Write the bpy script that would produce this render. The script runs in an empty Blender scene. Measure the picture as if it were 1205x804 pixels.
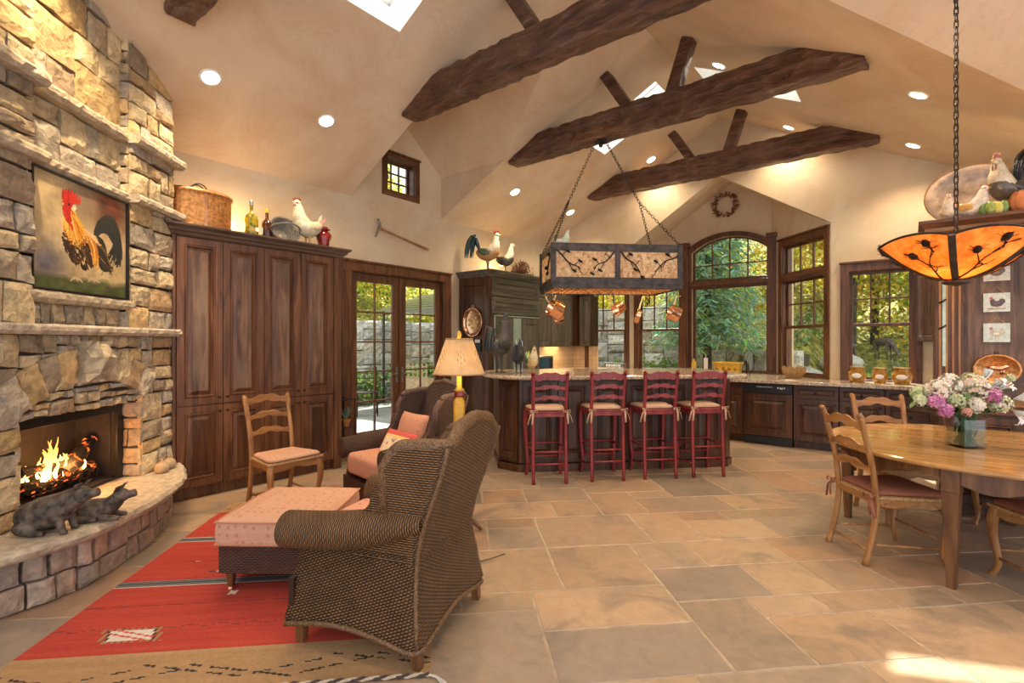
import bpy, bmesh, math, random
from mathutils import Vector, Matrix, noise
from mathutils.geometry import tessellate_polygon
PI = math.pi
R = random.Random(7)
col = bpy.context.scene.collection
CS, SN = .7793, .6266            # yaw of the viewpoint against the room axes
def cw(l, v, z=0): return (l*CS - v*SN, l*SN + v*CS, z)
def face(l, v):                  # rz so that local +Y points along viewpoint-frame direction (l, v)
    x, y, _ = cw(l, v); return math.atan2(-x, y)
# ------------------------------------------------------------------ mesh builder
class MB:
    def __init__(s):
        s.v = []; s.f = []; s.c = []; s.uv = []; s.M = Matrix.Identity(4); s.col = None; s.mi = []; s.m = 0; s.hasuv = False
    def V(s, p): s.v.append(tuple(s.M @ Vector(p))); return len(s.v)-1
    def F(s, idx, uv=None, c=None):
        s.f.append(tuple(idx)); s.c.append(c or s.col); s.mi.append(s.m)
        s.uv.append(uv)
        if uv: s.hasuv = True
    def box(s, x0, x1, y0, y1, z0, z1, taper=None):
        i = [s.V(p) for p in ((x0,y0,z0),(x1,y0,z0),(x1,y1,z0),(x0,y1,z0),(x0,y0,z1),(x1,y0,z1),(x1,y1,z1),(x0,y1,z1))]
        for q in ((0,3,2,1),(4,5,6,7),(0,1,5,4),(1,2,6,5),(2,3,7,6),(3,0,4,7)): s.F([i[k] for k in q])
        return s
    def bar(s, a, b, w, h, w2=None, h2=None, up=(0,0,1)):   # box between two points
        a, b = Vector(a), Vector(b); d = (b-a).normalized(); u = Vector(up)
        if abs(d.dot(u)) > .98: u = Vector((0,1,0))
        x = d.cross(u).normalized(); y = x.cross(d).normalized(); w2 = w if w2 is None else w2; h2 = h if h2 is None else h2
        i = []
        for p, ww, hh in ((a,w,h),(b,w2,h2)):
            for sx, sy in ((-1,-1),(1,-1),(1,1),(-1,1)): i.append(s.V(p + x*sx*ww/2 + y*sy*hh/2))
        for q in ((0,1,2,3),(7,6,5,4),(0,4,5,1),(1,5,6,2),(2,6,7,3),(3,7,4,0)): s.F([i[k] for k in q])
        return s
    def rings(s, rs, cap=True, closed=True, uvs=None, loop=False):
        I = [[s.V(p) for p in r] for r in rs]; n = len(I[0]); m = len(I)
        for a in range(m if loop else m-1):
            A, B = I[a], I[(a+1) % m]
            for k in range(n if closed else n-1):
                k2 = (k+1) % n
                u = None
                if uvs: u = (uvs[a][k], uvs[a][k+1], uvs[a+1][k+1], uvs[a+1][k])
                s.F((A[k], A[k2], B[k2], B[k]), u)
        if cap and closed and not loop:
            s.F(I[0][::-1]); s.F(I[-1])
        return s
    def tube(s, pts, r, n=8, flat=1.0, cap=True, loop=False, up=(0,0,1)):
        pts = [Vector(p) for p in pts]; m = len(pts)
        rr = r if isinstance(r, (list, tuple)) else [r]*m
        rs = []; prev = None
        for i, p in enumerate(pts):
            if loop: d = (pts[(i+1) % m] - pts[i-1]).normalized()
            else: d = (pts[min(i+1, m-1)] - pts[max(i-1, 0)]).normalized()
            if prev is None:
                u = Vector(up)
                if abs(d.dot(u)) > .95: u = Vector((0,1,0)) if abs(d.y) < .9 else Vector((1,0,0))
                x = d.cross(u).normalized()
            else:
                x = (prev - d*prev.dot(d)).normalized()
            prev = x; y = d.cross(x)
            q = rr[i]
            a, b = (q, q*flat) if not isinstance(q, tuple) else q
            rs.append([p + x*math.cos(2*PI*k/n)*a + y*math.sin(2*PI*k/n)*b for k in range(n)])
        return s.rings(rs, cap, loop=loop)
    def lathe(s, prof, n=20, c=(0,0,0), sx=1, sy=1, cap=True, a0=0):
        return s.rings([[(c[0]+r*sx*math.cos(2*PI*k/n+a0), c[1]+r*sy*math.sin(2*PI*k/n+a0), c[2]+z) for k in range(n)] for r, z in prof], cap)
    def cyl(s, a, b, r, r2=None, n=12): return s.tube([a, b], [r, r if r2 is None else r2], n)
    def ball(s, c, rx, ry=None, rz=None, n=12, m=8):
        ry = ry or rx; rz = rz or rx
        return s.rings([[(c[0]+rx*math.sin(PI*j/m)*math.cos(2*PI*k/n), c[1]+ry*math.sin(PI*j/m)*math.sin(2*PI*k/n), c[2]-rz*math.cos(PI*j/m)) for k in range(n)]
                        for j in [.04]+list(range(1, m))+[m-.04]])
    def prism(s, poly, y0, y1, axis='y'):     # poly (a,b): axis y -> (x,z) faces, z -> (x,y), x -> (y,z)
        f = {'y': lambda a, b, t: (a, t, b), 'z': lambda a, b, t: (a, b, t), 'x': lambda a, b, t: (t, a, b)}[axis]
        n = len(poly); A = [s.V(f(a, b, y0)) for a, b in poly]; B = [s.V(f(a, b, y1)) for a, b in poly]
        tri = tessellate_polygon([[Vector((a, b, 0)) for a, b in poly]])
        if n <= 4: s.F(A[::-1]); s.F(B)
        else:
            for t in tri: s.F([A[k] for k in t]); s.F([B[k] for k in t[::-1]])
        for k in range(n): s.F((A[k], A[(k+1) % n], B[(k+1) % n], B[k]))
        return s
    def ribbon(s, xs, top, bot, y, th):       # solid between curves top(x), bot(x); y(x) its place in depth
        rs = []
        for x in xs: rs.append([(x, y(x)-th/2, bot(x)), (x, y(x)+th/2, bot(x)), (x, y(x)+th/2, top(x)), (x, y(x)-th/2, top(x))])
        return s.rings(rs)
    def build(s, name, mat, parent=None, bevel=0, smooth=False, loc=None, seg=2, sub=0, solid=0, ang=.6):
        me = bpy.data.meshes.new(name); me.from_pydata(s.v, [], s.f)
        mats = mat if isinstance(mat, (list, tuple)) else [mat]
        for mm in mats: me.materials.append(mm)
        if len(mats) > 1:
            for p, k in zip(me.polygons, s.mi): p.material_index = k
        if any(c is not None for c in s.c):
            ca = me.color_attributes.new('Col', 'FLOAT_COLOR', 'CORNER'); data = []
            for f, c in zip(s.f, s.c):
                c = c or (1, 1, 1)
                data += [c[0], c[1], c[2], 1.0]*len(f)
            ca.data.foreach_set('color', data)
        if s.hasuv:
            ul = me.uv_layers.new(name='UVMap'); data = []
            for f, u in zip(s.f, s.uv):
                for k in range(len(f)): data += list(u[k]) if u else [0, 0]
            ul.data.foreach_set('uv', data)
        bm = bmesh.new(); bm.from_mesh(me); bmesh.ops.recalc_face_normals(bm, faces=bm.faces); bm.to_mesh(me); bm.free()
        if smooth: me.shade_smooth()
        o = bpy.data.objects.new(name, me); col.objects.link(o)
        if parent: o.parent = parent
        if loc: o.location = loc
        if bevel:
            b = o.modifiers.new('b', 'BEVEL'); b.width = bevel; b.segments = seg; b.limit_method = 'ANGLE'; b.angle_limit = ang
        if sub:
            b = o.modifiers.new('s', 'SUBSURF'); b.levels = sub; b.render_levels = sub
        if solid:
            b = o.modifiers.new('t', 'SOLIDIFY'); b.thickness = solid; b.offset = 0
        return o
def T(x=0, y=0, z=0, rx=0, ry=0, rz=0, s=1):
    return Matrix.Translation((x, y, z)) @ Matrix.Rotation(rz, 4, 'Z') @ Matrix.Rotation(ry, 4, 'Y') @ Matrix.Rotation(rx, 4, 'X') @ Matrix.Scale(s, 4)
def tag(o, label, cat, group=None, kind=None):
    o['label'] = label; o['category'] = cat
    if group: o['group'] = group
    if kind: o['kind'] = kind
    return o
def thing(name, label, cat, loc=(0,0,0), rz=0, group=None, rx=0, ry=0, s=1):
    o = bpy.data.objects.new(name, None); o.empty_display_size = .1; col.objects.link(o)
    o.location = loc; o.rotation_euler = (rx, ry, rz); o.scale = (s, s, s)
    return tag(o, label, cat, group)
def struct(name, mb, mat, **k):
    o = mb.build(name, mat, **k); o['kind'] = 'structure'; return o
def dup(root, loc=None, rz=None, label=None, group=None, s=None):
    def rec(o, par):
        c = o.copy(); col.objects.link(c)
        if par: c.parent = par
        for ch in kids.get(o.name, []): rec(ch, c)
        return c
    kids = {}
    for o in bpy.data.objects:
        if o.parent: kids.setdefault(o.parent.name, []).append(o)
    r = rec(root, None)
    if loc: r.location = loc
    if rz is not None: r.rotation_euler.z = rz
    if label: r['label'] = label
    if group: r['group'] = group
    if s: r.scale = (s, s, s)
    return r
def smooth_path(pts, k=6):
    P = [Vector(p) for p in pts]; out = []
    for i in range(len(P)-1):
        p0 = P[max(i-1, 0)]; p1 = P[i]; p2 = P[i+1]; p3 = P[min(i+2, len(P)-1)]
        for j in range(k):
            t = j/k
            out.append(.5*((2*p1) + (p2-p0)*t + (2*p0-5*p1+4*p2-p3)*t*t + (3*p1-p0-3*p2+p3)*t**3))
    out.append(P[-1]); return out
def lerp(vals, n):
    out = []; m = len(vals)-1
    for i in range(n):
        t = i/(n-1)*m; a = min(int(t), m-1); f = t-a; out.append(vals[a]*(1-f)+vals[a+1]*f)
    return out
# ------------------------------------------------------------------ materials
class NT:
    def __init__(s, name):
        s.m = bpy.data.materials.new(name); s.m.use_nodes = True; s.t = s.m.node_tree; s.t.nodes.clear()
        s.out = s.n('ShaderNodeOutputMaterial'); s.b = s.n('ShaderNodeBsdfPrincipled'); s.l(s.b.outputs[0], s.out.inputs[0])
    def n(s, ty, **k):
        nd = s.t.nodes.new(ty)
        for a, v in k.items():
            if a.startswith('i_'): nd.inputs[a[2:].replace('_', ' ')].default_value = v
            else: setattr(nd, a, v)
        return nd
    def l(s, a, b): s.t.links.new(a, b)
    def coord(s, scale=(1,1,1), kind='Object', rot=(0,0,0)):
        tc = s.n('ShaderNodeTexCoord'); mp = s.n('ShaderNodeMapping'); mp.inputs['Scale'].default_value = scale; mp.inputs['Rotation'].default_value = rot
        s.l(tc.outputs[kind], mp.inputs[0]); return mp.outputs[0]
    def noise(s, vec, scale, detail=4, rough=.55, dist=0):
        nd = s.n('ShaderNodeTexNoise'); nd.inputs['Scale'].default_value = scale; nd.inputs['Detail'].default_value = detail
        nd.inputs['Roughness'].default_value = rough; nd.inputs['Distortion'].default_value = dist; s.l(vec, nd.inputs['Vector']); return nd.outputs[0]
    def ramp(s, fac, stops):
        r = s.n('ShaderNodeValToRGB'); e = r.color_ramp.elements
        while len(e) < len(stops): e.new(.5)
        for k, (p, c) in enumerate(stops): e[k].position = p; e[k].color = (*c, 1) if len(c) == 3 else c
        s.l(fac, r.inputs[0]); return r.outputs[0]
    def mix(s, fac, a, b, mode='MIX'):
        nd = s.n('ShaderNodeMix', data_type='RGBA', blend_type=mode)
        for v, i in ((fac, 0), (a, 6), (b, 7)):
            if hasattr(v, 'links'): s.l(v, nd.inputs[i])
            else: nd.inputs[i].default_value = v if i == 0 else (*v, 1)
        return nd.outputs[2]
    def math(s, op, a, b=0, c=None):
        nd = s.n('ShaderNodeMath', operation=op)
        for k, v in enumerate((a, b) if c is None else (a, b, c)):
            if hasattr(v, 'links'): s.l(v, nd.inputs[k])
            else: nd.inputs[k].default_value = v
        return nd.outputs[0]
    def bump(s, h, st=.3, d=.01):
        nd = s.n('ShaderNodeBump'); nd.inputs['Strength'].default_value = st; nd.inputs['Distance'].default_value = d
        s.l(h, nd.inputs['Height']); s.l(nd.outputs[0], s.b.inputs['Normal'])
    def set(s, color=None, rough=None, metal=None, spec=None, **k):
        for nm, v in (('Base Color', color), ('Roughness', rough), ('Metallic', metal), ('Specular IOR Level', spec)):
            if v is None: continue
            if hasattr(v, 'links'): s.l(v, s.b.inputs[nm])
            else: s.b.inputs[nm].default_value = (*v, 1) if nm == 'Base Color' else v
        return s.m
def plain(name, c, rough=.6, metal=0, var=.12, scale=14, bump=0):
    t = NT(name); v = t.noise(t.coord(), scale, 3)
    c2 = tuple(x*(1-var*2) for x in c); c3 = tuple(min(1, x*(1+var)) for x in c)
    t.set(t.ramp(v, [(.3, c2), (.7, c3)]), rough, metal)
    if bump: t.bump(v, bump, .01)
    return t.m
def wood(name, dark, mid, light, axis='z', rough=.38, s=1, gray=None):
    t = NT(name); sc = {'z': (14, 14, 1.3), 'x': (1.3, 14, 14), 'y': (14, 1.3, 14)}[axis]
    v = t.coord(tuple(q*s for q in sc)); a = t.noise(v, 1.0, 6, .6, 1.2)
    v2 = t.coord((1.5*s,)*3); b = t.noise(v2, 2.0, 3)
    c = t.ramp(a, [(.3, dark), (.5, mid), (.72, light)])
    c = t.mix(t.ramp(b, [(.4, (0,0,0)), (.7, (1,1,1))]), c, t.mix(.55 if gray else .25, c, gray or mid))
    t.set(c, rough); t.bump(a, .25, .004); return t.m
def colattr(name, rough=.6, nscale=9, amt=.35, bump=.3, metal=0, dist=.01, detail=6):
    t = NT(name); a = t.n('ShaderNodeVertexColor', layer_name='Col'); v = t.noise(t.coord(), nscale, detail, .62, .4)
    k = t.ramp(v, [(.25, (1-amt,)*3), (.75, (1+amt*.6,)*3)])
    t.set(t.mix(1.0, a.outputs[0], k, 'MULTIPLY'), rough, metal)
    if bump: t.bump(v, bump, dist)
    return t.m
def emis(name, c, st):
    t = NT(name); e = t.n('ShaderNodeEmission'); e.inputs[0].default_value = (*c, 1); e.inputs[1].default_value = st
    t.l(e.outputs[0], t.out.inputs[0]); return t.m
def glass(name, tint=(1,1,1), refl=1.0):
    t = NT(name); tr = t.n('ShaderNodeBsdfTransparent'); tr.inputs[0].default_value = (*tint, 1)
    g = t.n('ShaderNodeBsdfGlossy'); g.inputs['Roughness'].default_value = .03
    lw = t.n('ShaderNodeLayerWeight'); lw.inputs[0].default_value = .12*refl
    mx = t.n('ShaderNodeMixShader'); t.l(lw.outputs['Fresnel'], mx.inputs[0]); t.l(tr.outputs[0], mx.inputs[1]); t.l(g.outputs[0], mx.inputs[2])
    t.l(mx.outputs[0], t.out.inputs[0]); return t.m
M = {}
def mk_mats():
    # plaster with trowel swirls
    for nm, base in (('plaster', (.64, .525, .37)), ('ceil', (.64, .52, .385))):
        t = NT(nm); v = t.coord(); a = t.noise(v, .9, 5, .6, 1.5); b = t.noise(v, 1.7, 8, .62, 1.2); c = t.noise(v, 14, 4)
        lo = tuple(x*f for x, f in zip(base, (.90, .82, .74))); hi = tuple(min(1, x*f) for x, f in zip(base, (1.08, 1.10, 1.14)))
        cc = t.ramp(a, [(.3, lo), (.55, base), (.75, hi)])
        vein = t.ramp(b, [(.36, (.90, .87, .83)), (.43, (1, 1, 1)), (.455, (.90, .86, .82)), (.475, (1, 1, 1)), (.62, (1, 1, 1)), (.72, (.93, .91, .88))])
        t.set(t.mix(.6, cc, vein, 'MULTIPLY'), .75); t.bump(t.math('ADD', b, t.math('MULTIPLY', c, .3)), .18, .02); M[nm] = t.m
    M['stone'] = colattr('stone', .8, 16, .5, 1.0, dist=.03, detail=9)
    t = NT('floor_tile'); a = t.n('ShaderNodeVertexColor', layer_name='Col'); v = t.noise(t.coord(), 2.2, 9, .66, .8); v2 = t.noise(t.coord(), 11, 8, .7, .4)
    c = t.mix(t.ramp(v, [(.50, (0, 0, 0)), (.66, (.75, .75, .75))]), a.outputs[0], (.20, .165, .13)); c = t.mix(t.ramp(v, [(.30, (.6, .6, .6)), (.44, (0, 0, 0))]), c, (.46, .27, .155))
    t.set(t.mix(.7, c, t.ramp(v2, [(.3, (.78, .78, .78)), (.7, (1.15, 1.13, 1.1))]), 'MULTIPLY'), .30); t.bump(t.math('ADD', v, v2), .12, .012); M['tile'] = t.m
    M['mortar'] = plain('mortar', (.075, .06, .045), .9, bump=.4)
    M['grout'] = plain('grout', (.42, .32, .22), .8)
    M['paint'] = colattr('painted', .5, 25, .12, .05)
    M['rug'] = colattr('rug', .95, 60, .22, .3, dist=.003)
    M['glaze'] = colattr('glazed_ceramic', .22, 38, .35, .35, dist=.006)
    M['leaf'] = colattr('leaf', .55, 3, .2, 0)
    t = NT('leaf_lit'); a = t.n('ShaderNodeVertexColor', layer_name='Col'); d = t.n('ShaderNodeBsdfDiffuse'); tl = t.n('ShaderNodeBsdfTranslucent')
    t.l(a.outputs[0], d.inputs[0]); t.l(a.outputs[0], tl.inputs[0]); mx = t.n('ShaderNodeMixShader'); mx.inputs[0].default_value = .5
    t.l(d.outputs[0], mx.inputs[1]); t.l(tl.outputs[0], mx.inputs[2]); t.l(mx.outputs[0], t.out.inputs[0]); M['leaf_lit'] = t.m
    M['walnut'] = wood('walnut', (.016, .006, .003), (.066, .024, .010), (.15, .060, .024), 'z', .33)
    M['walnut_x'] = wood('walnut_x', (.016, .006, .003), (.066, .024, .010), (.15, .060, .024), 'x', .33)
    M['aged'] = wood('aged_wood', (.035, .015, .008), (.12, .054, .027), (.27, .145, .080), 'z', .40, gray=(.21, .145, .10))
    M['aged_x'] = wood('aged_wood_x', (.03, .014, .009), (.085, .042, .024), (.17, .10, .066), 'x', .42, gray=(.12, .09, .07))
    M['trimw'] = wood('trim_wood', (.034, .012, .005), (.115, .042, .016), (.22, .093, .037), 'z', .4)
    M['trimx'] = wood('trim_wood_x', (.034, .012, .005), (.115, .042, .016), (.22, .093, .037), 'x', .4)
    M['green_gray'] = wood('gray_green_wood', (.055, .046, .034), (.11, .096, .072), (.21, .19, .145), 'x', .4)
    M['gg_z'] = wood('gray_green_wood_z', (.055, .044, .031), (.115, .092, .064), (.21, .175, .125), 'z', .4)
    M['oak'] = wood('honey_oak', (.16, .062, .018), (.33, .15, .045), (.50, .26, .10), 'z', .35)
    M['oak_x'] = wood('honey_oak_x', (.16, .062, .018), (.33, .15, .045), (.50, .26, .10), 'x', .35)
    t = NT('table_top'); v = t.coord((1.2, 9, 9)); a = t.noise(v, 1.4, 6, .6, 1); t.set(t.ramp(a, [(.3, (.30, .14, .038)), (.5, (.46, .25, .085)), (.7, (.60, .37, .15))]), .12); M['table'] = t.m
    M['dark_oak'] = wood('dark_oak', (.06, .022, .009), (.15, .062, .022), (.27, .13, .05), 'z', .33)
    # hewn beam
    t = NT('hewn_beam'); v = t.coord((1.5, 10, 10)); a = t.noise(v, 1.3, 7, .65, 1.5); ch = t.n('ShaderNodeTexVoronoi'); ch.inputs['Scale'].default_value = 1
    t.l(t.coord((4, 11, 9)), ch.inputs['Vector']); gr = t.noise(t.coord((2, 5, 5)), 1.2, 4)
    c = t.ramp(a, [(.28, (.030, .012, .008)), (.5, (.095, .036, .018)), (.7, (.22, .092, .048))])
    c = t.mix(t.ramp(gr, [(.5, (0, 0, 0)), (.68, (.7, .7, .7))]), c, (.15, .085, .065))
    c = t.mix(t.ramp(ch.outputs[0], [(.30, (0, 0, 0)), (.95, (.5, .5, .5))]), c, (.24, .12, .068)); h = t.math('ADD', t.math('MULTIPLY', ch.outputs[0], 1.3), t.math('MULTIPLY', a, .8)); t.set(c, .33); t.bump(h, 1.0, .09); M['beam'] = t.m  # chip edges painted lighter, as relief highlights that flat light leaves out
    M['red'] = wood('red_paint', (.13, .012, .014), (.24, .026, .028), (.34, .055, .050), 'z', .33)
    # wicker
    for nm, NU, NV, c0, c1, c2 in (('wicker_side', 60, 88, (.030, .012, .004), (.155, .073, .027), (.31, .165, .070)), ('wicker_back', 78, 76, (.026, .011, .004), (.145, .070, .026), (.31, .165, .070)),
                                   ('wicker_dark', 110, 95, (.045, .020, .013), (.115, .056, .036), (.19, .10, .068))):
        t = NT(nm); tc = t.n('ShaderNodeTexCoord'); sp = t.n('ShaderNodeSeparateXYZ'); t.l(tc.outputs['UV'], sp.inputs[0])
        u = t.math('MULTIPLY', sp.outputs[0], NU); w = t.math('MULTIPLY', sp.outputs[1], NV)
        if nm == 'wicker_back':
            u2 = t.math('ADD', u, t.math('MULTIPLY', w, .55)); w = t.math('SUBTRACT', w, t.math('MULTIPLY', u, .35)); u = u2
        row = t.math('FLOOR', w); fr = t.math('FRACT', w)
        hr = t.math('SINE', t.math('MULTIPLY', fr, PI))
        hu = t.math('MULTIPLY_ADD', t.math('SINE', t.math('ADD', t.math('MULTIPLY', u, PI), t.math('MULTIPLY', row, PI))), .5, .5)
        h = t.math('MULTIPLY', hr, t.math('MULTIPLY_ADD', hu, .45 if nm == 'wicker_side' else .75, .55 if nm == 'wicker_side' else .25)); nz = t.noise(t.coord((6, 6, 6)), 2, 4)
        cc = t.ramp(h, [(.12, c0), (.5, c1), (.95, c2)]); cc = t.mix(.6, cc, t.ramp(nz, [(.3, (.6, .6, .6)), (.7, (1.25, 1.2, 1.15))]), 'MULTIPLY')
        t.set(cc, .5); t.bump(h, 1.0, .012); M[nm] = t.m
    # fabrics
    def fabric(nm, base, dot, sc, r=.1, rough=.9):
        t = NT(nm); v = t.coord((sc, sc, sc)); vo = t.n('ShaderNodeTexVoronoi'); vo.inputs['Scale'].default_value = 1; vo.inputs['Randomness'].default_value = .35
        t.l(v, vo.inputs['Vector']); d = t.ramp(vo.outputs[0], [(r, (1, 1, 1)), (r+.06, (0, 0, 0))])
        wv = t.noise(t.coord((1, 1, 1)), 120, 2); bb = t.mix(.5, base, t.ramp(wv, [(.3, (.75,)*3), (.7, (1.15,)*3)]), 'MULTIPLY')
        t.set(t.mix(d, bb, dot), rough); t.bump(wv, .3, .002); M[nm] = t.m
    fabric('salmon', (.70, .33, .22), (.52, .20, .14), 17, .16)
    fabric('salmon2', (.54, .25, .15), (.38, .12, .08), 24, .16)
    fabric('plainpink', (.60, .33, .21), (.50, .22, .14), 20, .2)
    fabric('rustcush', (.30, .105, .06), (.40, .16, .10), 60, .2)
    fabric('stoolpad', (.66, .42, .27), (.60, .36, .22), 40, .15)
    fabric('redfab', (.52, .06, .045), (.6, .09, .06), 40, .1)
    M['wicker_rim'] = plain('wicker_rim', (.18, .092, .038), .55, var=.4, scale=110, bump=.6); M['wicker_rim_dark'] = plain('wicker_rim_dark', (.11, .055, .038), .55, var=.4, scale=70, bump=.6)
    M['rush'] = plain('rush', (.50, .30, .12), .7, var=.3, scale=90, bump=.4)
    t = NT('granite'); a = t.noise(t.coord(), 55, 5, .7); b = t.noise(t.coord(), 6, 3); cc = t.ramp(a, [(.32, (.12, .075, .05)), (.5, (.50, .38, .28)), (.62, (.72, .62, .50))])
    t.set(t.mix(.4, cc, t.ramp(b, [(.3, (.8, .7, .6)), (.7, (1.1, 1.05, 1))]), 'MULTIPLY'), .14); M['granite'] = t.m
    M['copper'] = plain('copper', (.95, .50, .30), .22, 1, .15, 9, .1)
    M['copper_old'] = plain('old_copper', (.66, .31, .11), .38, .8, .25, 34, .5)
    M['brass'] = plain('brass', (.75, .50, .22), .3, 1)
    M['iron'] = plain('iron', (.035, .025, .02), .5, .6, .3, 30, .2)
    M['iron2'] = plain('iron_rack', (.075, .060, .055), .5, .55, .3, 12, .3)
    M['steel'] = plain('steel', (.55, .56, .57), .3, 1, .05)
    M['pewter'] = plain('pewter', (.30, .28, .26), .45, .8, .3, 12, .3)
    M['black'] = plain('black', (.012, .012, .014), .35)
    M['firebrick'] = plain('firebrick', (.045, .035, .03), .9, bump=.4, scale=20)
    M['white'] = plain('white_paint', (.80, .79, .76), .5, var=.03)
    M['pigstone'] = plain('carved_stone', (.135, .100, .075), .7, var=.45, scale=16, bump=.4)
    M['clay'] = plain('clay', (.50, .36, .22), .7, var=.15)
    M['terracotta'] = plain('terracotta', (.55, .19, .07), .7)
    M['bark'] = plain('bark', (.075, .055, .04), .9, var=.4, scale=9, bump=.6)
    M['soil'] = plain('soil', (.10, .075, .05), .95, var=.3)
    M['glass'] = glass('window_glass', (.97, 1, .98), .7); M['vase_glass'] = glass('vase_glass', (.95, .99, .98), 2.0)
    t = NT('amber'); a = t.noise(t.coord(), 18, 3); t.set(t.ramp(a, [(.3, (.42, .17, .02)), (.7, (.75, .42, .09))]), .1); t.b.inputs['Transmission Weight'].default_value = .35; M['amber'] = t.m
    t = NT('mica'); a = t.noise(t.coord(), 20, 8, .75, 1); c = t.ramp(a, [(.36, (.42, .24, .11)), (.5, (.74, .60, .42)), (.62, (.88, .86, .78))])
    d = t.n('ShaderNodeBsdfDiffuse'); tl = t.n('ShaderNodeBsdfTranslucent'); t.l(c, d.inputs[0]); t.l(c, tl.inputs[0]); mx = t.n('ShaderNodeMixShader'); mx.inputs[0].default_value = .6
    t.l(d.outputs[0], mx.inputs[1]); t.l(tl.outputs[0], mx.inputs[2]); t.l(mx.outputs[0], t.out.inputs[0]); M['mica'] = t.m
    t = NT('lamp_shade'); a = t.noise(t.coord(), 10, 4); c = t.ramp(a, [(.4, (.62, .47, .28)), (.6, (.72, .58, .38))])
    d = t.n('ShaderNodeBsdfDiffuse'); tl = t.n('ShaderNodeBsdfTranslucent'); t.l(c, d.inputs[0]); t.l(c, tl.inputs[0]); mx = t.n('ShaderNodeMixShader'); mx.inputs[0].default_value = .45
    t.l(d.outputs[0], mx.inputs[1]); t.l(tl.outputs[0], mx.inputs[2]); t.l(mx.outputs[0], t.out.inputs[0]); M['shade'] = t.m
    t = NT('sun_diffusing_glazing'); tl = t.n('ShaderNodeBsdfTranslucent'); tl.inputs[0].default_value = (.92, .93, .95, 1); t.l(tl.outputs[0], t.out.inputs[0]); M['diffuser'] = t.m  # diffusing pane added to the left skylights to keep sun patches off the floor
    t = NT('basket'); w = t.n('ShaderNodeTexWave'); w.inputs['Scale'].default_value = 22; w.inputs['Distortion'].default_value = 3; t.l(t.coord(), w.inputs[0])
    t.set(t.ramp(w.outputs[1], [(.2, (.10, .055, .025)), (.8, (.42, .27, .13))]), .7); t.bump(w.outputs[1], .8, .01); M['basket'] = t.m
    t = NT('basket_gray'); w = t.n('ShaderNodeTexWave'); w.inputs['Scale'].default_value = 30; w.inputs['Distortion'].default_value = 6; t.l(t.coord(), w.inputs[0])
    t.set(t.ramp(w.outputs[1], [(.2, (.08, .07, .06)), (.8, (.46, .42, .36))]), .7); t.bump(w.outputs[1], .8, .01); M['basket_gray'] = t.m
    t = NT('backsplash'); br = t.n('ShaderNodeTexBrick'); br.inputs['Scale'].default_value = 1; br.offset = 0; br.inputs['Color1'].default_value = (.62, .45, .28, 1); br.inputs['Color2'].default_value = (.72, .55, .36, 1)
    br.inputs['Mortar'].default_value = (.45, .32, .2, 1); br.inputs['Brick Width'].default_value = .5; br.inputs['Row Height'].default_value = .5; br.inputs['Mortar Size'].default_value = .02
    t.l(t.coord((5, 5, 5), rot=(PI/2, 0, 0)), br.inputs[0]); t.set(br.outputs[0], .4); M['backsplash'] = t.m
    t = NT('mica_amber'); a = t.noise(t.coord(), 9, 6, .7, 1); c = t.ramp(a, [(.3, (.55, .20, .045)), (.5, (.80, .40, .12)), (.7, (.88, .58, .28))])
    d = t.n('ShaderNodeBsdfDiffuse'); tl = t.n('ShaderNodeBsdfTranslucent'); t.l(c, d.inputs[0]); t.l(c, tl.inputs[0]); mx = t.n('ShaderNodeMixShader'); mx.inputs[0].default_value = .6
    t.l(d.outputs[0], mx.inputs[1]); t.l(tl.outputs[0], mx.inputs[2]); t.l(mx.outputs[0], t.out.inputs[0]); M['mica_amber'] = t.m
    M['can'] = emis('lamp_glow', (1, .86, .66), 22); M['bulb'] = emis('bulb_glow', (1, .72, .38), 30)
    t = NT('flame'); g = t.n('ShaderNodeTexCoord'); sp = t.n('ShaderNodeSeparateXYZ'); t.l(g.outputs['Object'], sp.inputs[0])
    c = t.ramp(t.math('MULTIPLY', sp.outputs[2], 2.4), [(.05, (1, .62, .2)), (.4, (1, .36, .05)), (1, (.75, .08, .01))]); e = t.n('ShaderNodeEmission'); t.l(c, e.inputs[0]); e.inputs[1].default_value = 4.5
    t.l(e.outputs[0], t.out.inputs[0]); M['flame'] = t.m
    t = NT('ember_log'); a = t.noise(t.coord(), 16, 5, .7); c = t.ramp(a, [(.52, (.01, .008, .007)), (.66, (.02, .012, .01))]); t.set(c, .9)
    t.l(t.ramp(a, [(.56, (0, 0, 0)), (.68, (1, .16, .02))]), t.b.inputs['Emission Color']); t.b.inputs['Emission Strength'].default_value = 3; M['ember'] = t.m
mk_mats()
# ------------------------------------------------------------------ stonework
def stone_rects(x0, x1, z0, z1, smax, smin, rr, hx=1.6):
    out = []
    def sp(a, b, c, d):
        w, h = b-a, d-c
        if w <= smax*hx*rr.uniform(.55, 1) and h <= smax*rr.uniform(.5, 1) or (w < 2*smin and h < 2*smin): out.append((a, b, c, d)); return
        if (w/hx > h and w > 2*smin) or h < 2*smin: m = a + w*rr.uniform(.32, .68); sp(a, m, c, d); sp(m, b, c, d)
        else: m = c + h*rr.uniform(.35, .65); sp(a, b, c, m); sp(a, b, m, d)
    sp(x0, x1, z0, z1); return out
PAL = [(.50, .39, .24), (.56, .44, .27), (.42, .33, .22), (.53, .37, .18), (.46, .39, .29), (.33, .25, .17), (.60, .47, .28), (.40, .34, .27), (.48, .32, .17)]
def stone_color(rr, pal=PAL):
    c = rr.choice(pal); k = rr.uniform(.9, 1.34); return tuple(q*k for q in c)
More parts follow.
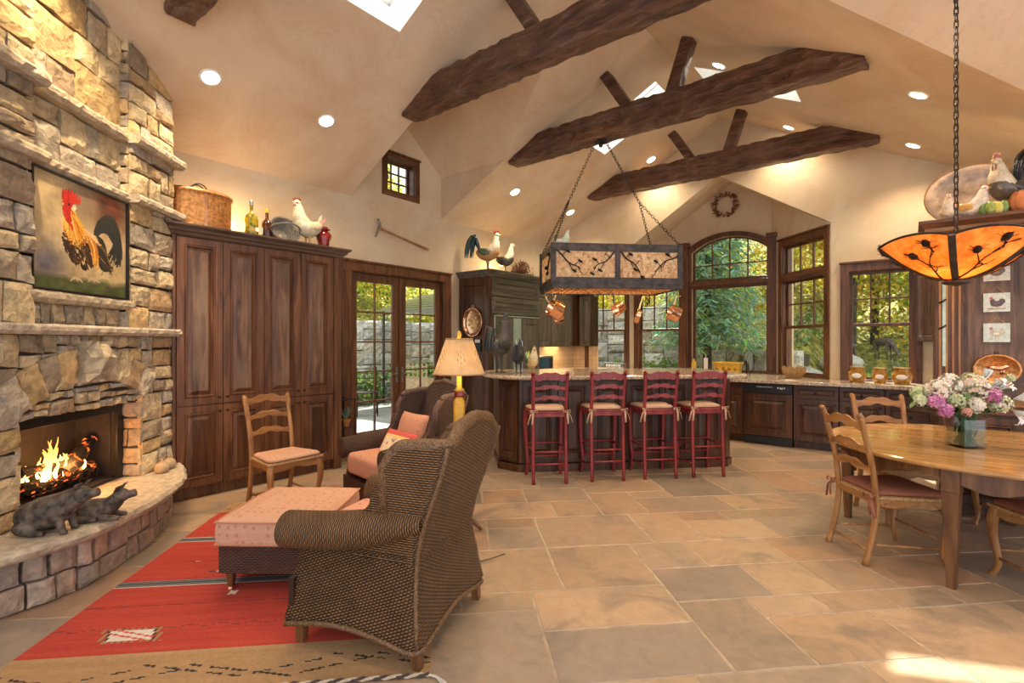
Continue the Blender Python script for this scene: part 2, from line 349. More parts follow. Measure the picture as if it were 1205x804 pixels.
def one_stone(mb, poly, yf, depth, rr, rough=.012, yb=.03, pal=PAL, gap=.008):
    # poly: 4 corners (x,z) counter-clockwise; front at yf-depth, back at yf+yb
    mb.col = stone_color(rr, pal); off = Vector((rr.uniform(0, 90), rr.uniform(0, 90), rr.uniform(0, 90)))
    cx = sum(p[0] for p in poly)/4; cz = sum(p[1] for p in poly)/4
    w = max(.02, abs(poly[1][0]-poly[0][0])); h = max(.02, abs(poly[3][1]-poly[0][1]))
    P = []
    for p in poly:
        dx, dz = p[0]-cx, p[1]-cz
        P.append((cx+dx*(1-2*gap/w)+rr.uniform(-.004, .004), cz+dz*(1-2*gap/h)+rr.uniform(-.004, .004)))
    n = 5; I = {}
    for i in range(n+1):
        for j in range(n+1):
            u, v = i/n, j/n
            x = (P[0][0]*(1-u)+P[1][0]*u)*(1-v) + (P[3][0]*(1-u)+P[2][0]*u)*v
            z = (P[0][1]*(1-u)+P[1][1]*u)*(1-v) + (P[3][1]*(1-u)+P[2][1]*u)*v
            e = min(u, 1-u, v, 1-v); edge = 1 if e > 0 else 0
            nz = noise.noise(Vector((x*9, z*9, 0))+off)*rough + noise.noise(Vector((x*28, z*28, 3))+off)*rough*.5
            y = yf - depth*(.55+.45*min(1, e*n*.9)) + nz*1.4
            if not edge: x += noise.noise(Vector((x*20, z*20, 7))+off)*.006; z += noise.noise(Vector((x*20, z*20, 9))+off)*.006
            I[i, j] = mb.V((x, y, z))
    for i in range(n):
        for j in range(n): mb.F((I[i, j], I[i+1, j], I[i+1, j+1], I[i, j+1]))
    rim = [I[i, 0] for i in range(n)] + [I[n, j] for j in range(n)] + [I[i, n] for i in range(n, 0, -1)] + [I[0, j] for j in range(n, 0, -1)]
    inv = mb.M.inverted(); B = []
    for q in rim:
        p = inv @ Vector(mb.v[q]); B.append(mb.V((p.x, yf+yb, p.z)))
    for k in range(len(rim)): mb.F((rim[k], B[k], B[(k+1) % len(rim)], rim[(k+1) % len(rim)]))
def stones(mb, x0, x1, z0, z1, yf, depth=.03, smax=.2, smin=.07, seed=1, hole=None, pal=PAL, hx=1.6, jit=.5, rough=.012, mortar=True):
    rr = random.Random(seed); regs = [(x0, x1, z0, z1)]
    if hole:
        a, b, c, d = hole; regs = [(x0, a, z0, d), (b, x1, z0, d), (x0, x1, d, z1)]
        if c > z0: regs.append((a, b, z0, c))
    for r in regs:
        if r[1]-r[0] < .02 or r[3]-r[2] < .02: continue
        for (a, b, c, d) in stone_rects(*r, smax, smin, rr, hx):
            s1, s2 = rr.uniform(-.01, .01), rr.uniform(-.01, .01)
            one_stone(mb, [(a, c+s1), (b, c+s2), (b, d+s2*.5), (a, d+s1*.5)], yf, depth*rr.uniform(1-jit, 1+jit), rr, rough, pal=pal)
def ledge(mb, x0, x1, z0, z1, y0, y1, seed=0, n=None, c=(.50, .41, .29), rough=.018):
    # a rock-faced shelf stone: long box whose front edge is broken; y0 front, y1 back
    rr = random.Random(seed); mb.col = c; L = x1-x0; m = n or max(4, int(L/.035)); rs = []
    for i in range(m+1):
        x = x0+L*i/m; a = noise.noise(Vector((x*11, seed*7.3, 0)))*rough; b = noise.noise(Vector((x*25, seed*3.1, 5)))*rough*.5
        rs.append([(x, y1, z0), (x, y0+.02+b, z0+a*.3), (x, y0+a+b, z0+(z1-z0)*.35), (x, y0+a*.7-b, z0+(z1-z0)*.75), (x, y0+.012+a, z1+b*.2), (x, y1, z1)])
    mb.rings(rs)
# ================================================================== ROOM SHELL
def wall(name, outline, holes, f, out, mat, th=.2):
    mb = MB(); loops = [outline]+holes; n = sum(len(l) for l in loops)
    flat = [p for l in loops for p in l]; o = Vector(out)*th
    A = [mb.V(f(a, b)) for a, b in flat]; B = [mb.V(Vector(f(a, b))+o) for a, b in flat]
    for t in tessellate_polygon([[Vector((a, b, 0)) for a, b in l] for l in loops]):
        mb.F([A[k] for k in t]); mb.F([B[k] for k in t][::-1])
    s = 0
    for l in loops:
        for k in range(len(l)):
            a, b = s+k, s+(k+1) % len(l); mb.F((A[a], A[b], B[b], B[a]))
        s += len(l)
    return struct(name, mb, mat)
def rect(a, b, c, d): return [(a, c), (b, c), (b, d), (a, d)]
def arch_pts(x0, x1, z0, zs, rise, n=14):      # rectangle with a shallow arched head
    half = (x1-x0)/2; Rr = (half*half+rise*rise)/(2*rise); cx = (x0+x1)/2; cz = zs+rise-Rr
    a = math.asin(half/Rr)
    return [(x0, z0), (x1, z0)] + [(cx+Rr*math.sin(a-2*a*k/n), cz+Rr*math.cos(a-2*a*k/n)) for k in range(n+1)]
zl = lambda x: 5.18+.5*(x+2.44)
zr = lambda x: 3.96-.5*x
# left wall, with french door, small high window and the dormer gable above it
wall('wall_left', [(-1.2, 0), (9.7, 0), (9.7, 3.2), (8.55, 3.46), (5.5, 3.46), (5.5, 4.12), (4.67, 4.8), (3.84, 4.12), (3.84, 3.46), (-1.2, 3.46)],
     [rect(3.85, 5.56, -0.0+.001, 2.46), rect(4.44, 4.95, 3.69, 4.17)], lambda a, b: (-5.88, a, b), (-1, 0, 0), M['plaster'])
wall('wall_back', [(-5.88, 3.2), (-4.13, 3.2), (-2.49, 4.24), (-.91, 3.23), (-.91, 0), (5, 0), (5, 2.285), (3.35, 2.285), (-2.44, 5.18), (-5.88, 3.46)],
     [rect(-.70, .013, .96, 2.49)], lambda a, b: (a, 8.53, b), (0, 1, 0), M['plaster'])
archhole = arch_pts(-3.254, -1.93, .93, 3.17, .24)
wall('wall_alcove', [(-5.88, 0), (-1.89, 0), (-1.89, 4.03), (-2.49, 4.395), (-4.13, 3.36), (-4.13, 3.2), (-5.88, 3.2)],
     [rect(-5.477, -4.635, .92, 2.62), rect(-4.327, -3.485, .92, 2.62), archhole], lambda a, b: (a, 9.5, b), (0, 1, 0), M['plaster'])
q = .7071
wall('wall_bay', [(0, 0), (1.386, 0), (1.386, 3.9), (0, 3.16)][:2]+[(1.386, 4.0), (0, 3.23)], [rect(.12, 1.09, .97, 3.08)],
     lambda a, b: (-.91-q*a, 8.53+q*a, b), (q, q, 0), M['plaster'])
wall('wall_rear', rect(-5.88, -2.9, 0, 3.46), [], lambda a, b: (a, -1.2, b), (0, -1, 0), M['plaster'])
# ceiling
def slab(mb, outline, holes, zf):
    loops = [outline]+holes; flat = [p for l in loops for p in l]; A = [mb.V((a, b, zf(a, b))) for a, b in flat]
    for t in tessellate_polygon([[Vector((a, b, 0)) for a, b in l] for l in loops]): mb.F([A[k] for k in t])
SKY = [('L', -3.84, -2.78, 2.42, 3.05), ('L', -3.82, -2.72, 6.5, 7.12), ('R', -2.2, -1.08, 6.5, 7.12)]
mb = MB()
slab(mb, [(-5.88, -1.2), (-2.44, -1.2), (-2.44, 8.53), (-5.88, 8.53), (-5.88, 5.5), (-4.555, 5.5), (-3.2, 4.67), (-4.555, 3.84), (-5.88, 3.84)],
     [rect(a, b, c, d) for s, a, b, c, d in SKY if s == 'L'], lambda x, y: zl(x))
slab(mb, [(-2.44, -1.2), (1.5, -1.2), (-2.44, 2.74)], [], lambda x, y: zr(x))
slab(mb, [(-2.44, 2.74), (3.35, 8.53), (-2.44, 8.53)], [rect(*SKY[2][1:])], lambda x, y: zr(x))
slab(mb, [(-2.44, 2.74), (5, 2.74), (5, 8.53), (3.35, 8.53)], [], lambda x, y: 5.18-.5*(y-2.74))
slab(mb, [(-2.44, 2.74), (1.5, -1.2), (5, -1.2), (5, 2.74)], [], lambda x, y: 5.18-.5*(2.74-y))
def poly3(mb, *p): mb.F([mb.V(a) for a in p])
poly3(mb, (-5.88, 5.5, 4.12), (-4.555, 5.5, 4.12), (-3.2, 4.67, 4.8), (-5.88, 4.67, 4.8))
poly3(mb, (-5.88, 3.84, 4.12), (-4.555, 3.84, 4.12), (-3.2, 4.67, 4.8), (-5.88, 4.67, 4.8))
for y in (3.84, 5.5): poly3(mb, (-5.88, y, 3.46), (-5.88, y, 4.12), (-4.555, y, 4.12))
poly3(mb, (-5.88, 8.53, 3.2), (-4.13, 8.53, 3.2), (-4.13, 9.5, 3.36), (-5.88, 9.5, 3.2))
poly3(mb, (-4.13, 8.53, 3.2), (-2.49, 8.53, 4.24), (-2.49, 9.5, 4.395), (-4.13, 9.5, 3.36))
poly3(mb, (-2.49, 8.53, 4.24), (-.91, 8.53, 3.23), (-.91, 9.5, 3.40), (-2.49, 9.5, 4.395))
mb_c = mb; mb = MB()
for s, a, b, c, d in SKY:      # shafts, perpendicular to the slope
    zf = zl if s == 'L' else zr; nx = -.17 if s == 'L' else .17
    lo = [(a, c), (b, c), (b, d), (a, d)]
    for k in range(4):
        (x0, y0), (x1, y1) = lo[k], lo[(k+1) % 4]
        poly3(mb, (x0, y0, zf(x0)), (x1, y1, zf(x1)), (x1+nx, y1, zf(x1)+.34), (x0+nx, y0, zf(x0)+.34))
struct('ceiling', mb_c, M['ceil']); struct('trim_5', mb, M['white'])
n = 0
for s, a, b, c, d in SKY:
    n += 1; zf = zl if s == 'L' else zr; nx = -.17 if s == 'L' else .17
    m2 = MB(); m2.box(-.5, .5, -.5, .5, -.004, .004)
    rt = bpy.data.objects.new('window_%d' % n, None); col.objects.link(rt); rt['kind'] = 'structure'
    rt.location = ((a+b)/2+nx, (c+d)/2, zf((a+b)/2)+.34); rt.rotation_euler = (0, -math.atan(.5) if s == 'L' else math.atan(.5), 0)
    L = (b-a)*1.118/2; W = (d-c)/2
    m2 = MB(); m2.box(-L, L, -W, W, -.004, .004); m2.build('skylight_glazing', M['glass'] if s == 'R' else M['diffuser'], rt)
    m2 = MB()
    for (x0, x1, y0, y1) in ((-L-.05, -L+.03, -W, W), (L-.03, L+.05, -W, W), (-L, L, -W-.05, -W+.03), (-L, L, W-.03, W+.05)): m2.box(x0, x1, y0, y1, -.03, .03)
    m2.build('skylight_frame', M['white'], rt)
# floor: random ashlar flagstones laid on the diagonal, each stone its own height and tone
mb = MB(); rr = random.Random(11); G = .205; NX, NY = 74, 74; grid = [[0]*NY for _ in range(NX)]
TP = [(.42, .31, .215), (.46, .34, .24), (.39, .30, .215), (.37, .295, .225), (.43, .325, .235), (.47, .355, .25), (.42, .285, .195), (.36, .29, .225), (.43, .33, .245), (.31, .26, .215)]
mb.M = Matrix.Rotation(math.radians(45), 4, 'Z')     # local y -> (-.707,.707)
ox, oy = -9.2, -3.2
for i in range(NX):
    for j in range(NY):
        if grid[i][j]: continue
        opts = [(3, 2), (2, 3), (3, 3), (2, 2), (2, 4), (4, 3), (3, 4), (4, 2)]; rr.shuffle(opts)
        for (a, b) in opts+[(2, 1), (1, 2), (1, 1)]:
            if i+a <= NX and j+b <= NY and all(not grid[i+p][j+r] for p in range(a) for r in range(b)): break
        for p in range(a):
            for r in range(b): grid[i+p][j+r] = 1
        x0, y0, x1, y1 = ox+i*G, oy+j*G, ox+(i+a)*G, oy+(j+b)*G
        w = mb.M @ Vector(((x0+x1)/2, (y0+y1)/2, 0))
        if w.x < -6.2 or w.x > 5.2 or w.y < -1.6 or w.y > 9.9: continue
        k = rr.uniform(.82, .99); c = rr.choice(TP); mb.col = (c[0]*k*1.07, c[1]*k*.99, c[2]*k*.91); g = .006; z = rr.uniform(-.0006, .0006)
        pts = []; nn = 4
        for (xa, ya, xb, yb) in ((x0+g, y0+g, x1-g, y0+g), (x1-g, y0+g, x1-g, y1-g), (x1-g, y1-g, x0+g, y1-g), (x0+g, y1-g, x0+g, y0+g)):
            for t in range(nn):
                pts.append((xa+(xb-xa)*t/nn+rr.uniform(-.0035, .0035), ya+(yb-ya)*t/nn+rr.uniform(-.0035, .0035)))
        cx, cy = (x0+x1)/2, (y0+y1)/2
        top = [mb.V((cx+(px-cx)*.985, cy+(py-cy)*.985, z)) for px, py in pts]; bot = [mb.V((px, py, -.006)) for px, py in pts]
        mb.F(top)
        for t in range(len(pts)): mb.F((bot[t], bot[(t+1) % len(pts)], top[(t+1) % len(pts)], top[t]))
fl = struct('floor', mb, M['tile'])
mb = MB(); mb.box(-6.1, 5.2, -1.6, 9.75, -.12, -.0025); struct('trim_1', mb, M['grout'])
# ------------------------------------------------------------------ windows
WN = [3]
def win_root(x, y, rz):
    WN[0] += 1; o = bpy.data.objects.new('window_%d' % WN[0], None); col.objects.link(o); o['kind'] = 'structure'
    o.location = (x, y, 0); o.rotation_euler = (0, 0, rz); return o
def sash(rt, x0, x1, z0, z1, y=.07, fw=.045, cols=1, rows=1, mat=None, name='sash', arch=None):
    mat = mat or M['trimw']; mb = MB(); t = .035; mw = .011
    if arch:
        P = arch_pts(x0, x1, z0, z1, arch); Q = arch_pts(x0+fw, x1-fw, z0+fw, z1-.01, arch-.02); N = len(P)
        mb.rings([[(a, y, b) for a, b in P], [(a, y+t, b) for a, b in P], [(a, y+t, b) for a, b in Q], [(a, y, b) for a, b in Q]], cap=False, loop=True)
        top = lambda x: max(b for (a, b) in Q) - (x-(x0+x1)/2)**2*arch/((x1-x0)/2)**2
    else:
        mb.box(x0, x0+fw, y, y+t, z0, z1).box(x1-fw, x1, y, y+t, z0, z1).box(x0+fw, x1-fw, y, y+t, z0, z0+fw).box(x0+fw, x1-fw, y, y+t, z1-fw, z1)
        top = lambda x: z1-fw
    gw, gh = x1-x0-2*fw, (z1-z0-2*fw) if not arch else (z1-z0-fw)
    for k in range(1, cols): xx = x0+fw+gw*k/cols; mb.box(xx-mw, xx+mw, y+.004, y+t-.004, z0+fw, top(xx))
    for k in range(1, rows): zz = z0+fw+gh*k/rows; mb.box(x0+fw, x1-fw, y+.006, y+t-.006, zz-mw, zz+mw)
    s = mb.build(name, mat, rt, bevel=.003)
    g = MB()
    if arch: P = arch_pts(x0+fw*.5, x1-fw*.5, z0+fw*.5, z1, arch-.01); g.prism(P, y+t/2-.002, y+t/2+.002)
    else: g.box(x0+fw*.5, x1-fw*.5, y+t/2-.002, y+t/2+.002, z0+fw*.5, z1-fw*.5)
    g.build('pane', M['glass'], s)
    return s
def casing(rt, x0, x1, z0, z1, cwid=.1, sill=True, head=.14, mat=None):
    mb = MB(); d = -.028
    for a, b in ((x0-cwid, x0), (x1, x1+cwid)): mb.box(a, b, d, .0, z0, z1); mb.box(a+.02, b-.02, d-.008, d, z0, z1)
    mb.box(x0-cwid, x1+cwid, d, .0, z1, z1+head-.03); mb.box(x0-cwid-.012, x1+cwid+.012, d-.022, .0, z1+head-.03, z1+head)
    mb.box(x0, x0+.012, 0, .16, z0, z1).box(x1-.012, x1, 0, .16, z0, z1).box(x0, x1, 0, .16, z1-.012, z1).box(x0, x1, 0, .16, z0, z0+.012)
    mb.build('window_casing', mat or M['trimw'], rt, bevel=.004)
    if sill: m2 = MB(); m2.box(x0-cwid, x1+cwid, -.05, .02, z0-.035, z0); m2.build('window_sill', M['trimx'], rt, bevel=.004)
def dh(x, y, rz, w, z0, zm, z1, cols=3, rows=2):  # double hung: clear lower sash, divided upper sash
    rt = win_root(x, y, rz); casing(rt, -w/2, w/2, z0, z1)
    sash(rt, -w/2, w/2, zm-.02, z1, .07, .042, cols, rows); sash(rt, -w/2, w/2, z0, zm+.02, .035, .042); return rt
dh(-5.056, 9.5, 0, .842, .92, 1.735, 2.62-.0)
dh(-3.906, 9.5, 0, .842, .92, 1.735, 2.62)
dh(-.343, 8.53, 0, .713, .96, 1.735, 2.49)
# arched window
rt = win_root(-2.592, 9.5, 0); h = .662
sash(rt, -h, h, .93, 2.53, .06, .05); sash(rt, -h, h, 2.62, 3.17, .06, .045, 4, 2, arch=.24)
mb = MB(); mb.box(-h, h, .0, .14, 2.5, 2.65).box(-h-.1, h, -.045, .0, 2.53, 2.60)
P = arch_pts(-h-.12, h+.10, .93, 3.17, .30); Q = arch_pts(-h, h, .93, 3.17, .24)
P = P[1:]+P[:1]; Q = Q[1:]+Q[:1]
mb.rings([[(a, -.04, b) for a, b in P], [(a, .0, b) for a, b in P], [(a, .0, b) for a, b in Q], [(a, -.04, b) for a, b in Q]], cap=False, loop=True)
P2 = [(a*1.03, b+.02 if b > 1 else b) for a, b in P]; P3 = [(a*.985, b-.02 if b > 1 else b) for a, b in P]
mb.rings([[(a, -.062, b) for a, b in P2], [(a, -.04, b) for a, b in P2], [(a, -.04, b) for a, b in P3], [(a, -.062, b) for a, b in P3]], cap=False, loop=True)
mb.build('window_casing', M['trimw'], rt, bevel=.004)
# pilasters flanking the arch
for nm, x0, x1 in (('trim_2', -3.46, -3.30), ('trim_3', -1.925, -1.80)):
    mb = MB(); mb.box(x0, x1, 9.38, 9.5, .93, 3.32).box(x0+.025, x1-.025, 9.365, 9.38, 1.0, 3.2).box(x0-.02, x1+.02, 9.36, 9.5, 3.28, 3.36)
    struct(nm, mb, M['trimw'], bevel=.004)
# bay window: transom over double hung
rt = win_root(-.91-q*.605, 8.53+q*.605, -PI/4); casing(rt, -.485, .485, .97, 3.08, cwid=.085, head=.13)
sash(rt, -.485, .485, 2.60, 3.08, .06, .045, 3, 1); sash(rt, -.485, .485, 1.715, 2.50, .07, .045, 3, 2); sash(rt, -.485, .485, .97, 1.755, .035, .045)
mb = MB(); mb.box(-.485, .485, -.035, .14, 2.49, 2.62); mb.build('transom_bar', M['trimx'], rt, bevel=.006)
# small high window
rt = win_root(-5.88, 4.695, PI/2); mb = MB()
casing(rt, -.255, .255, 3.69, 4.17, cwid=.085, head=.085, sill=False)
mb.box(-.34, .34, -.028, 0, 3.605, 3.69); mb.build('window_apron', M['trimx'], rt, bevel=.004)
sash(rt, -.255, .255, 3.69, 4.17, .13, .04, 3, 3)
# french door
dr = bpy.data.objects.new('door_1', None); col.objects.link(dr); dr['kind'] = 'structure'; dr.location = (-5.88, 4.705, 0); dr.rotation_euler = (0, 0, PI/2)
casing(dr, -.855, .855, 0.0, 2.46, cwid=.14, head=.15, sill=False)
for s in (-1, 1):
    x0, x1 = (-.84, -.004) if s < 0 else (.004, .84); st = .115 if s < 0 else .12; y = .05; mb = MB()
    zz0, zz1 = .24, 2.33
    mb.box(x0, x0+st, y, y+.045, .01, 2.445).box(x1-st, x1, y, y+.045, .01, 2.445).box(x0+st, x1-st, y, y+.045, .01, zz0).box(x0+st, x1-st, y, y+.045, zz1, 2.445)
    for k in range(1, 5): z = zz0+(zz1-zz0)*k/5; mb.box(x0+st, x1-st, y+.008, y+.038, z-.011, z+.011)
    xm = (x0+x1)/2; mb.box(xm-.011, xm+.011, y+.008, y+.038, zz0, zz1)
    lf = mb.build('door_leaf', M['trimw'], dr, bevel=.004)
    g = MB(); g.box(x0+st-.01, x1-st+.01, y+.02, y+.024, zz0-.01, zz1+.01); g.build('glass', M['glass'], lf)
    hx = -.05*1 if s < 0 else .05
    g = MB(); g.box(hx-.018, hx+.018, y-.008, y, .90, 1.12); g.cyl((hx, y-.05, 1.03), (hx, y, 1.03), .009)
    g.tube([(hx, y-.05, 1.03), (hx+s*.04, y-.055, 1.035), (hx+s*.11, y-.05, 1.02)], [.010, .009, .007]); g.build('door_handle', M['pewter'], lf, smooth=False)
mb = MB(); mb.box(-.0125, .0125, .03, .05, .01, 2.44); mb.build('astragal', M['trimw'], dr, bevel=.003)
# baseboard bits
mb = MB(); mb.box(-5.88, -5.86, 5.72, 5.9, 0, .14); struct('baseboard_left', mb, M['trimw'], bevel=.003)
# ------------------------------------------------------------------ beams and braces
def hewn(mb, ringsf, n, seed):
    rr = random.Random(seed); rs = []
    for i in range(n+1):
        ring = ringsf(i/n); out = []
        for k, p in enumerate(ring):
            p = Vector(p); d = noise.noise_vector(Vector((i*.83, k*2.3, seed)))*.022; out.append(p+d)
        rs.append(out)
    mb.rings(rs)
def truss(Y, z0=4.07, hgt=.33, th=.22, xa=-4.56, xb=-.32, braces=True, name='ceiling_beam', which=''):
    def prof(t):
        x = xa+.0+(xb-xa)*t; zt = min(z0+hgt, zl(x)+.04 if x < -2.44 else zr(x)+.04); zt = max(zt, z0+.02)
        return [(x, Y, z0), (x, Y+th, z0), (x, Y+th, (z0+zt)/2), (x, Y+th, zt), (x, Y, zt), (x, Y, (z0+zt)/2)]
    rt = thing(name, which, 'beam', (0, 0, 0), 0, 'hewn ceiling beams with V braces')
    mb = MB(); hewn(mb, prof, 60, int(Y*10)); b = mb.build('tie_beam', M['beam'], rt, bevel=.012, seg=1)
    if braces:
        for xb_, xt in ((-2.72, -3.05), (-2.17, -1.97)):
            m2 = MB(); zb = z0+hgt-.02; ztop = (zl(xt) if xt < -2.44 else zr(xt))+.03; w = .075; yc = Y+th/2
            m2.rings([[(a-w, yc-w, z), (a+w, yc-w, z), (a+w, yc+w, z), (a-w, yc+w, z)] for a, z in ((xb_, zb), ((xb_*2+xt)/3, (zb*2+ztop)/3), ((xb_+2*xt)/3, (zb+2*ztop)/3), (xt, ztop))])
            m2.build('brace', M['beam'], rt, bevel=.008, seg=1)
    rt.location = (0, 0, 0); return rt
truss(1.32, which='dark hewn beam end at the top edge near the stone chimney')
truss(3.65, which='largest looking rough hewn ceiling beam, running out of the top edge of the picture')
truss(5.58, which='middle hewn ceiling beam from which the iron pot rack hangs')
truss(7.84, which='smallest looking hewn ceiling beam in front of the wreath gable')
# ------------------------------------------------------------------ recessed lights
def can(x, y, s, lab):
    z = zl(x) if s == 'L' else zr(x); a = math.atan(.5)*(1 if s == 'R' else -1)
    rt = thing('recessed_light', lab, 'ceiling light', (x, y, z-.004), 0, 'recessed ceiling lights', ry=a)
    mb = MB(); mb.rings([[(r*math.cos(2*PI*k/24), r*math.sin(2*PI*k/24), zz) for k in range(24)] for r, zz in ((.09, .003), (.09, -.004), (.076, -.006), (.07, .002))], cap=False)
    mb.build('trim_ring', M['white'], rt, smooth=True)
    mb = MB(); mb.lathe([(.072, .004), (.072, -.001)], 24); mb.build('lens', M['can'], rt)
    return rt
LIGHTS = [(-4.98, 1.81, 'L', 'recessed light nearest the stone chimney'), (-4.98, 2.96, 'L', 'recessed light above the tall walnut cupboard, second from the chimney'),
          (-4.98, 6.27, 'L', 'recessed light above the refrigerator cupboard roosters'), (-4.97, 7.92, 'L', 'recessed light just left of the pot rack chain, above the far left corner'),
          (-3.51, 8.2, 'L', 'recessed light glowing just above the far ceiling beam, beside its left brace'), (-3.14, 4.75, 'L', 'sliver of recessed light just under the largest beam'),
          (-1.84, 6.33, 'R', 'recessed light seen above the middle beam beside its right brace'), (-1.42, 8.3, 'R', 'recessed light just above the far beam on the right slope'),
          (.05, 6.34, 'R', 'recessed light high on the right slope beside the pendant chain'), (.01, 7.99, 'R', 'recessed light on the right slope nearest the kitchen end wall')]
for x, y, s, lab in LIGHTS: can(x, y, s, lab)
# ================================================================== FIREPLACE
FP = (-q*3.876 - q*2.64, q*3.876 - q*2.64)      # local x runs along the face, local y into the wall
RZ = math.radians(135)
def fpt(x, y, z=0): return (FP[0]-q*x-q*y, FP[1]+q*x-q*y, z)
fp = thing('stone_fireplace', 'tall corner fireplace of rough tan stone with an arched keystone above the fire', 'fireplace', (FP[0], FP[1], 0), RZ)
mb = MB()
stones(mb, -1.05, -.578, .38, 1.55, 0, .028, .30, .11, 3, jit=.3); stones(mb, .578, 1.05, .38, 1.55, 0, .028, .27, .09, 4, jit=.3)
stones(mb, -.578, .578, 1.01, 1.27, 0, .025, .13, .05, 5, hx=2.0); stones(mb, -.578, .578, 1.27, 1.55, 0, .015, .16, .07, 6)
# jambs of the opening
for s in (-1, 1):
    mb.M = Matrix.Translation((s*.578, 0, 0)) @ Matrix.Rotation(-s*PI/2, 4, 'Z')
    if s > 0: stones(mb, -.16, .02, .38, 1.0, 0, .012, .2, .08, 8)
    else: stones(mb, -.02, .16, .38, 1.0, 0, .012, .2, .08, 9)
mb.M = Matrix.Identity(4)
fc = mb.build('lower_stonework', M['stone'], fp)
# arch stones and keystone
mb = MB(); Rr = 1.06; cz = .16; r1, r2 = Rr, Rr+.24; rr = random.Random(5); A0 = .62
angs = [-A0, -.50, -.37, -.25, -.115]; 
for a, b in list(zip(angs[:-1], angs[1:]))+[(.115, .24), (.24, .36), (.36, .49), (.49, A0)]:
    one_stone(mb, [(r1*math.sin(a), cz+r1*math.cos(a)), (r1*math.sin(b), cz+r1*math.cos(b)), (r2*math.sin(b), cz+r2*math.cos(b)), (r2*math.sin(a), cz+r2*math.cos(a))], -.012, .034, rr, yb=.05, gap=.005); mb.build('arch_stone', M['stone'], fp); mb = MB()
mb = MB(); rr = random.Random(2)
one_stone(mb, [(-.125, 1.21), (.125, 1.205), (.135, 1.505), (-.12, 1.51)], -.03, .10, rr, rough=.06, yb=.06, pal=[(.50, .40, .27)]); mb.build('keystone', M['stone'], fp)
mb = MB(); ledge(mb, -1.12, 1.10, 1.545, 1.612, -.09, .1, 4, rough=.012, c=(.60, .50, .38)); mb.build('mantel_shelf', M['stone'], fp)
mb = MB()
stones(mb, -1.05, -.47, 1.61, 4.15, 0, .03, .32, .11, 12, jit=.3); stones(mb, .45, 1.05, 1.61, 4.15, 0, .03, .32, .10, 13, jit=.3)
stones(mb, -.47, .45, 1.61, 1.76, .08, .03, .16, .1, 14, hx=2.2); stones(mb, -.47, .45, 2.68, 3.1, .08, .03, .34, .13, 15, jit=.3); stones(mb, -.47, .45, 3.18, 4.25, .08, .03, .42, .14, 16, jit=.3)
mb.M = Matrix.Translation((.45, 0, 0)) @ Matrix.Rotation(-PI/2, 4, 'Z'); stones(mb, -.10, .0, 1.61, 4.15, 0, .012, .2, .07, 17)
mb.M = Matrix.Translation((-.47, 0, 0)) @ Matrix.Rotation(PI/2, 4, 'Z'); stones(mb, .0, .10, 1.61, 4.15, 0, .012, .2, .07, 18)
mb.M = Matrix.Translation((1.05, 0, 0)) @ Matrix.Rotation(PI/2, 4, 'Z'); stones(mb, .0, .5, .38, 4.15, 0, .02, .2, .08, 19)
mb.M = Matrix.Identity(4); mb.build('upper_stonework', M['stone'], fp)
for (z0, z1, sd) in ((2.62, 2.69, 21), (3.10, 3.18, 25)):
  for kk in range(3):
    mb = MB(); ledge(mb, *((.43, 1.10), (-1.1, -.45), (-.47, .45))[kk], z0, z1, (-.10, -.10, -.02)[kk], (.05, .05, .12)[kk], sd+kk, c=(.56, .46, .33)); mb.build('string_course', M['stone'], fp)
mb = MB(); ledge(mb, -.50, .50, 1.755, 1.83, -.02, .12, 31, rough=.014); mb.build('picture_ledge', M['stone'], fp)
mb = MB(); mb.box(-1.04, -.585, .02, .5, 0, 4.2).box(.585, 1.04, .02, .5, 0, 4.2).box(-.585, .585, .02, .5, 1.012, 1.62).box(-.585, .585, .10, .5, 1.62, 4.2).box(-.585, .585, .5, .7, 0, 4.2)
mb.build('mortar_core', M['mortar'], fp)
# firebox insert
mb = MB(); mb.box(-.585, -.565, .13, .5, .38, 1.01).box(.565, .585, .13, .5, .38, 1.01).box(-.57, .57, .48, .5, .38, 1.01).box(-.57, .57, .13, .5, .38, .395); mb.build('firebox', M['firebrick'], fp)
mb = MB(); mb.box(-.578, -.50, .12, .14, .38, 1.01).box(.50, .578, .12, .14, .38, 1.01).box(-.5, .5, .12, .14, .93, 1.01).box(-.5, .5, .12, .14, .38, .40)
mb.box(.46, .475, .15, .16, .40, .93).box(-.475, -.46, .15, .16, .40, .93); mb.build('firebox_surround', M['black'], fp, bevel=.003)
# hearth
hp = [(-1.6, .25), (-1.45, -.02), (-1.2, -.16), (-.991, -.26), (-.78, -.40), (-.535, -.485), (-.136, -.50), (.238, -.453), (.48, -.39), (.655, -.319), (.85, -.21), (1.008, -.102), (1.12, .0), (1.19, .14), (1.17, .3)]
hp = [(p.x, p.y) for p in smooth_path([(a, b, 0) for a, b in hp], 4)]
h = thing('stone_hearth', 'raised curved hearth with a thick flagstone top in front of the fire', 'hearth', (FP[0], FP[1], 0), RZ)
def offs(pts, d, sd):
    out = []
    for i, (x, y) in enumerate(pts):
        a = Vector(pts[max(i-1, 0)]); b = Vector(pts[min(i+1, len(pts)-1)]); t = (b-a).normalized(); nrm = Vector((t.y, -t.x))
        k = noise.noise(Vector((x*9, y*9, sd)))*.014 + noise.noise(Vector((x*30, y*30, sd)))*.006; out.append((x+nrm.x*(d+k), y+nrm.y*(d+k)))
    return out
mb = MB(); mb.col = (.56, .46, .33); back = [(1.05, .32), (-1.05, .32)]
def ring(d, z, sd): return [(x, y, z+noise.noise(Vector((x*14, y*14, sd)))*.006) for x, y in offs(hp, d, sd)]+[(x, y, z) for x, y in back]
R1, R2, R3, R4 = ring(-.02, .305, 1), ring(0, .325, 2), ring(.012, .352, 3), ring(-.004, .378, 4)
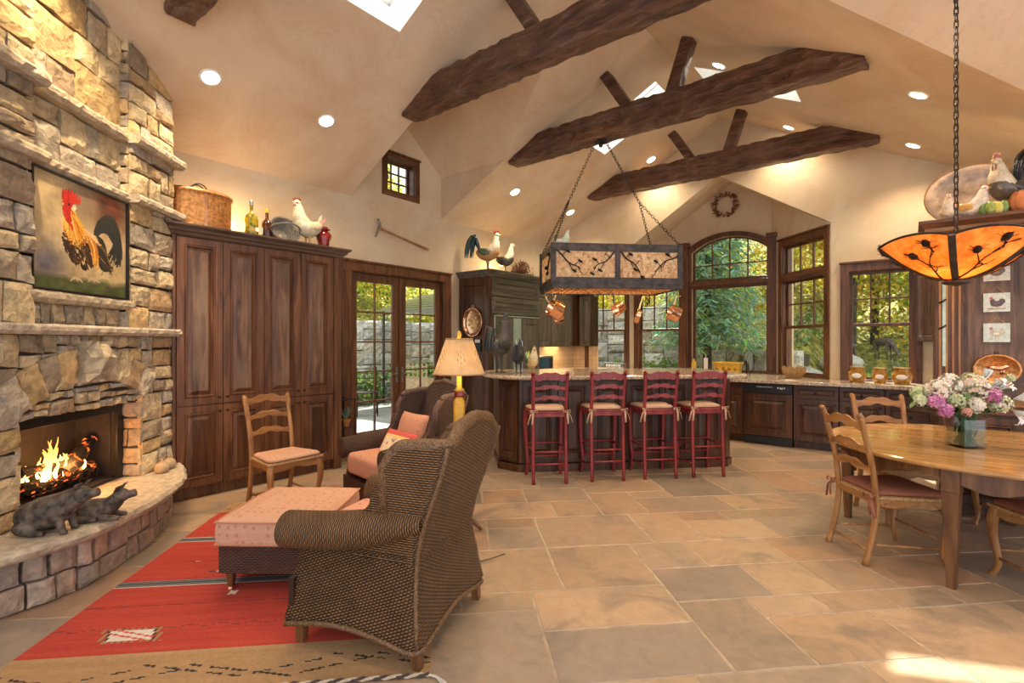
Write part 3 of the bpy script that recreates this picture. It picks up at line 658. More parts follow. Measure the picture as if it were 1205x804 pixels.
top = [(x, y, .38) for x, y in offs(hp, -.02, 4)]+[(x, y, .38) for x, y in back]
for A, B in ((R1, R2), (R2, R3), (R3, R4), (R4, top)): mb.rings([A, B], cap=False)
for ringv, fl_ in ((top, False), (R1, True)):
    idx = [mb.V(p) for p in ringv]
    for t in tessellate_polygon([[Vector(p) for p in ringv]]): mb.F([idx[k] for k in t])
mb.build('hearth_slab', M['stone'], h)
mb = MB(); rr = random.Random(9); base = offs(hp, -.115, 0)
L = [0]
for i in range(1, len(base)): L.append(L[-1]+math.dist(base[i-1], base[i]))
def at(s):
    s = max(0, min(L[-1]-1e-4, s))
    for i in range(1, len(L)):
        if L[i] >= s: break
    f = (s-L[i-1])/(L[i]-L[i-1]); return Vector((base[i-1][0]*(1-f)+base[i][0]*f, base[i-1][1]*(1-f)+base[i][1]*f))
PP = [(.36, .26, .20), (.43, .33, .26), (.29, .22, .17), (.40, .27, .19), (.35, .28, .23)]
class Bent(MB):
    def V(s, p):
        x, y, z = s.M @ Vector(p); c = at(x); d = (at(x+.02)-at(x-.02)).normalized(); nn_ = Vector((-d.y, d.x)); w = c+nn_*y
        s.v.append((w.x, w.y, z)); return len(s.v)-1
class Bent2(Bent): pass
mb2 = Bent()
def bent_stones(x0, x1, z0, z1, seed):
    rr = random.Random(seed)
    for (a, b, c, d) in stone_rects(x0, x1, z0, z1, .21, .11, rr, 1.9):
        m0 = MB(); one_stone(m0, [(a, c), (b, c), (b, d), (a, d)], 0, .025*rr.uniform(.6, 1.4), rr, rough=.008, pal=PP)
        off = len(mb2.v)
        for p in m0.v: mb2.V(p)
        for f, cc in zip(m0.f, m0.c): mb2.F([k+off for k in f], None, cc)
bent_stones(0.05, L[-1]-.05, .0, .31, 4); mb2.build('hearth_stonework', M['stone'], h)
mb = MB(); mb.prism([(x, y) for x, y in offs(hp, -.14, 0)]+back, 0, .306, 'z'); mb.build('hearth_core', M['mortar'], h)
# fire: grate, logs, flames
g = thing('fireplace_grate', 'black iron grate holding the burning logs', 'grate', (FP[0], FP[1], 0), RZ)
mb = MB()
for k in range(7): x = -.27+k*.09; mb.tube([(x, .20, .50), (x, .21, .44), (x, .36, .44), (x, .40, .47)], .008, 6)
mb.tube([(-.3, .24, .44), (.3, .24, .44)], .008, 6).tube([(-.3, .37, .44), (.3, .37, .44)], .008, 6)
for x in (-.27, .27):
    for y in (.24, .37): mb.cyl((x, y, .395), (x, y, .44), .007)
mb.build('bars', M['iron'], g); g.location = fpt(.13, 0)
for i, (a, b, r, lab) in enumerate([((-.32, .30, .49), (.30, .27, .50), .05, 'charred log lying lowest across the grate'), ((-.22, .36, .50), (.28, .35, .52), .045, 'charred log at the rear of the grate'),
                                    ((-.05, .22, .52), (.38, .33, .70), .055, 'blackened log leaning up towards the firebox side'), ((-.28, .34, .60), (.16, .25, .57), .04, 'glowing log on top of the burning pile')]):
    mb = MB(); P = [Vector(a).lerp(Vector(b), t/6) for t in range(7)]; rr = random.Random(i)
    mb.tube([p+Vector((0, rr.uniform(-.008, .008), rr.uniform(-.008, .008))) for p in P], [r*rr.uniform(.85, 1.1) for _ in P], 9)
    o = mb.build('firewood_log', M['ember'], None, smooth=False); o.location = fpt(.13, 0); o.rotation_euler = (0, 0, RZ); tag(o, lab, 'log', 'logs burning on the grate')
mb = MB(); rr = random.Random(21)
for k in range(46):
    x = rr.gauss(.10, .13); y = rr.uniform(.22, .38); hh = rr.uniform(.06, .16)*math.exp(-((x-.10)/.20)**2)+.04; 
    if k in (3, 9, 15): hh = .27; x = [.0, .13, .06][(k//6) % 3]
    w = rr.uniform(.010, .022); ph = rr.uniform(0, 6); pts = [(x+math.sin(ph+t*.75)*.0045*t, y, .52+hh*t/7) for t in range(8)]
    mb.tube(pts, [max(.0015, w*math.sin(PI*(.25+.75*t/7))*1.2) for t in range(8)], 6, .5)
for v_ in range(len(mb.v)): x, y, z = mb.v[v_]; mb.v[v_] = (x, y, z-.5)
o = mb.build('fire', M['flame'], None, smooth=True); o.location = (FP[0], FP[1], .5); o.rotation_euler = (0, 0, RZ); tag(o, 'orange flames rising from the logs in the stone fireplace', 'fire', kind='stuff')
# painting of a rooster
NXP, NZP = 168, 144
def paint_rooster():
    g = {}
    for i in range(NXP):
        for j in range(NZP):
            u, v = (i+.5)/NXP, (j+.5)/NZP; n1 = noise.noise(Vector((u*3, v*3, 1)))+.5*noise.noise(Vector((u*9, v*9, 2)))+.3*noise.noise(Vector((u*24, v*24, 2)))
            c = Vector((.60, .45, .24))*(1+.5*n1); d = math.exp(-((u-.80)**2+(v-.88)**2)/.07); c = c.lerp(Vector((.20, .055, .03))*(1+.8*n1), min(1, d*1.2))
            d = math.exp(-((u-.12)**2+(v-.22)**2)/.045); c = c.lerp(Vector((.16, .15, .18))*(1+.6*n1), min(1, d)); d = math.exp(-((u-.5)**2+(v-.85)**2)/.02); c = c.lerp(Vector((.30, .20, .13)), min(.8, d))
            if v < .16+.06*n1: c = c.lerp(Vector((.085, .10, .035))*(1+.9*n1), min(1, (.18+.06*n1-v)*14))
            g[i, j] = c
    def disc(x, y, r, c, k=1.0):
        a, b, rx = x*NXP, y*NZP, r*NXP
        for i in range(int(a-rx), int(a+rx)+2):
            for j in range(int(b-rx), int(b+rx)+2):
                if (i, j) in g and (i+.5-a)**2+(j+.5-b)**2 <= rx*rx: g[i, j] = g[i, j].lerp(Vector(c), k)
    def stroke(P, w0, w1, c, k=1.0):
        Q = smooth_path([(x, y, 0) for x, y in P], 14); n = len(Q)
        for t, p in enumerate(Q): f = t/(n-1); disc(p.x, p.y, (w0*(1-f)+w1*f)*(.35+.65*math.sin(PI*min(1, .12+f*.95))), c, k)
    rr = random.Random(17)
    for k in range(34):      # sickle feathers
        f = k/33; x1, y1 = .80+.15*(1-f)-.10*f, .20+.16*rr.random()+.12*(1-f); top = .80-.16*f
        c = rr.choice([(.012, .018, .016), (.02, .028, .026), (.03, .03, .028), (.05, .045, .035)] + ([(.26, .20, .12)] if k % 4 == 0 else []))
        stroke([(.60, .44+.06*(1-f)), (.66, .60+.10*(1-f)), (.76+.04*(1-f), top), (.90-.05*f, top-.10), (.95-.12*f, .50), (x1, y1)], .021, .016, c)
    for k in range(26): y = .56-.010*k; stroke([(.62+.002*k, y), (.72, y-.05), (.78+.06*rr.random(), .22+.08*rr.random())], .022, .014, rr.choice([(.02, .024, .02), (.05, .035, .02), (.30, .17, .05), (.012, .012, .012)]))
    for k in range(220):     # breast and belly
        a = rr.uniform(0, 2*PI); r = math.sqrt(rr.random()); x, y = .45+.155*r*math.cos(a)*1.05, .41+.17*r*math.sin(a); x += (.41-y)*.35
        stroke([(x, y), (x+.02, y-.035)], .014, .008, rr.choice([(.03, .014, .008), (.05, .022, .012), (.018, .010, .008), (.09, .035, .015)]))
    for k in range(60): f = rr.random(); x, y = .58+.07*rr.random(), .52-.02*f; stroke([(x-.05, y+.02), (x, y-.08), (x+.02, .22+.10*rr.random())], .012, .005, rr.choice([(.62, .24, .03), (.75, .36, .05), (.48, .14, .02), (.80, .48, .12)]))
    for k in range(16): stroke([(.44+.005*k, .46-.004*k), (.50+.004*k, .36-.006*k), (.56+.003*k, .27)], .011, .005, [(.06, .03, .015), (.32, .17, .06), (.02, .014, .01)][k % 3])
    for k in range(230):     # hackle
        f = rr.random(); x0, y0 = .31+.07*f+.02*rr.random(), .74-.05*rr.random(); x1, y1 = .29+.27*f, .50-.10*math.sin(PI*f)+.06*rr.random()
        stroke([(x0, y0), ((x0+x1)/2-.012, (y0+y1)/2+.02), (x1, y1)], .012, .004, rr.choice([(.80, .36, .03), (.88, .48, .07), (.70, .24, .02), (.90, .60, .16), (.52, .13, .015)]))
    for k in range(14): stroke([(.50+.01*k, .60-.003*k), (.57+.008*k, .57-.006*k), (.62+.006*k, .50)], .010, .003, [(.78, .60, .36), (.70, .42, .14)][k % 2])
    for (a, b, x, y) in ((.44, .24, .415, .13), (.60, .24, .60, .15)):
        stroke([(a, b), ((a+x)/2, (b+y)/2), (x, y)], .026, .014, (.46, .33, .18))
        for dx in (-.055, .02, .075): stroke([(x, y), (x+dx*.6, y-.012), (x+dx, y-.04)], .012, .006, (.55, .42, .25))
    for (x, y, r) in ((.335, .78, .052), (.355, .815, .045), (.30, .77, .03), (.325, .70, .040), (.34, .655, .034), (.31, .73, .03)): disc(x, y, r, (.58, .018, .014))
    for k in range(7): stroke([(.285+.026*k, .82), (.29+.027*k, .86+.045*math.sin(.6+k*.45)), (.292+.028*k, .895+.03*math.sin(k*.5))], .017, .006, rr.choice([(.50, .012, .012), (.64, .03, .02)]))
    disc(.40, .775, .022, (.74, .60, .42)); stroke([(.375, .755), (.41, .758)], .014, .012, (.80, .70, .52)); disc(.345, .785, .010, (.02, .01, .01)); stroke([(.29, .775), (.255, .765)], .016, .005, (.60, .40, .14))
    for k in range(20): stroke([(.30+.004*k, .70-.005*k), (.31+.004*k, .66-.006*k)], .010, .005, rr.choice([(.62, .03, .02), (.48, .01, .01), (.72, .10, .04)]))
    return {k: tuple(max(.005, min(1, x)) for x in c) for k, c in g.items()}
pt = thing('rooster_painting', 'framed painting of an orange and black rooster set in the chimney stone', 'painting', (FP[0], FP[1], 0), RZ)
mb = MB(); NX_, NZ_ = NXP, NZP; PIC = paint_rooster(); x0, x1, z0, z1 = -.475, .412, 1.845, 2.60
I = [[mb.V((x0+(x1-x0)*i/NX_, .0, z0+(z1-z0)*j/NZ_)) for j in range(NZ_+1)] for i in range(NX_+1)]
for i in range(NX_):
    for j in range(NZ_): mb.F((I[i][j], I[i+1][j], I[i+1][j+1], I[i][j+1]), None, PIC[i, j])
cv = mb.build('canvas', M['paint'], pt); cv.location = (0, .005, 0)
mb = MB(); mb.box(x0-.012, x0, -.015, .045, z0-.012, z1+.012).box(x1, x1+.012, -.015, .045, z0-.012, z1+.012).box(x0, x1, -.015, .045, z0-.012, z0).box(x0, x1, -.015, .045, z1, z1+.012).box(x0, x1, .01, .045, z0, z1)
mb.build('frame', M['black'], pt)
# stone pigs
def pig(name, lab, loc, rz, s, sitting=True, collar=False):
    rt = thing(name, lab, 'statue', loc, rz, 'carved pigs on the hearth'); mb = MB()
    if sitting:
        mb.tube(smooth_path([(-.20, 0, .06), (-.16, 0, .12), (-.06, 0, .15), (.05, 0, .19), (.13, 0, .245), (.19, 0, .275)], 4), lerp([.05, .105, .125, .115, .085, .07], 21), 16)
        mb.ball((-.13, .085, .065), .085, .045, .06); mb.ball((-.13, -.085, .065), .085, .045, .06)      # haunches
        for y in (-.06, .06): mb.tube([(.06, y, .15), (.10, y, .08), (.115, y, .015), (.14, y, .012)], [.042, .028, .022, .018], 8); mb.tube([(-.09, y*1.5, .022), (.0, y*1.5, .02)], [.03, .02], 8)
        hd = Vector((.21, 0, .285))
    else:
        mb.tube(smooth_path([(-.17, 0, .07), (-.10, 0, .10), (.0, 0, .10), (.10, 0, .13), (.16, 0, .19)], 4), lerp([.05, .09, .095, .075, .06], 17), 16)
        for y in (-.07, .07): mb.tube([(.05, y, .05), (.15, y, .025), (.19, y, .02)], [.03, .024, .018], 8); mb.tube([(-.12, y, .04), (-.02, y, .03), (.02, y, .02)], [.045, .035, .02], 8)
        hd = Vector((.18, 0, .21))
    mb.ball(hd, .07, .06, .062)
    mb.tube([hd+Vector((.03, 0, .0)), hd+Vector((.085, 0, .008)), hd+Vector((.112, 0, .016)), hd+Vector((.115, 0, .017))], [.046, .034, .034, .026], 12)
    body = mb.build('body', M['pigstone'], rt, smooth=True)
    for y in (-1, 1):
        e = MB(); e.tube([hd+Vector((-.02, y*.035, .045)), hd+Vector((.005, y*.055, .085)), hd+Vector((.035, y*.05, .105))], [.026, .024, .003], 8, .35); e.build('ear', M['pigstone'], body, smooth=True)
    if collar: e = MB(); e.tube([(.13+.055*math.sin(a)*.6-.0, .092*math.cos(a), .235+.092*math.sin(a)*.75) for a in [2*PI*k/20 for k in range(20)]], .008, 6, loop=True); e.build('collar', M['pigstone'], body)
    e = MB(); e.tube([(-.24, 0, .08), (-.265, .01, .10), (-.25, .02, .12), (-.24, .005, .11)], .008, 6); e.build('tail', M['pigstone'], body)
    rt.scale = (s, s, s); return rt
l_, v_ = -2.69, 2.95
pig('pig_statue', 'large dark carved stone pig sitting on the hearth', cw(-2.70, 2.92, .38), face(1, .12)+PI/2, .76, True, True)
pig('pig_statue', 'smaller carved stone pig lying behind the large one on the hearth', cw(-2.60, 3.12, .38), face(1, .25)+PI/2, .70, False)
for (x, y, sc, lab) in ((.66, -.13, 1, 'small round clay jug on the hearth, the nearer of two'), (.80, -.11, 1.0, 'small round clay jug on the hearth, beside the wooden cupboard')):
    rt = thing('clay_jug', lab, 'jug', fpt(x, y, .38), 0, 'clay jugs on the hearth'); mb = MB()
    mb.lathe([(.02, 0), (.048, .012), (.058, .045), (.045, .08), (.016, .096), (.013, .112), (.020, .12)], 18); mb.build('body', M['clay'], rt, smooth=True)
    mb = MB(); mb.tube([(.015, 0, .112), (.035, 0, .10), (.045, 0, .08)], .004, 6); mb.build('handle', M['clay'], rt)
# ================================================================== TALL CUPBOARD
def panel_mb(mb, x0, x1, z0, z1, fr=.065, y=0, th=.022, raised=True):
    def rg(i, yy): return [(x0+i, yy, z0+i), (x1-i, yy, z0+i), (x1-i, yy, z1-i), (x0+i, yy, z1-i)]
    rs = [rg(0, y+th), rg(0, y), rg(fr, y), rg(fr+.005, y+.004), rg(fr+.010, y-.004), rg(fr+.018, y-.004), rg(fr+.026, y+.016)]
    if raised: rs += [rg(fr+.034, y+.016), rg(fr+.064, y+.003), rg(fr+.067, y+.0)]
    mb.rings(rs); mb.mi[-1] = 1
def knob(parent, x, z, y=0, r=.014, mat='iron'):
    mb = MB(); mb.lathe([(.005, 0), (.006, .012), (r, .018), (r*.9, .028), (.003, .032)], 10)
    for i, p in enumerate(mb.v): mb.v[i] = (p[0]+x, y-p[2], p[1]+z)
    return mb.build('knob', M[mat], parent, smooth=True)
def crown(mb, x0, x1, y0, y1, z0, z1, out=.09, left=True, right=True):
    pr = [(0, 0), (.2, .12), (.28, .3), (.55, .42), (.62, .6), (.9, .78), (1, .84), (1, 1)]
    rs = []
    for a, b in pr:
        o = a*out; z = z0+(z1-z0)*b; xl, xr = x0-(o if left else 0), x1+(o if right else 0)
        rs.append([(xl, y0-o, z), (xr, y0-o, z), (xr, y1, z), (xl, y1, z)])
    mb.rings(rs)
CB = thing('tall_cupboard', 'tall aged walnut cupboard with four long panelled doors over four short ones', 'cupboard', (-5.28, 0, 0), PI/2)
mb = MB(); mb.box(1.60, 3.335, .022, .595, .11, 2.50).box(1.62, 3.24, .07, .6, 0, .11).box(3.24, 3.335, .0, .6, 0, 2.5).box(1.6, 1.625, 0, .02, .1, 2.5); mb.build('body', M['trimw'], CB, bevel=.003)
mb = MB(); crown(mb, 1.60, 3.335, 0, .595, 2.485, 2.592, .085); mb.build('crown_molding', M['aged_x'], CB)
dx = [1.632, 2.03, 2.43, 2.83, 3.232]
for k in range(4):
    for z0, z1, nm in ((.90, 2.475, 'upper'), (.13, .885, 'lower')):
        mb = MB(); panel_mb(mb, dx[k]+.003, dx[k+1]-.003, z0, z1, .062); d = mb.build('door', [M['trimw'], M['aged']] if nm == 'upper' else [M['trimw'], M['walnut']], CB)
        kx = dx[k+1]-.035 if k % 2 == 0 else dx[k]+.035
        knob(d, kx, z0+.06 if nm == 'upper' else z1-.06, -.0)
# ------------------------------------------------------------------ things on the cupboard
def on_cup(x, Y, z=2.592): return (x, Y, z)
def flatv(mb): pass
rt = thing('copper_boiler', 'large oval copper boiler with a lid on the tall cupboard', 'boiler', (-5.53, 1.90, 2.592), PI/2)
mb = MB(); mb.lathe([(.285, 0), (.30, .012), (.30, .33), (.306, .335), (.306, .35), (.30, .352)], 36, sx=1, sy=.62); mb.build('body', M['copper_old'], rt, smooth=False)
mb = MB(); mb.lathe([(.312, .345), (.316, .37), (.29, .392), (.15, .41), (.01, .415)], 36, sx=1, sy=.62); mb.build('lid', M['copper_old'], rt, smooth=True)
mb = MB(); 
for y in (-.03, .03): mb.tube([(.07*math.cos(a), y, .405+.065*math.sin(a)) for a in [PI*k/10 for k in range(11)]], .006, 6)
mb.build('handle', M['iron'], rt)
mb = MB(); mb.box(-.012, .012, -.19, -.183, .0, .35); mb.build('seam_strap', M['copper'], rt)
def bottle(lab, x, Y, h, r, body, cap, liquid, group='bottles on the tall cupboard'):
    rt = thing('glass_bottle', lab, 'bottle', (x, Y, 2.592), PI/2, group); mb = MB(); s = h/.4
    mb.lathe([(r*.9, 0), (r, .01), (r, .20*s), (r*.85, .235*s), (.018, .275*s), (.016, .33*s), (.02, .335*s), (.019, .35*s)], 20); mb.build('body', M[liquid], rt, smooth=True)
    mb = MB(); mb.lathe([(.018, .345*s), (.02, .35*s), (.02, .395*s), (.015, .4*s)], 14); mb.build('stopper', M[cap], rt, smooth=True); return rt
t = NT('olive_oil'); a = t.noise(t.coord(), 20, 2); t.set(t.ramp(a, [(.35, (.05, .07, .008)), (.5, (.30, .24, .02)), (.65, (.48, .33, .02))]), .08); M['olive'] = t.m
M['darkbottle'] = plain('dark_bottle', (.10, .03, .012), .08, var=.4); M['yellowcap'] = plain('yellow_cap', (.75, .45, .03), .4)
b1 = bottle('tall green and yellow olive oil bottle on the cupboard with a steel stopper', -5.5, 2.395, .42, .068, None, 'steel', 'olive')
mb = MB(); mb.lathe([(.0, 0), (.024, .001), (.024, .003)], 16); 
for i, p in enumerate(mb.v): mb.v[i] = (p[0]+.03, -.068-p[2]*.5, p[1]+.10)
mb.build('paper_label', M['white'], b1)
bottle('dark brown bottle with a yellow sealed cap on the cupboard', -5.5, 2.56, .36, .055, None, 'yellowcap', 'darkbottle')
rt = thing('woven_basket', 'gray wicker basket tipped on its side on the cupboard', 'basket', (-5.46, 2.74, 2.592+.155), PI/2, rx=1.15)
mb = MB(); mb.lathe([(.03, -.13), (.11, -.12), (.15, -.03), (.165, .0), (.17, .012), (.155, .0), (.14, -.03), (.10, -.11), (.02, -.118)], 30, cap=False); mb.build('bowl', M['basket_gray'], rt, smooth=True)
mb = MB(); mb.tube([(.165*math.cos(a), 0, .165*math.sin(a)*.8) for a in [PI*k/14 for k in range(15)]], .011, 6); mb.build('handle', M['basket_gray'], rt)
rt = thing('ginger_jar', 'red glazed ceramic jar on the end of the cupboard', 'jar', (-5.45, 3.205, 2.592), 0)
M['redglaze'] = plain('red_glaze', (.27, .012, .012), .12, var=.5, scale=8)
mb = MB(); mb.lathe([(.052, 0), (.056, .01), (.06, .05), (.085, .14), (.088, .17), (.07, .20), (.046, .215), (.046, .225), (.07, .232), (.072, .24)], 24); mb.build('body', M['redglaze'], rt, smooth=True)
mb = MB(); mb.lathe([(.05, .238), (.05, .262), (.044, .268), (.01, .270)], 24); mb.build('lid', M['redglaze'], rt, smooth=True)
# ================================================================== ROOSTERS
def rooster(name, lab, loc, rz, s=1, body=(.8,.75,.6), neck=None, tailc=(.03,.06,.06), comb=(.5,.05,.04), legs=(.5,.35,.1), wing=None, tail=1.0, hen=False, rough=None, stand=.16, group=None, headup=0, bodyw=1, mat='glaze', facez=0):
    neck = neck or body; wing = wing or body; rt = thing(name, lab, 'rooster figurine', loc, rz, group); L = stand
    # +X is forward
    mb = MB(); mb.col = body
    P = smooth_path([(-.15, 0, L+.14), (-.09, 0, L+.105), (0, 0, L+.085), (.08, 0, L+.11), (.115, 0, L+.17)], 5); mb.tube(P, [(r*bodyw, r) for r in lerp([.03, .075, .098, .088, .06], len(P))], 16)
    bd = mb.build('body', M[mat], rt, smooth=True)
    mb = MB(); P = smooth_path([(.06, 0, L+.12), (.105, 0, L+.19), (.115, 0, L+.25+headup*.5), (.13, 0, L+.31+headup)], 5)
    mb.col = neck; mb.tube(P, lerp([.090, .078, .056, .038], len(P)), 14); mb.ball((.138, 0, L+.325+headup), .042, .034, .036); hz = L+.325+headup
    mb.build('neck', M[mat], rt, smooth=True)
    hd = MB(); hd.col = (.6, .4, .1); hd.tube([(.165, 0, hz), (.19, 0, hz-.004), (.205, 0, hz-.012)], [.014, .008, .001], 8); hd.build('beak', M[mat], rt)
    hd = MB(); hd.col = comb; k = 1 if not hen else .55
    prof = [(.095, hz+.02)]
    for i in range(5): prof += [(.092+.018*i, hz+.03+.052*k-.004*abs(i-1.5)), (.103+.017*i, hz+.032+.018*k)]
    prof += [(.185, hz+.015), (.16, hz+.02), (.12, hz+.028)]
    hd.prism(prof, -.006, .006); hd.build('comb', M[mat], rt, bevel=.002)
    hd = MB(); hd.col = comb
    for y in (-.012, .012): hd.ball((.158, y, hz-.045*k-.01), .016, .008, .034*k)
    hd.ball((.145, 0, hz-.005), .03, .034, .018); hd.build('wattle', M[mat], rt, smooth=True)
    for sd in (-1, 1):
        w = MB(); w.col = wing; w.M = T(-.01, sd*.082*bodyw, L+.105, 0, .25, 0)
        w.tube([(.07, 0, .02), (.03, 0, .01), (-.05, 0, 0), (-.12, 0, .01)], [(.02, .045), (.026, .06), (.018, .045), (.004, .008)], 10, up=(0, 1, 0)) if False else w.ball((-.02, 0, 0), .095, .022, .052)
        w.build('wing', M[mat], rt, smooth=True)
        lg = MB(); lg.col = legs; y = sd*.035
        lg.tube([(.0, y, L+.05), (.005, y, L*.55), (.012, y, .015)], [.022, .010, .009], 8)
        for a in (-.5, 0, .5): lg.tube([(.01, y, .014), (.055*math.cos(a)+.01, y+.05*math.sin(a), .006)], [.008, .004], 6)
        lg.tube([(.01, y, .014), (-.025, y, .006)], [.008, .004], 6); lg.build('leg', M[mat], rt)
    tl = MB(); rr = random.Random(int(s*100)+len(lab)); nf = 16 if not hen else 8
    for i in range(nf):
        tl.col = tuple(max(.003, c*rr.uniform(.55, 1.8)) for c in tailc); a = (i/(nf-1)-.35)*1.3; y = rr.uniform(-.04, .04); ln = tail*rr.uniform(.8, 1.15)*(1-.25*abs(a))
        if hen: pts = [(-.11, y*.6, L+.13), (-.16, y, L+.18+.03*a), (-.20*ln, y, L+.235+.06*a)]; rd = [.025, .02, .006]
        else:
            up = .13+.09*a
            pts = smooth_path([(-.11, y*.5, L+.13), (-.15, y*.8, L+.15+up*.8*ln), (-.215*ln-.01, y, L+.16+up*1.15*ln), (-.275*ln, y*1.2, L+.12+up*.6*ln), (-.30*ln, y*1.3, L+.03+up*.1)], 4); rd = lerp([.02, .022, .02, .016, .003], len(pts))
        tl.tube(pts, rd, 7, .55)
    tl.build('tail', M[mat], rt, smooth=True)
    rt.scale = (s, s, s); return rt
def toward(l, v): return face(l, v)+PI/2      # rz so that local +X faces along (l, v)
rooster('rooster_figurine', 'white ceramic hen with a red comb on the tall cupboard beside the red jar', (-5.47, 3.02, 2.592), toward(-.55, -.85), 1.05, (.78, .70, .50), tailc=(.60, .45, .30), wing=(.74, .64, .42), hen=True, legs=(.6, .4, .15), comb=(.30, .03, .02), stand=.12, headup=.02, bodyw=1.1)
# ================================================================== RUG
def rug_col(u, v, W, H):     # metres from the left edge and the near edge
    n = noise.noise(Vector((u*1.2, v*22, 0)))*.5+noise.noise(Vector((u*4, v*60, 3)))*.3
    red = Vector((.36, .026, .017)).lerp(Vector((.50, .060, .032)), .5+n) ; tan = Vector((.42, .25, .115)).lerp(Vector((.33, .185, .08)), .5+n)
    tan_edge = .30
    c = red
    if v < tan_edge or v > H-.25:
        c = tan; vv = v if v < tan_edge else H-v
        for k, (o_, ln) in enumerate(((0, .10), (.21, .08))):
            uu = u+o_; cell = math.floor(uu/.105); fr_ = uu-cell*.105; tri = abs(((cell) % 8)-4); yy = .06+.028*tri+.018*k+(fr_-.05)*.25*(1 if (cell % 8) > 4 else -1)
            if fr_ < ln*(.62+.3*(cell % 2)) and abs(vv-yy) < .0055: return Vector((.025, .018, .015))
        return c
    for yc in (1.02, 1.72):
        d = abs(v-yc)
        if d < .035: c = Vector((.03, .03, .035)) if int(d/.0085) % 2 == 0 else Vector((.22, .22, .22))
        elif d < .042: c = Vector((.55, .5, .42))
    if abs(v-.52-.008*math.sin(u*40)) < .003 or (abs(v-.75) < .0025 and (u*7 % 1) < .7) or abs(v-.44) < .002: c = Vector((.16, .03, .025))
    def motif(cx, cy, kind):
        dx, dy = u-cx, v-cy
        if kind == 'cross' and (abs(dx)+abs(dy) < .05) and (abs(dx-dy) < .012 or abs(dx+dy) < .012): return Vector((.75, .6, .5))
        if kind == 'box':
            x2 = dx+dy*.45
            if abs(x2) < .115 and abs(dy) < .05:
                if abs(x2) > .105: return Vector((.05, .03, .02))
                return Vector((.6, .08, .05)) if abs(abs(x2*.42+dy)-.02) < .007 else Vector((.66, .58, .50))
            if abs(x2) < .145 and abs(dy) < .065 and ((dx*30) % 1 < .5): return Vector((.30, .22, .09))
        if kind == 'dash' and abs(dx) < .035 and abs(dy) < .006: return Vector((.65, .45, .38)) if dx > 0 else Vector((.08, .03, .03))
        if kind == 'star':
            a, b = abs(dx), abs(dy)
            if a < .30 and b < .16 and (a*.5+b < .14 or (b < .05 and a < .27) or (abs(a-.17) < .045 and b < .15)):
                return Vector((.38, .26, .12)) if a*.5+b > .10 or b > .05 else (Vector((.08, .04, .03)) if (abs(b-.04) < .006) else Vector((.33, .24, .12)))
    for m in ((.42, .46, 'box'), (.74, .86, 'cross'), (.50, 1.16, 'dash'), (.62, 1.50, 'cross'), (.36, 1.52, 'dash'), (1.05, 1.36, 'star'), (.30, 1.33, 'dash'), (1.28, .62, 'box'), (1.15, .95, 'dash'), (1.2, 2.0, 'cross'), (1.5, .80, 'cross'), (.7, 2.0, 'box')):
        r = motif(*m)
        if r: c = r
    return c
W, H = 1.94, 2.58; mb = MB(); a, b = 130, 300
# origin = near-left corner; local x along (.994,.108), y along (-.108,.994) of the viewpoint frame
I = [[mb.V((W*i/a, H*j/b, .009)) for j in range(b+1)] for i in range(a+1)]
for i in range(a):
    for j in range(b): mb.F((I[i][j], I[i+1][j], I[i+1][j+1], I[i][j+1]), None, tuple(max(.004, x) for x in rug_col(W*(i+.5)/a, H*(j+.5)/b, W, H)))
mb.col = (.45, .25, .11); mb.box(0, W, 0, H, .001, .0085)
rg = thing('kilim_rug', 'red flat-woven rug with black stripes and tan zigzag borders under the armchair', 'rug', cw(-2.30, 2.02, 0), face(-.108, .994))
mb.build('rug_field', M['rug'], rg)
mb = MB(); 
for k in range(2):
    P = [(W*t/60, -.008+.006*math.sin(t*2.1+k*PI), .012+.005*math.cos(t*2.1+k*PI)) for t in range(61)]; mb.col = (.45, .36, .26) if k else (.06, .04, .035); mb.tube(P, .007, 6)
mb.build('braided_edge', M['rug'], rg)
mb = MB(); mb.col = (.62, .55, .47); rr = random.Random(3)
for k in range(9): mb.tube([(W, -.01, .012), (W+.03, -.02-.01*rr.random(), .012), (W+.06+.02*rr.random(), -.05-.03*rr.random(), .006)], [.005, .004, .002], 5)
mb.build('tassel', M['rug'], rg)
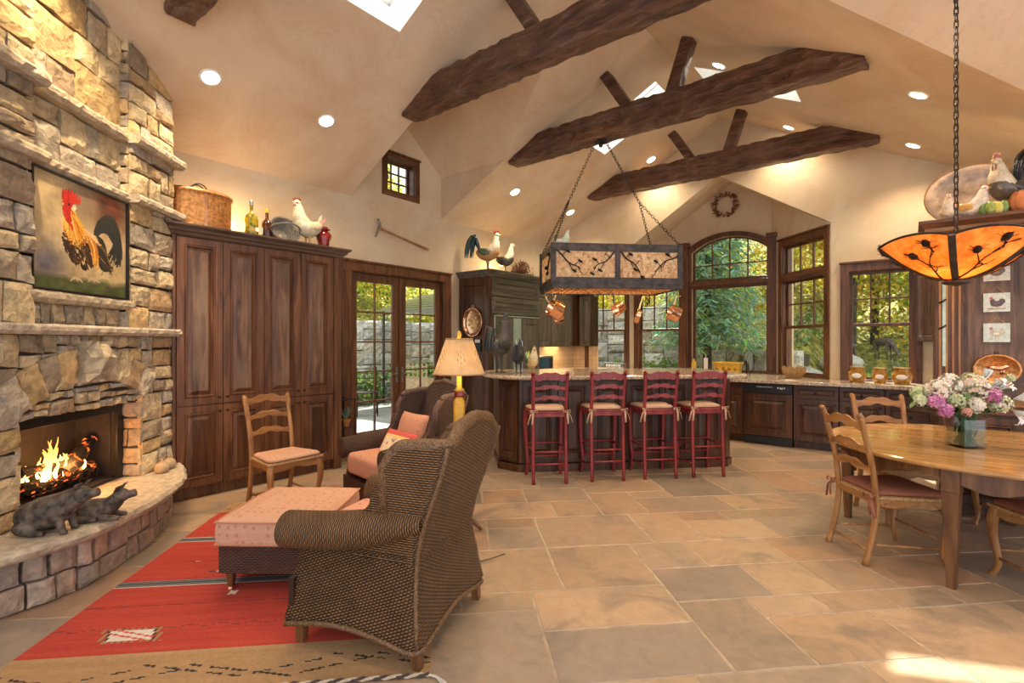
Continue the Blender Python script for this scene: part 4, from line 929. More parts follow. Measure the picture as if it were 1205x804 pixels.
# ================================================================== WICKER ARMCHAIRS
def interp(x, xs, ys):
    if x <= xs[0]: return ys[0]
    for i in range(1, len(xs)):
        if x <= xs[i]:
            f = (x-xs[i-1])/(xs[i]-xs[i-1]); f = f*f*(3-2*f); return ys[i-1]*(1-f)+ys[i]*f
    return ys[-1]
def armchair(lab, loc, rz, side='wicker_side', back='wicker_back', cush='salmon'):
    rt = thing('wicker_armchair', lab, 'armchair', loc, rz, 'wicker wing armchairs')
    # local +Y is the way it faces; s runs -1 (right front) .. 0 (back centre) .. 1 (left front)
    def half(z): return interp(z, [.12, .25, .48, .62, 1.06], [.385, .36, .315, .320, .335])
    def yback(z): return interp(z, [.12, .25, .44, 1.10], [-.385, -.365, -.345, -.52])
    YF = [lambda z: interp(z, [.12, .44, .60], [.36, .33, .30])]
    def yfront(z): return YF[0](z)
    def plan(s, z):    # outer shell point
        w, yb, yf = half(z), yback(z), yfront(z); a = abs(s); sg = 1 if s >= 0 else -1; cr = .05
        if a < .42: x = (w-cr)*a/.42; y = yb
        elif a < .52: t = (a-.42)/.10*PI/2; x = w-cr+cr*math.sin(t); y = yb+cr-cr*math.cos(t)
        else: t = (a-.52)/.48; x = w; y = yb+cr+(yf-yb-cr)*t
        return x*sg, y
    # skirt (below the seat line), back and wings above
    def shell(name, smin, smax, zlo, zhi, mat, n, m, th=.045, parent=rt, uvk=1):
        mb = MB(); G_ = []
        for j in range(m+1):
            row = []
            for i in range(n+1):
                s = smin+(smax-smin)*i/n; z = zlo(s)+(zhi(s)-zlo(s))*j/m; x, y = plan(s, z); row.append((x, y, z, s))
            G_.append(row)
        def quadgrid(inset, flip):
            I = []
            for row in G_:
                r_ = []
                for k, (x, y, z, s) in enumerate(row):
                    k0, k1 = max(k-1, 0), min(k+1, n); tx, ty = row[k1][0]-row[k0][0], row[k1][1]-row[k0][1]; l = math.hypot(tx, ty) or 1
                    r_.append(mb.V((x-(-ty/l)*-inset*1, y-(tx/l)*-inset*1, z)))
                I.append(r_)
            L = [0]
            for k in range(1, n+1): L.append(L[-1]+math.hypot(G_[0][k][0]-G_[0][k-1][0], G_[0][k][1]-G_[0][k-1][1]))
            for j in range(m):
                for i in range(n):
                    z = [G_[j][i][2], G_[j][i+1][2], G_[j+1][i+1][2], G_[j+1][i][2]]
                    mb.F((I[j][i], I[j][i+1], I[j+1][i+1], I[j+1][i]), [(L[i], z[0]), (L[i+1], z[1]), (L[i+1], z[2]), (L[i], z[3])])
            return I
        A = quadgrid(0, False); B = quadgrid(th, True)
        def rim(a, b):
            for k in range(len(a)-1): mb.F((a[k], a[k+1], b[k+1], b[k]), [(0, 0), (.01, 0), (.01, .04), (0, .04)])
        rim(A[0], B[0]); rim(A[-1], B[-1]); rim([r[0] for r in A], [r[0] for r in B]); rim([r[-1] for r in A], [r[-1] for r in B])
        return mb.build(name, mat, parent, smooth=True), G_
    scal = lambda s: .115+.035*math.cos(s*PI/.45*1.0)*-1 if abs(s) < .45 else .135+.03*math.cos((abs(s)-.72)/.27*PI)*-1+.02
    def ztop(s):
        a = abs(s)
        return interp(a, [0, .22, .46, .56, .80, .92, 1.0], [1.12, 1.10, 1.025, 1.025, 1.015, .985, .91])
    sk, _ = shell('skirt', -1, 1, lambda s: .10+.05*abs(math.sin((abs(s)-.02)*PI/.5)) if abs(s) > .5 else .10+.05*math.cos(s*PI/.96)**2, lambda s: .50, M[back], 72, 12)
    # front rail
    mb = MB(); fx = [-.37+.74*k/24 for k in range(25)]
    mb.ribbon(fx, lambda x: .33, lambda x: .12+.05*math.cos(x/.37*PI/2)**2, lambda x: .335, .03); fr = mb.build('front_rail', M[back], rt)
    YF[0] = lambda z: interp(z, [.46, .62, .74, .90, 1.06], [.02, .02, -.09, -.16, -.19])
    for nm, a, b, mt in (('backrest', -.50, .50, back), ('wing', .50, 1.0, side), ('wing', -1.0, -.50, side)):
        shell(nm, a, b, lambda s: .46, ztop, M[mt], 40 if nm == 'backrest' else 22, 22, th=.06)
    # rolled rim along the top
    mb = MB(); P = []
    for i in range(81):
        s = -1.0+2.0*i/80; z = ztop(s); x, y = plan(s, z); P.append((x*(1-.09), y+(.028 if abs(s) < .9 else -.0), z-.004))
    P = [(P[0][0], P[0][1]-.005, .64)]+P+[(P[-1][0], P[-1][1]-.005, .64)]
    mb.tube(P, .034, 10)
    rm = mb.build('top_rim', M['wicker_rim_dark' if side == 'wicker_dark' else 'wicker_rim'], rt, smooth=True)
    mb = MB(); YF[0] = lambda z: interp(z, [.12, .44, .60], [.36, .33, .30])
    Q = []
    for i in range(73):
        s = -1+2*i/72; z = .10+.05*abs(math.sin((abs(s)-.02)*PI/.5)) if abs(s) > .5 else .10+.05*math.cos(s*PI/.96)**2; x, y = plan(s, z); Q.append((x, y, z))
    mb.tube(Q, .013, 6)
    for sg in (-1, 1): mb.tube([(plan(sg*.47, z)[0]*1.005, plan(sg*.47, z)[1]-.003, z) for z in [.12+.9*k/14 for k in range(15)]], .011, 6)
    mb.build('braided_edge', M['wicker_rim_dark' if side == 'wicker_dark' else 'wicker_rim'], rt, smooth=True)
    # arms: fat rolls running forward from the wings
    for sg in (-1, 1):
        mb = MB(); n = 22; rs = []; uvs = []
        path = smooth_path([(sg*.285, -.36, .66), (sg*.30, -.20, .625), (sg*.32, -.04, .60), (sg*.34, .14, .58), (sg*.352, .30, .57), (sg*.355, .37, .565)], 4)
        rad = lerp([.05, .075, .092, .092, .09, .09], len(path))
        for k, (p, r) in enumerate(zip(path, rad)):
            rs.append([(p.x+r*1.0*math.cos(2*PI*j/n), p.y, p.z+r*math.sin(2*PI*j/n)) for j in range(n+1)]); uvs.append([(p.y, r*2*PI*j/n) for j in range(n+1)])
        mb.rings(rs, closed=False, uvs=[[(b, a) for a, b in u] for u in uvs])
        mb.tube([(sg*.355, .369, .565), (sg*.355, .377, .565), (sg*.355, .381, .565)], [.09, .078, .03], 20)
        arm = mb.build('arm', M[side], rt, smooth=True)
    for sx, sy, k in ((-1, 1, 0), (1, 1, 0), (-1, -1, 1), (1, -1, 1)):
        mb = MB(); x, y = sx*.325, (.30 if sy > 0 else -.33); mb.bar((x, y, .20), (x+sx*.012, y+(0.0 if sy > 0 else -.03), .0), .065, .065, .038, .038); mb.build('leg', M['dark_oak'], rt, bevel=.004)
    # seat cushion
    mb = MB(); mb.box(-.27, .27, -.30, .37, .36, .545); c = mb.build('seat_cushion', M[cush], rt, bevel=.045, seg=4)
    return rt
def cushion(name, lab, loc, rz, tilt, w, h, t, mat, roll=0, group=None):
    rt = thing(name, lab, 'pillow', loc, rz, group, rx=tilt, ry=roll); mb = MB(); n = 14
    def pt(i, j, s):
        u, v = i/n*2-1, j/n*2-1; k = (1-u**4)*(1-v**4); e = 1-.06*(1-abs(u*v))*max(abs(u), abs(v))
        return (u*w/2*(1-.05*(1-abs(v)**2)*abs(u)**3), s*t/2*k**.55, v*h/2*(1-.05*(1-abs(u)**2)*abs(v)**3))
    for s in (-1, 1):
        I = [[mb.V(pt(i, j, s)) for j in range(n+1)] for i in range(n+1)]
        for i in range(n):
            for j in range(n): mb.F((I[i][j], I[i+1][j], I[i+1][j+1], I[i][j+1]))
    mb.build('cover', mat, rt, smooth=True); return rt
CH1 = (-.655, 2.70); f1 = face(-.94, .33)
armchair('woven wicker wing armchair seen from behind, standing on the red rug', cw(*CH1), f1)
CH2 = (-.98, 4.36)
armchair('dark brown wicker wing armchair facing the hearth, with two pillows on it', cw(*CH2), face(-.72, -.69), 'wicker_dark', 'wicker_dark', 'salmon2')
def off(c, d, f, r, z):      # forward f and right r from a place in the viewpoint frame, facing d
    n_ = math.hypot(*d); dx_, dy_ = d[0]/n_, d[1]/n_; return cw(c[0]+dx_*f+dy_*r, c[1]+dy_*f-dx_*r, z)
cushion('throw_pillow', 'square salmon pillow leaning on the back of the far armchair', off(CH2, (-.72, -.69), -.13, .03, .66), face(-.72, -.69), .30, .42, .40, .13, M['salmon2'], group='pillows on the far armchair')
# lumbar pillow with bands
t = NT('lumbar'); sp = t.n('ShaderNodeSeparateXYZ'); t.l(t.coord(), sp.inputs[0]); zz = sp.outputs[2]; nz = t.noise(t.coord(), 26, 3)
c_mid = t.ramp(nz, [(.42, (.75, .58, .36)), (.55, (.78, .62, .40)), (.62, (.30, .13, .12))])
c_ = t.mix(t.math('GREATER_THAN', zz, .055), c_mid, (.80, .52, .16)); c_ = t.mix(t.math('GREATER_THAN', zz, .08), c_, (.50, .075, .06)); c_ = t.mix(t.math('LESS_THAN', zz, -.09), c_, (.50, .075, .06))
xx = sp.outputs[0]; c_ = t.mix(t.math('GREATER_THAN', xx, .17), c_, (.52, .06, .05)); t.set(c_, .9); M['lumbar'] = t.m
cushion('lumbar_pillow', 'oblong red and cream banded pillow in front of the salmon one', off(CH2, (-.72, -.69), .06, -.05, .60), face(-.72, -.69), .5, .46, .27, .11, M['lumbar'], group='pillows on the far armchair')
cushion('throw_pillow', 'small red pillow on the seat of the near wicker armchair', off(CH1, (-.94, .33), -.02, .10, .585), f1, .45, .36, .26, .10, M['redfab'])
# ================================================================== OTTOMAN
ot = thing('wicker_ottoman', 'wicker ottoman with a thick salmon checked cushion on the rug', 'ottoman', cw(-1.43, 3.27, 0), face(0.02, 1))
mb = MB(); hw, hd = .315, .34; n = 20
def sq(s, w, d, z, r=.04): return [(x*w, y*d, z) for x, y in ((-1, -1), (-.5, -1.015), (0, -1.02), (.5, -1.015), (1, -1), (1.015, -.5), (1.02, 0), (1.015, .5), (1, 1), (.5, 1.015), (0, 1.02), (-.5, 1.015), (-1, 1), (-1.015, .5), (-1.02, 0), (-1.015, -.5))]
rs = [sq(0, hw-.012, hd-.012, z) for z in (.125, .18, .24, .29)]; uvs = [[(k*.085, z) for k in range(17)] for z in (.125, .18, .24, .29)]
rs = [r+[r[0]] for r in rs]; mb.rings(rs, closed=False, uvs=uvs); mb.box(-hw+.03, hw-.03, -hd+.03, hd-.03, .13, .285); mb.build('wicker_base', M['wicker_dark'], ot)
mb = MB(); rs = [sq(0, hw-.01, hd-.01, .285), sq(0, hw, hd, .30), sq(0, hw+.004, hd+.004, .37), sq(0, hw, hd, .43), sq(0, hw-.04, hd-.04, .452), sq(0, hw*.5, hd*.5, .468), sq(0, .02, .02, .472)]
mb.rings(rs); cu = mb.build('cushion', M['plainpink'], ot, smooth=False, bevel=.006)
for z in (.302, .432): m2 = MB(); m2.tube(sq(0, hw+.003, hd+.003, z), .006, 6, loop=True); m2.build('piping', M['salmon2'], cu)
for sx in (-1, 1):
    for sy in (-1, 1):
        mb = MB(); x, y = sx*(hw-.06), sy*(hd-.06); mb.bar((x, y, .13), (x, y, .028), .05, .05, .028, .028); l = mb.build('leg', M['dark_oak'], ot, bevel=.003)
        m2 = MB(); m2.cyl((x-.01, y, .016), (x+.01, y, .016), .016, n=12); m2.build('caster', M['brass'], l)
# ================================================================== LADDER-BACK CHAIRS AND STOOLS
def ladder(name, lab, cat, loc, rz, seat=.455, top=1.0, wood_='oak', woodx='oak_x', rails=(.95, .80, .66), w=.46, d=.40, cush='plainpink', group=None, stool=False, rush=True, ties=True, base_mat=None, wf=None):
    rt = thing(name, lab, cat, loc, rz, group); W_ = M[wood_]; WX = M[woodx]; wb = w*.86 if wf is None else wf   # back is narrower
    hb, hf = wb/2, w/2; yb, yf = -d/2, d/2
    lean = .10 if not stool else .05
    for sx in (-1, 1):      # rear posts continue as the back
        mb = MB(); x = sx*(hb-.018)
        P = [(x, yb-.075 if not stool else yb-.03, 0), (x, yb-.03 if not stool else yb-.012, seat*.35), (x, yb, seat*.75), (x, yb, seat+.02), (x, yb-.03, seat+.02+(top-seat)*.4), (x+sx*.008, yb-lean, top-.03), (x+sx*.010, yb-lean-.012, top), (x+sx*.004, yb-lean-.018, top+.012)]
        P = smooth_path(P, 3); mb.tube(P, [(.023, .018) if not stool else (.020, .019)]*len(P), 8); mb.build('leg', W_, rt, smooth=True)
    for sx in (-1, 1):      # cabriole front legs
        mb = MB(); x = sx*(hf-.025)
        P = [(x-sx*.0, yf-.025, seat-.015), (x+sx*.012, yf-.01, seat-.09), (x+sx*.008, yf-.008, seat*.55), (x-sx*.008, yf-.028, seat*.22), (x+sx*.0, yf-.01, .03), (x+sx*.008, yf+.004, 0)]
        P = smooth_path(P, 4); mb.tube(P, lerp([.029, .031, .024, .018, .017, .022], len(P)), 8); mb.build('leg', W_, rt, smooth=True)
    # seat frame with scalloped apron
    mb = MB(); xs = [-hf+.03+(w-.06)*k/20 for k in range(21)]
    mb.ribbon(xs, lambda x: seat-.012, lambda x: seat-.05-.022*abs(math.sin(x/(hf)*PI*1.0))-.03*(abs(x)/hf)**4, lambda x: yf-.02, .02)
    for sx in (-1, 1):
        r2 = []
        for k in range(13):
            t_ = k/12; y = yb+(yf-yb)*t_; x = sx*(hb-.018+(hf-.02-hb+.018)*t_); zb = seat-.05-.02*abs(math.sin(t_*PI*2)); r2.append([(x-.01, y, zb), (x+.01, y, zb), (x+.01, y, seat-.012), (x-.01, y, seat-.012)])
        mb.rings(r2)
    mb.box(-hb+.02, hb-.02, yb-.01, yb+.01, seat-.05, seat-.012); mb.build('apron', WX, rt, bevel=.002)
    mb = MB(); o = .012
    mb.rings([[(-hb+i, yb+i, z), (hb-i, yb+i, z), (hf+o-i, yf+o-i, z), (-hf-o+i, yf+o-i, z)] for i, z in ((.006, seat-.016), (0, seat-.006), (.003, seat+.006), (.03, seat+.010))])
    mb.build('seat', M['rush'] if rush else W_, rt, bevel=.003)
    for i, z in enumerate(rails):    # wavy rails
        t_ = (z-seat)/(top-seat); yy = yb-.03*min(1, t_/.4)-(lean-.03)*max(0, (t_-.4)/.6)
        hgt = (.044 if not stool else .036) if i else (.056 if not stool else .068); amp = .034 if not stool else .022
        hx = hb-.018; xs = [-hx+2*hx*k/28 for k in range(29)]
        def tp(x, z=z, hx=hx, amp=amp, hgt=hgt): u = abs(x)/hx; return z+hgt*.5+amp*(math.cos(u*PI)*.5+.5)-.006*math.cos(u*PI*3)
        def bt(x, z=z, hx=hx, amp=amp, hgt=hgt, i=i): u = abs(x)/hx; return z-hgt*.5+amp*(math.cos(u*PI)*.5+.5)*.75+.006*math.cos(u*PI*3)*(1 if not (stool and i == 0) else -1.6)
        mb = MB(); mb.ribbon(xs, tp, bt, lambda x, yy=yy, hx=hx: yy-.022*(1-(x/hx)**2), .017); mb.build('back_rail', WX, rt, bevel=.002)
    def strut(a, b, r=.009): mb = MB(); mb.cyl(a, b, r, n=8); mb.build('stretcher', W_, rt, smooth=True)
    if not stool:
        for sx in (-1, 1): strut((sx*(hb-.018), yb-.04, .14), (sx*(hf-.033), yf-.028, .12))
        strut((-(hb-.018), yb-.05, .10), (hb-.018, yb-.05, .10)); strut((-(hf-.034), yf-.02, .17), (hf-.034, yf-.02, .17))
    else:
        for sx in (-1, 1): strut((sx*(hb-.018), yb-.03, .15), (sx*(hf-.033), yf-.028, .13), .010); strut((sx*(hb-.018), yb-.012, .36), (sx*(hf-.03), yf-.024, .34), .010)
        strut((-(hb-.018), yb-.022, .21), (hb-.018, yb-.022, .21), .010); strut((-(hb-.018), yb-.012, .335), (hb-.018, yb-.012, .335), .011); strut((-(hf-.034), yf-.026, .21), (hf-.034, yf-.026, .21), .011); strut((-(hf-.034), yf-.026, .36), (hf-.034, yf-.026, .36), .010)
    if cush:
        mb = MB(); rs = []
        for i, z in ((.03, seat+.008), (.0, seat+.016), (-.004, seat+.028), (.012, seat+.042), (.06, seat+.052), (.14, seat+.055)):
            bw, fw_, b0, f0 = hb-.02-i, hf-.005-i, yb+.02+i, yf-i; r = .05; ring_ = []
            for (cx, cy, a0) in ((fw_-r, f0-r, 0), (-fw_+r, f0-r, PI/2), (-bw+r*.5, b0+r*.5, PI), (bw-r*.5, b0+r*.5, 1.5*PI)):
                rq = r if cy > 0 else r*.5
                for k in range(5): a = a0+PI/2*k/4; ring_.append((cx+rq*math.cos(a), cy+rq*math.sin(a), z))
            rs.append(ring_)
        mb.rings(rs); cu_ = mb.build('seat_cushion', M[cush], rt, smooth=True)
        if ties:
            for sx in (-1, 1):
                m2 = MB(); x, y, z = sx*(hb-.018), yb-.02, seat+.02; rr = random.Random(int(loc[0]*100)+sx)
                m2.tube([(x, y+.04, z), (x+sx*.02, y, z), (x+sx*.015, y-.02, z-.01), (x-sx*.02, y-.022, z)], .006, 6)
                for k in range(2): dx_ = sx*(.01+.03*k); m2.tube([(x+sx*.005, y-.022, z-.002), (x+dx_, y-.035, z-.05), (x+dx_*1.6, y-.03, z-.11-.05*rr.random())], [(.010, .003), (.012, .003), (.012, .003)], 6)
                m2.tube([(x, y-.024, z), (x+sx*.035, y-.04, z+.012), (x+sx*.04, y-.038, z-.015), (x, y-.026, z-.004)], [(.009, .003)]*4, 6); m2.tube([(x, y-.024, z), (x-sx*.035, y-.04, z+.010), (x-sx*.035, y-.038, z-.02), (x, y-.026, z-.004)], [(.009, .003)]*4, 6)
                m2.build('tie_bow', M[cush], cu_, smooth=True)
    return rt
ladder('ladderback_chair', 'honey wood ladder-back chair standing by itself before the tall cupboard', 'chair', cw(-2.06, 4.50), face(.80, -.60), rails=(.945, .80, .655), top=.985, w=.49, d=.42, cush='plainpink', ties=False)
TC = (3.38, 3.54)      # centre of the dining table
def dining(l, v, dl, dv, lab, **k): return ladder('dining_chair', lab, 'chair', cw(l, v), face(dl, dv), rails=(.93, .775, .635), w=.50, d=.45, cush='rustcush', group='ladder-back chairs around the dining table', **k)
dining(2.665, 3.52, 1.0, -.02, 'ladder-back dining chair at the near end of the round table, its back to the room')
dining(3.30, 4.22, -.12, -1, 'sunlit ladder-back dining chair behind the table, its back to the kitchen counter')
dining(3.27, 2.93, .22, .97, 'dining chair half out of the picture, tucked under the near side of the table')
dining(4.12, 4.05, -.75, -.65, 'dining chair mostly hidden beneath the far side of the table, beyond the vase')
# ------------------------------------------------------------------ dining table
tb = thing('dining_table', 'round honey-coloured wooden dining table with a vase of flowers on it', 'table', cw(*TC), face(.66, .75))
mb = MB(); R_ = .955; mb.rings([[(r*math.cos(2*PI*k/96), r*math.sin(2*PI*k/96)*1.02, z) for k in range(96)] for r, z in ((R_-.02, .728), (R_-.006, .731), (R_, .742), (R_-.003, .753), (R_-.014, .76), (.01, .76))]); mb.build('tabletop', M['table'], tb)
mb = MB(); N_ = 96
rs = []
for k in range(N_):
    a = 2*PI*k/N_; r = R_-.07; zb = .648-.028*math.cos(a*8)-.02*abs(math.cos(a*4+PI*0))**6
    rs.append([(r*math.cos(a), r*math.sin(a), zb), (r*math.cos(a), r*math.sin(a), .729), ((r-.022)*math.cos(a), (r-.022)*math.sin(a), .729), ((r-.022)*math.cos(a), (r-.022)*math.sin(a), zb)])
mb.rings(rs, loop=True); mb.build('apron', M['dark_oak'], tb)
for k in range(4):
    a = PI/2*k-.218; x, y = (R_-.085)*math.cos(a), (R_-.085)*math.sin(a); mb = MB(); mb.M = T(x, y, 0, rz=a)
    mb.box(-.045, .045, -.045, .045, .60, .728); mb.rings([[(-w_, -w_, z), (w_, -w_, z), (w_, w_, z), (-w_, w_, z)] for w_, z in ((.024, 0), (.024, .03), (.032, .30), (.043, .585), (.047, .59), (.047, .605))]); mb.build('leg', M['dark_oak'], tb, bevel=.004)
# ================================================================== ISLAND (local x along D2, y along D1)
IR = PI/4
def isl(x, y, z=0): return (q*x - q*y, q*x + q*y, z)
it = thing('kitchen_island', 'dark panelled kitchen island behind the four red stools', 'island', isl(1.95, 5.66), IR)
mb = MB(); X0, X1 = -1.25, 1.25
fp_ = [(X0, 0), (X1, 0), (X1+.12, .12), (X1+.12, 1.0), (X0-.22, 1.0), (X0-.22, .22)]
mb.prism([(a*.985, b+.05) for a, b in fp_], 0, .10, 'z'); mb.prism(fp_, .10, 1.075, 'z'); mb.prism([(a*1.01, b-.015) for a, b in fp_], .0, .085, 'z'); mb.build('body', M['walnut'], it, bevel=.006)
for k in range(6):
    a = X0+.03+(X1-X0-.06)*k/6; b = X0+.03+(X1-X0-.06)*(k+1)/6; mb = MB(); panel_mb(mb, a+.012, b-.012, .14, 1.04, .055, y=-.020); mb.build('panel', M['walnut'], it, bevel=.002)
mb = MB(); mb.M = T(X0-.22, .22, rz=-PI/4); L_ = .311; panel_mb(mb, .02, L_-.02, .14, 1.04, .045, y=-.020); mb.build('panel', M['walnut'], it, bevel=.002)
mb = MB(); ct = [(p.x, p.y) for p in smooth_path([(-1.42, 1.1, 0), (-1.62, .75, 0), (-1.66, .35, 0), (-1.55, .0, 0), (-1.38, -.20, 0), (-1.15, -.28, 0), (-.6, -.30, 0), (.9, -.30, 0), (1.2, -.29, 0), (1.40, -.2, 0), (1.45, .1, 0), (1.45, 1.1, 0)], 5)]
def lay(d, z): return [(x*(1-d/1.5), y+(d if y < .2 else -d*.2), z) for x, y in ct]
rsx = [lay(.012, 1.076), lay(0, 1.084), lay(-.003, 1.10), lay(0, 1.114), lay(.010, 1.122)]
mb.rings(rsx, cap=False)
for ring_ in (rsx[0], rsx[-1]):
    idx = [mb.V(p) for p in ring_]
    for t in tessellate_polygon([[Vector(p) for p in ring_]]): mb.F([idx[k] for k in t])
o = mb.build('island_countertop', M['granite'], None); o.location = isl(1.95, 5.66); o.rotation_euler = (0, 0, IR); tag(o, 'speckled granite bar top with a rounded end carrying three dark and cream roosters', 'countertop')
# stools
st = []
for (l, v, lab, dr_) in ((.395, 5.25, 'red bar stool at the rounded end of the island, furthest from the windows', .0), (1.026, 5.36, 'red bar stool second from the rounded end of the island', .02),
                         (1.617, 5.45, 'red bar stool third from the rounded end of the island', -.01), (2.174, 5.53, 'red bar stool at the window end of the island, beside the back counter', .03)):
    dv = (-.108+dr_*.3, .994); c = (l+dv[0]*.19, v+dv[1]*.19)
    if not st:
        st.append(ladder('bar_stool', lab, 'stool', cw(*c), face(*dv), seat=.752, top=1.165, wood_='red', woodx='red', rails=(1.12, 1.005, .895), w=.43, d=.38, wf=.385, cush='stoolpad', group='red bar stools at the island', stool=True, rush=False))
    else: st.append(dup(st[0], cw(*c), face(*dv), lab))
# roosters on the bar
rooster('rooster_figurine', 'large dark metal rooster standing on the rounded end of the bar top', cw(-.16, 5.95, 1.122), toward(.55, .83), 1.12, (.07, .06, .055), tailc=(.04, .035, .03), comb=(.10, .09, .085), legs=(.06, .05, .045), wing=(.05, .045, .04), mat='paint', bodyw=1.1, tail=.75, headup=.06, stand=.19)
rooster('rooster_figurine', 'small black metal rooster between the large dark one and the cream one on the bar', cw(.075, 5.92, 1.122), toward(.2, .97), .72, (.03, .03, .035), tailc=(.02, .02, .025), comb=(.03, .03, .03), legs=(.03, .03, .03), wing=(.02, .02, .02), mat='paint', tail=.8, bodyw=.85)
rooster('rooster_figurine', 'small cream ceramic hen beside the first red stool on the bar', cw(.235, 5.95, 1.122), toward(.3, -.9), .68, (.72, .55, .26), neck=(.75, .62, .35), tailc=(.70, .55, .28), comb=(.6, .3, .15), wing=(.10, .16, .10), hen=True, stand=.10)
# ================================================================== FRIDGE CUPBOARD
fr = thing('refrigerator_cupboard', 'tall built-in cupboard with panelled refrigerator doors and roosters on top', 'cupboard', (-5.17, 5.9, 0), PI/2)
mb = MB(); mb.box(0, 1.34, .02, .705, .1, 2.55).box(.03, 1.31, .08, .7, 0, .1); mb.build('body', M['walnut'], fr, bevel=.004)
mb = MB(); crown(mb, 0, 1.34, .02, .705, 2.53, 2.64, .08); mb.build('crown_molding', M['green_gray'], fr)
mb = MB(); mb.M = Matrix.Rotation(-PI/2, 4, 'Z') @ Matrix.Translation((-.70, 0, 0)); panel_mb(mb, .01, .67, .12, 2.50, .075, y=-.012, th=.014); mb.build('side_panel', M['walnut'], fr, bevel=.002)
for z0, z1 in ((2.235, 2.515), (1.945, 2.215)): mb = MB(); panel_mb(mb, .03, 1.31, z0, z1, .06); mb.build('flap_door', M['green_gray'], fr, bevel=.002)
mb = MB(); panel_mb(mb, .13, .56, .13, 1.89, .06); d = mb.build('refrigerator_door', M['gg_z'], fr, bevel=.002)
mb = MB(); panel_mb(mb, .80, 1.30, .13, 1.89, .06); d2 = mb.build('refrigerator_door', M['gg_z'], fr, bevel=.002)
M['mint'] = plain('mint_metal', (.40, .47, .42), .3, .3)
mb = MB(); mb.box(.575, .785, .0, .025, .13, 1.89).box(.09, .115, .0, .025, .13, 1.92).box(.09, 1.31, .0, .025, 1.905, 1.925); mb.build('steel_trim', M['mint'], fr, bevel=.003)
for x in (.60, .76): m2 = MB(); m2.tube([(x, -.0, .9), (x, -.04, .92), (x, -.04, 1.5), (x, 0, 1.52)], .008, 6); m2.build('handle', M['steel'], fr)
ZF = 2.64
rooster('rooster_figurine', 'colourful ceramic rooster with a dark green tail atop the refrigerator cupboard', (-5.42, 6.10, ZF), toward(.95, -.15), 1.16, (.55, .30, .12), neck=(.85, .76, .60), tailc=(.02, .075, .065), comb=(.55, .06, .05), wing=(.08, .12, .06), legs=(.35, .22, .08), headup=.03)
rooster('rooster_figurine', 'speckled hen with a cream neck beside the rooster on the refrigerator cupboard', (-5.40, 6.52, ZF), toward(.95, -.2), .92, (.10, .09, .06), neck=(.82, .74, .58), tailc=(.06, .05, .04), comb=(.55, .35, .25), wing=(.05, .05, .04), legs=(.55, .35, .1), hen=True, headup=.04)
rt = thing('fan_basket', 'rust brown twig fan basket leaning atop the refrigerator cupboard', 'basket', (-5.45, 6.98, ZF), PI/2, rx=.25)
M['twig'] = plain('twig', (.22, .08, .035), .8, var=.4, scale=40, bump=.5)
mb = MB(); rr = random.Random(8)
for k in range(46):
    a = PI*(.02+.96*k/45); L_ = .30*rr.uniform(.85, 1.05); mb.tube([(0, 0, .01), (L_*.5*math.cos(a), -.02+rr.uniform(-.02, .02), .01+L_*.55*math.sin(a)), (L_*math.cos(a), rr.uniform(-.03, .03), .01+L_*math.sin(a))], [.012, .011, .005], 5)
for r in (.12, .2, .27): mb.tube([(r*math.cos(a), -.025, .01+r*math.sin(a)) for a in [PI*k/16 for k in range(17)]], .008, 5)
mb.build('twigs', M['twig'], rt)
rooster('rooster_figurine', 'tiny cream and black hen at the far end of the refrigerator cupboard top', (-5.32, 7.16, ZF), toward(.3, -.9), .45, (.70, .50, .28), tailc=(.08, .05, .04), hen=True, stand=.05)
rt = thing('copper_pan', 'round flower-etched copper pan hanging on the side of the refrigerator cupboard', 'pan', (-5.53, 5.875, 1.81), 0); mb = MB()
prof = [(.03, .0), (.15, .0), (.185, -.012), (.20, -.035), (.215, -.035), (.218, -.028), (.20, .004), (.03, .010)]
mb.rings([[(r*math.cos(2*PI*k/36), y-.0, r*1.1*math.sin(2*PI*k/36)) for k in range(36)] for r, y in prof]); mb.build('dish', M['copper'], rt, smooth=True)
mb = MB(); mb.tube([(.022*math.cos(a), -.01, .255+.022*math.sin(a)) for a in [2*PI*k/12 for k in range(12)]], .004, 6, loop=True); mb.build('ring', M['brass'], rt)
mb = MB(); 
for k in range(7): a = 2*PI*k/7; mb.ball((.09*math.cos(a), -.004, .09*math.sin(a)), .024, .004, .024, 8, 4)
mb.ball((0, -.004, 0), .035, .005, .035, 10, 4); mb.build('etched_flowers', M['brass'], rt)
rt = thing('wall_telephone', 'white and black wall telephone on the side of the refrigerator cupboard', 'telephone', (-5.40, 5.88, 1.42), 0)
mb = MB(); mb.box(-.05, .05, -.03, .0, -.08, .1); mb.build('base', M['black'], rt, bevel=.006); mb = MB(); mb.box(-.045, .045, -.06, -.03, .06, .11); mb.build('handset', M['white'], rt, bevel=.008)
mb = MB(); mb.tube([(.03, -.03, -.06), (.06, -.04, -.2), (.045, -.04, -.30), (.0, -.03, -.2), (-.02, -.03, -.08)], .005, 6); mb.build('cord', M['black'], rt)
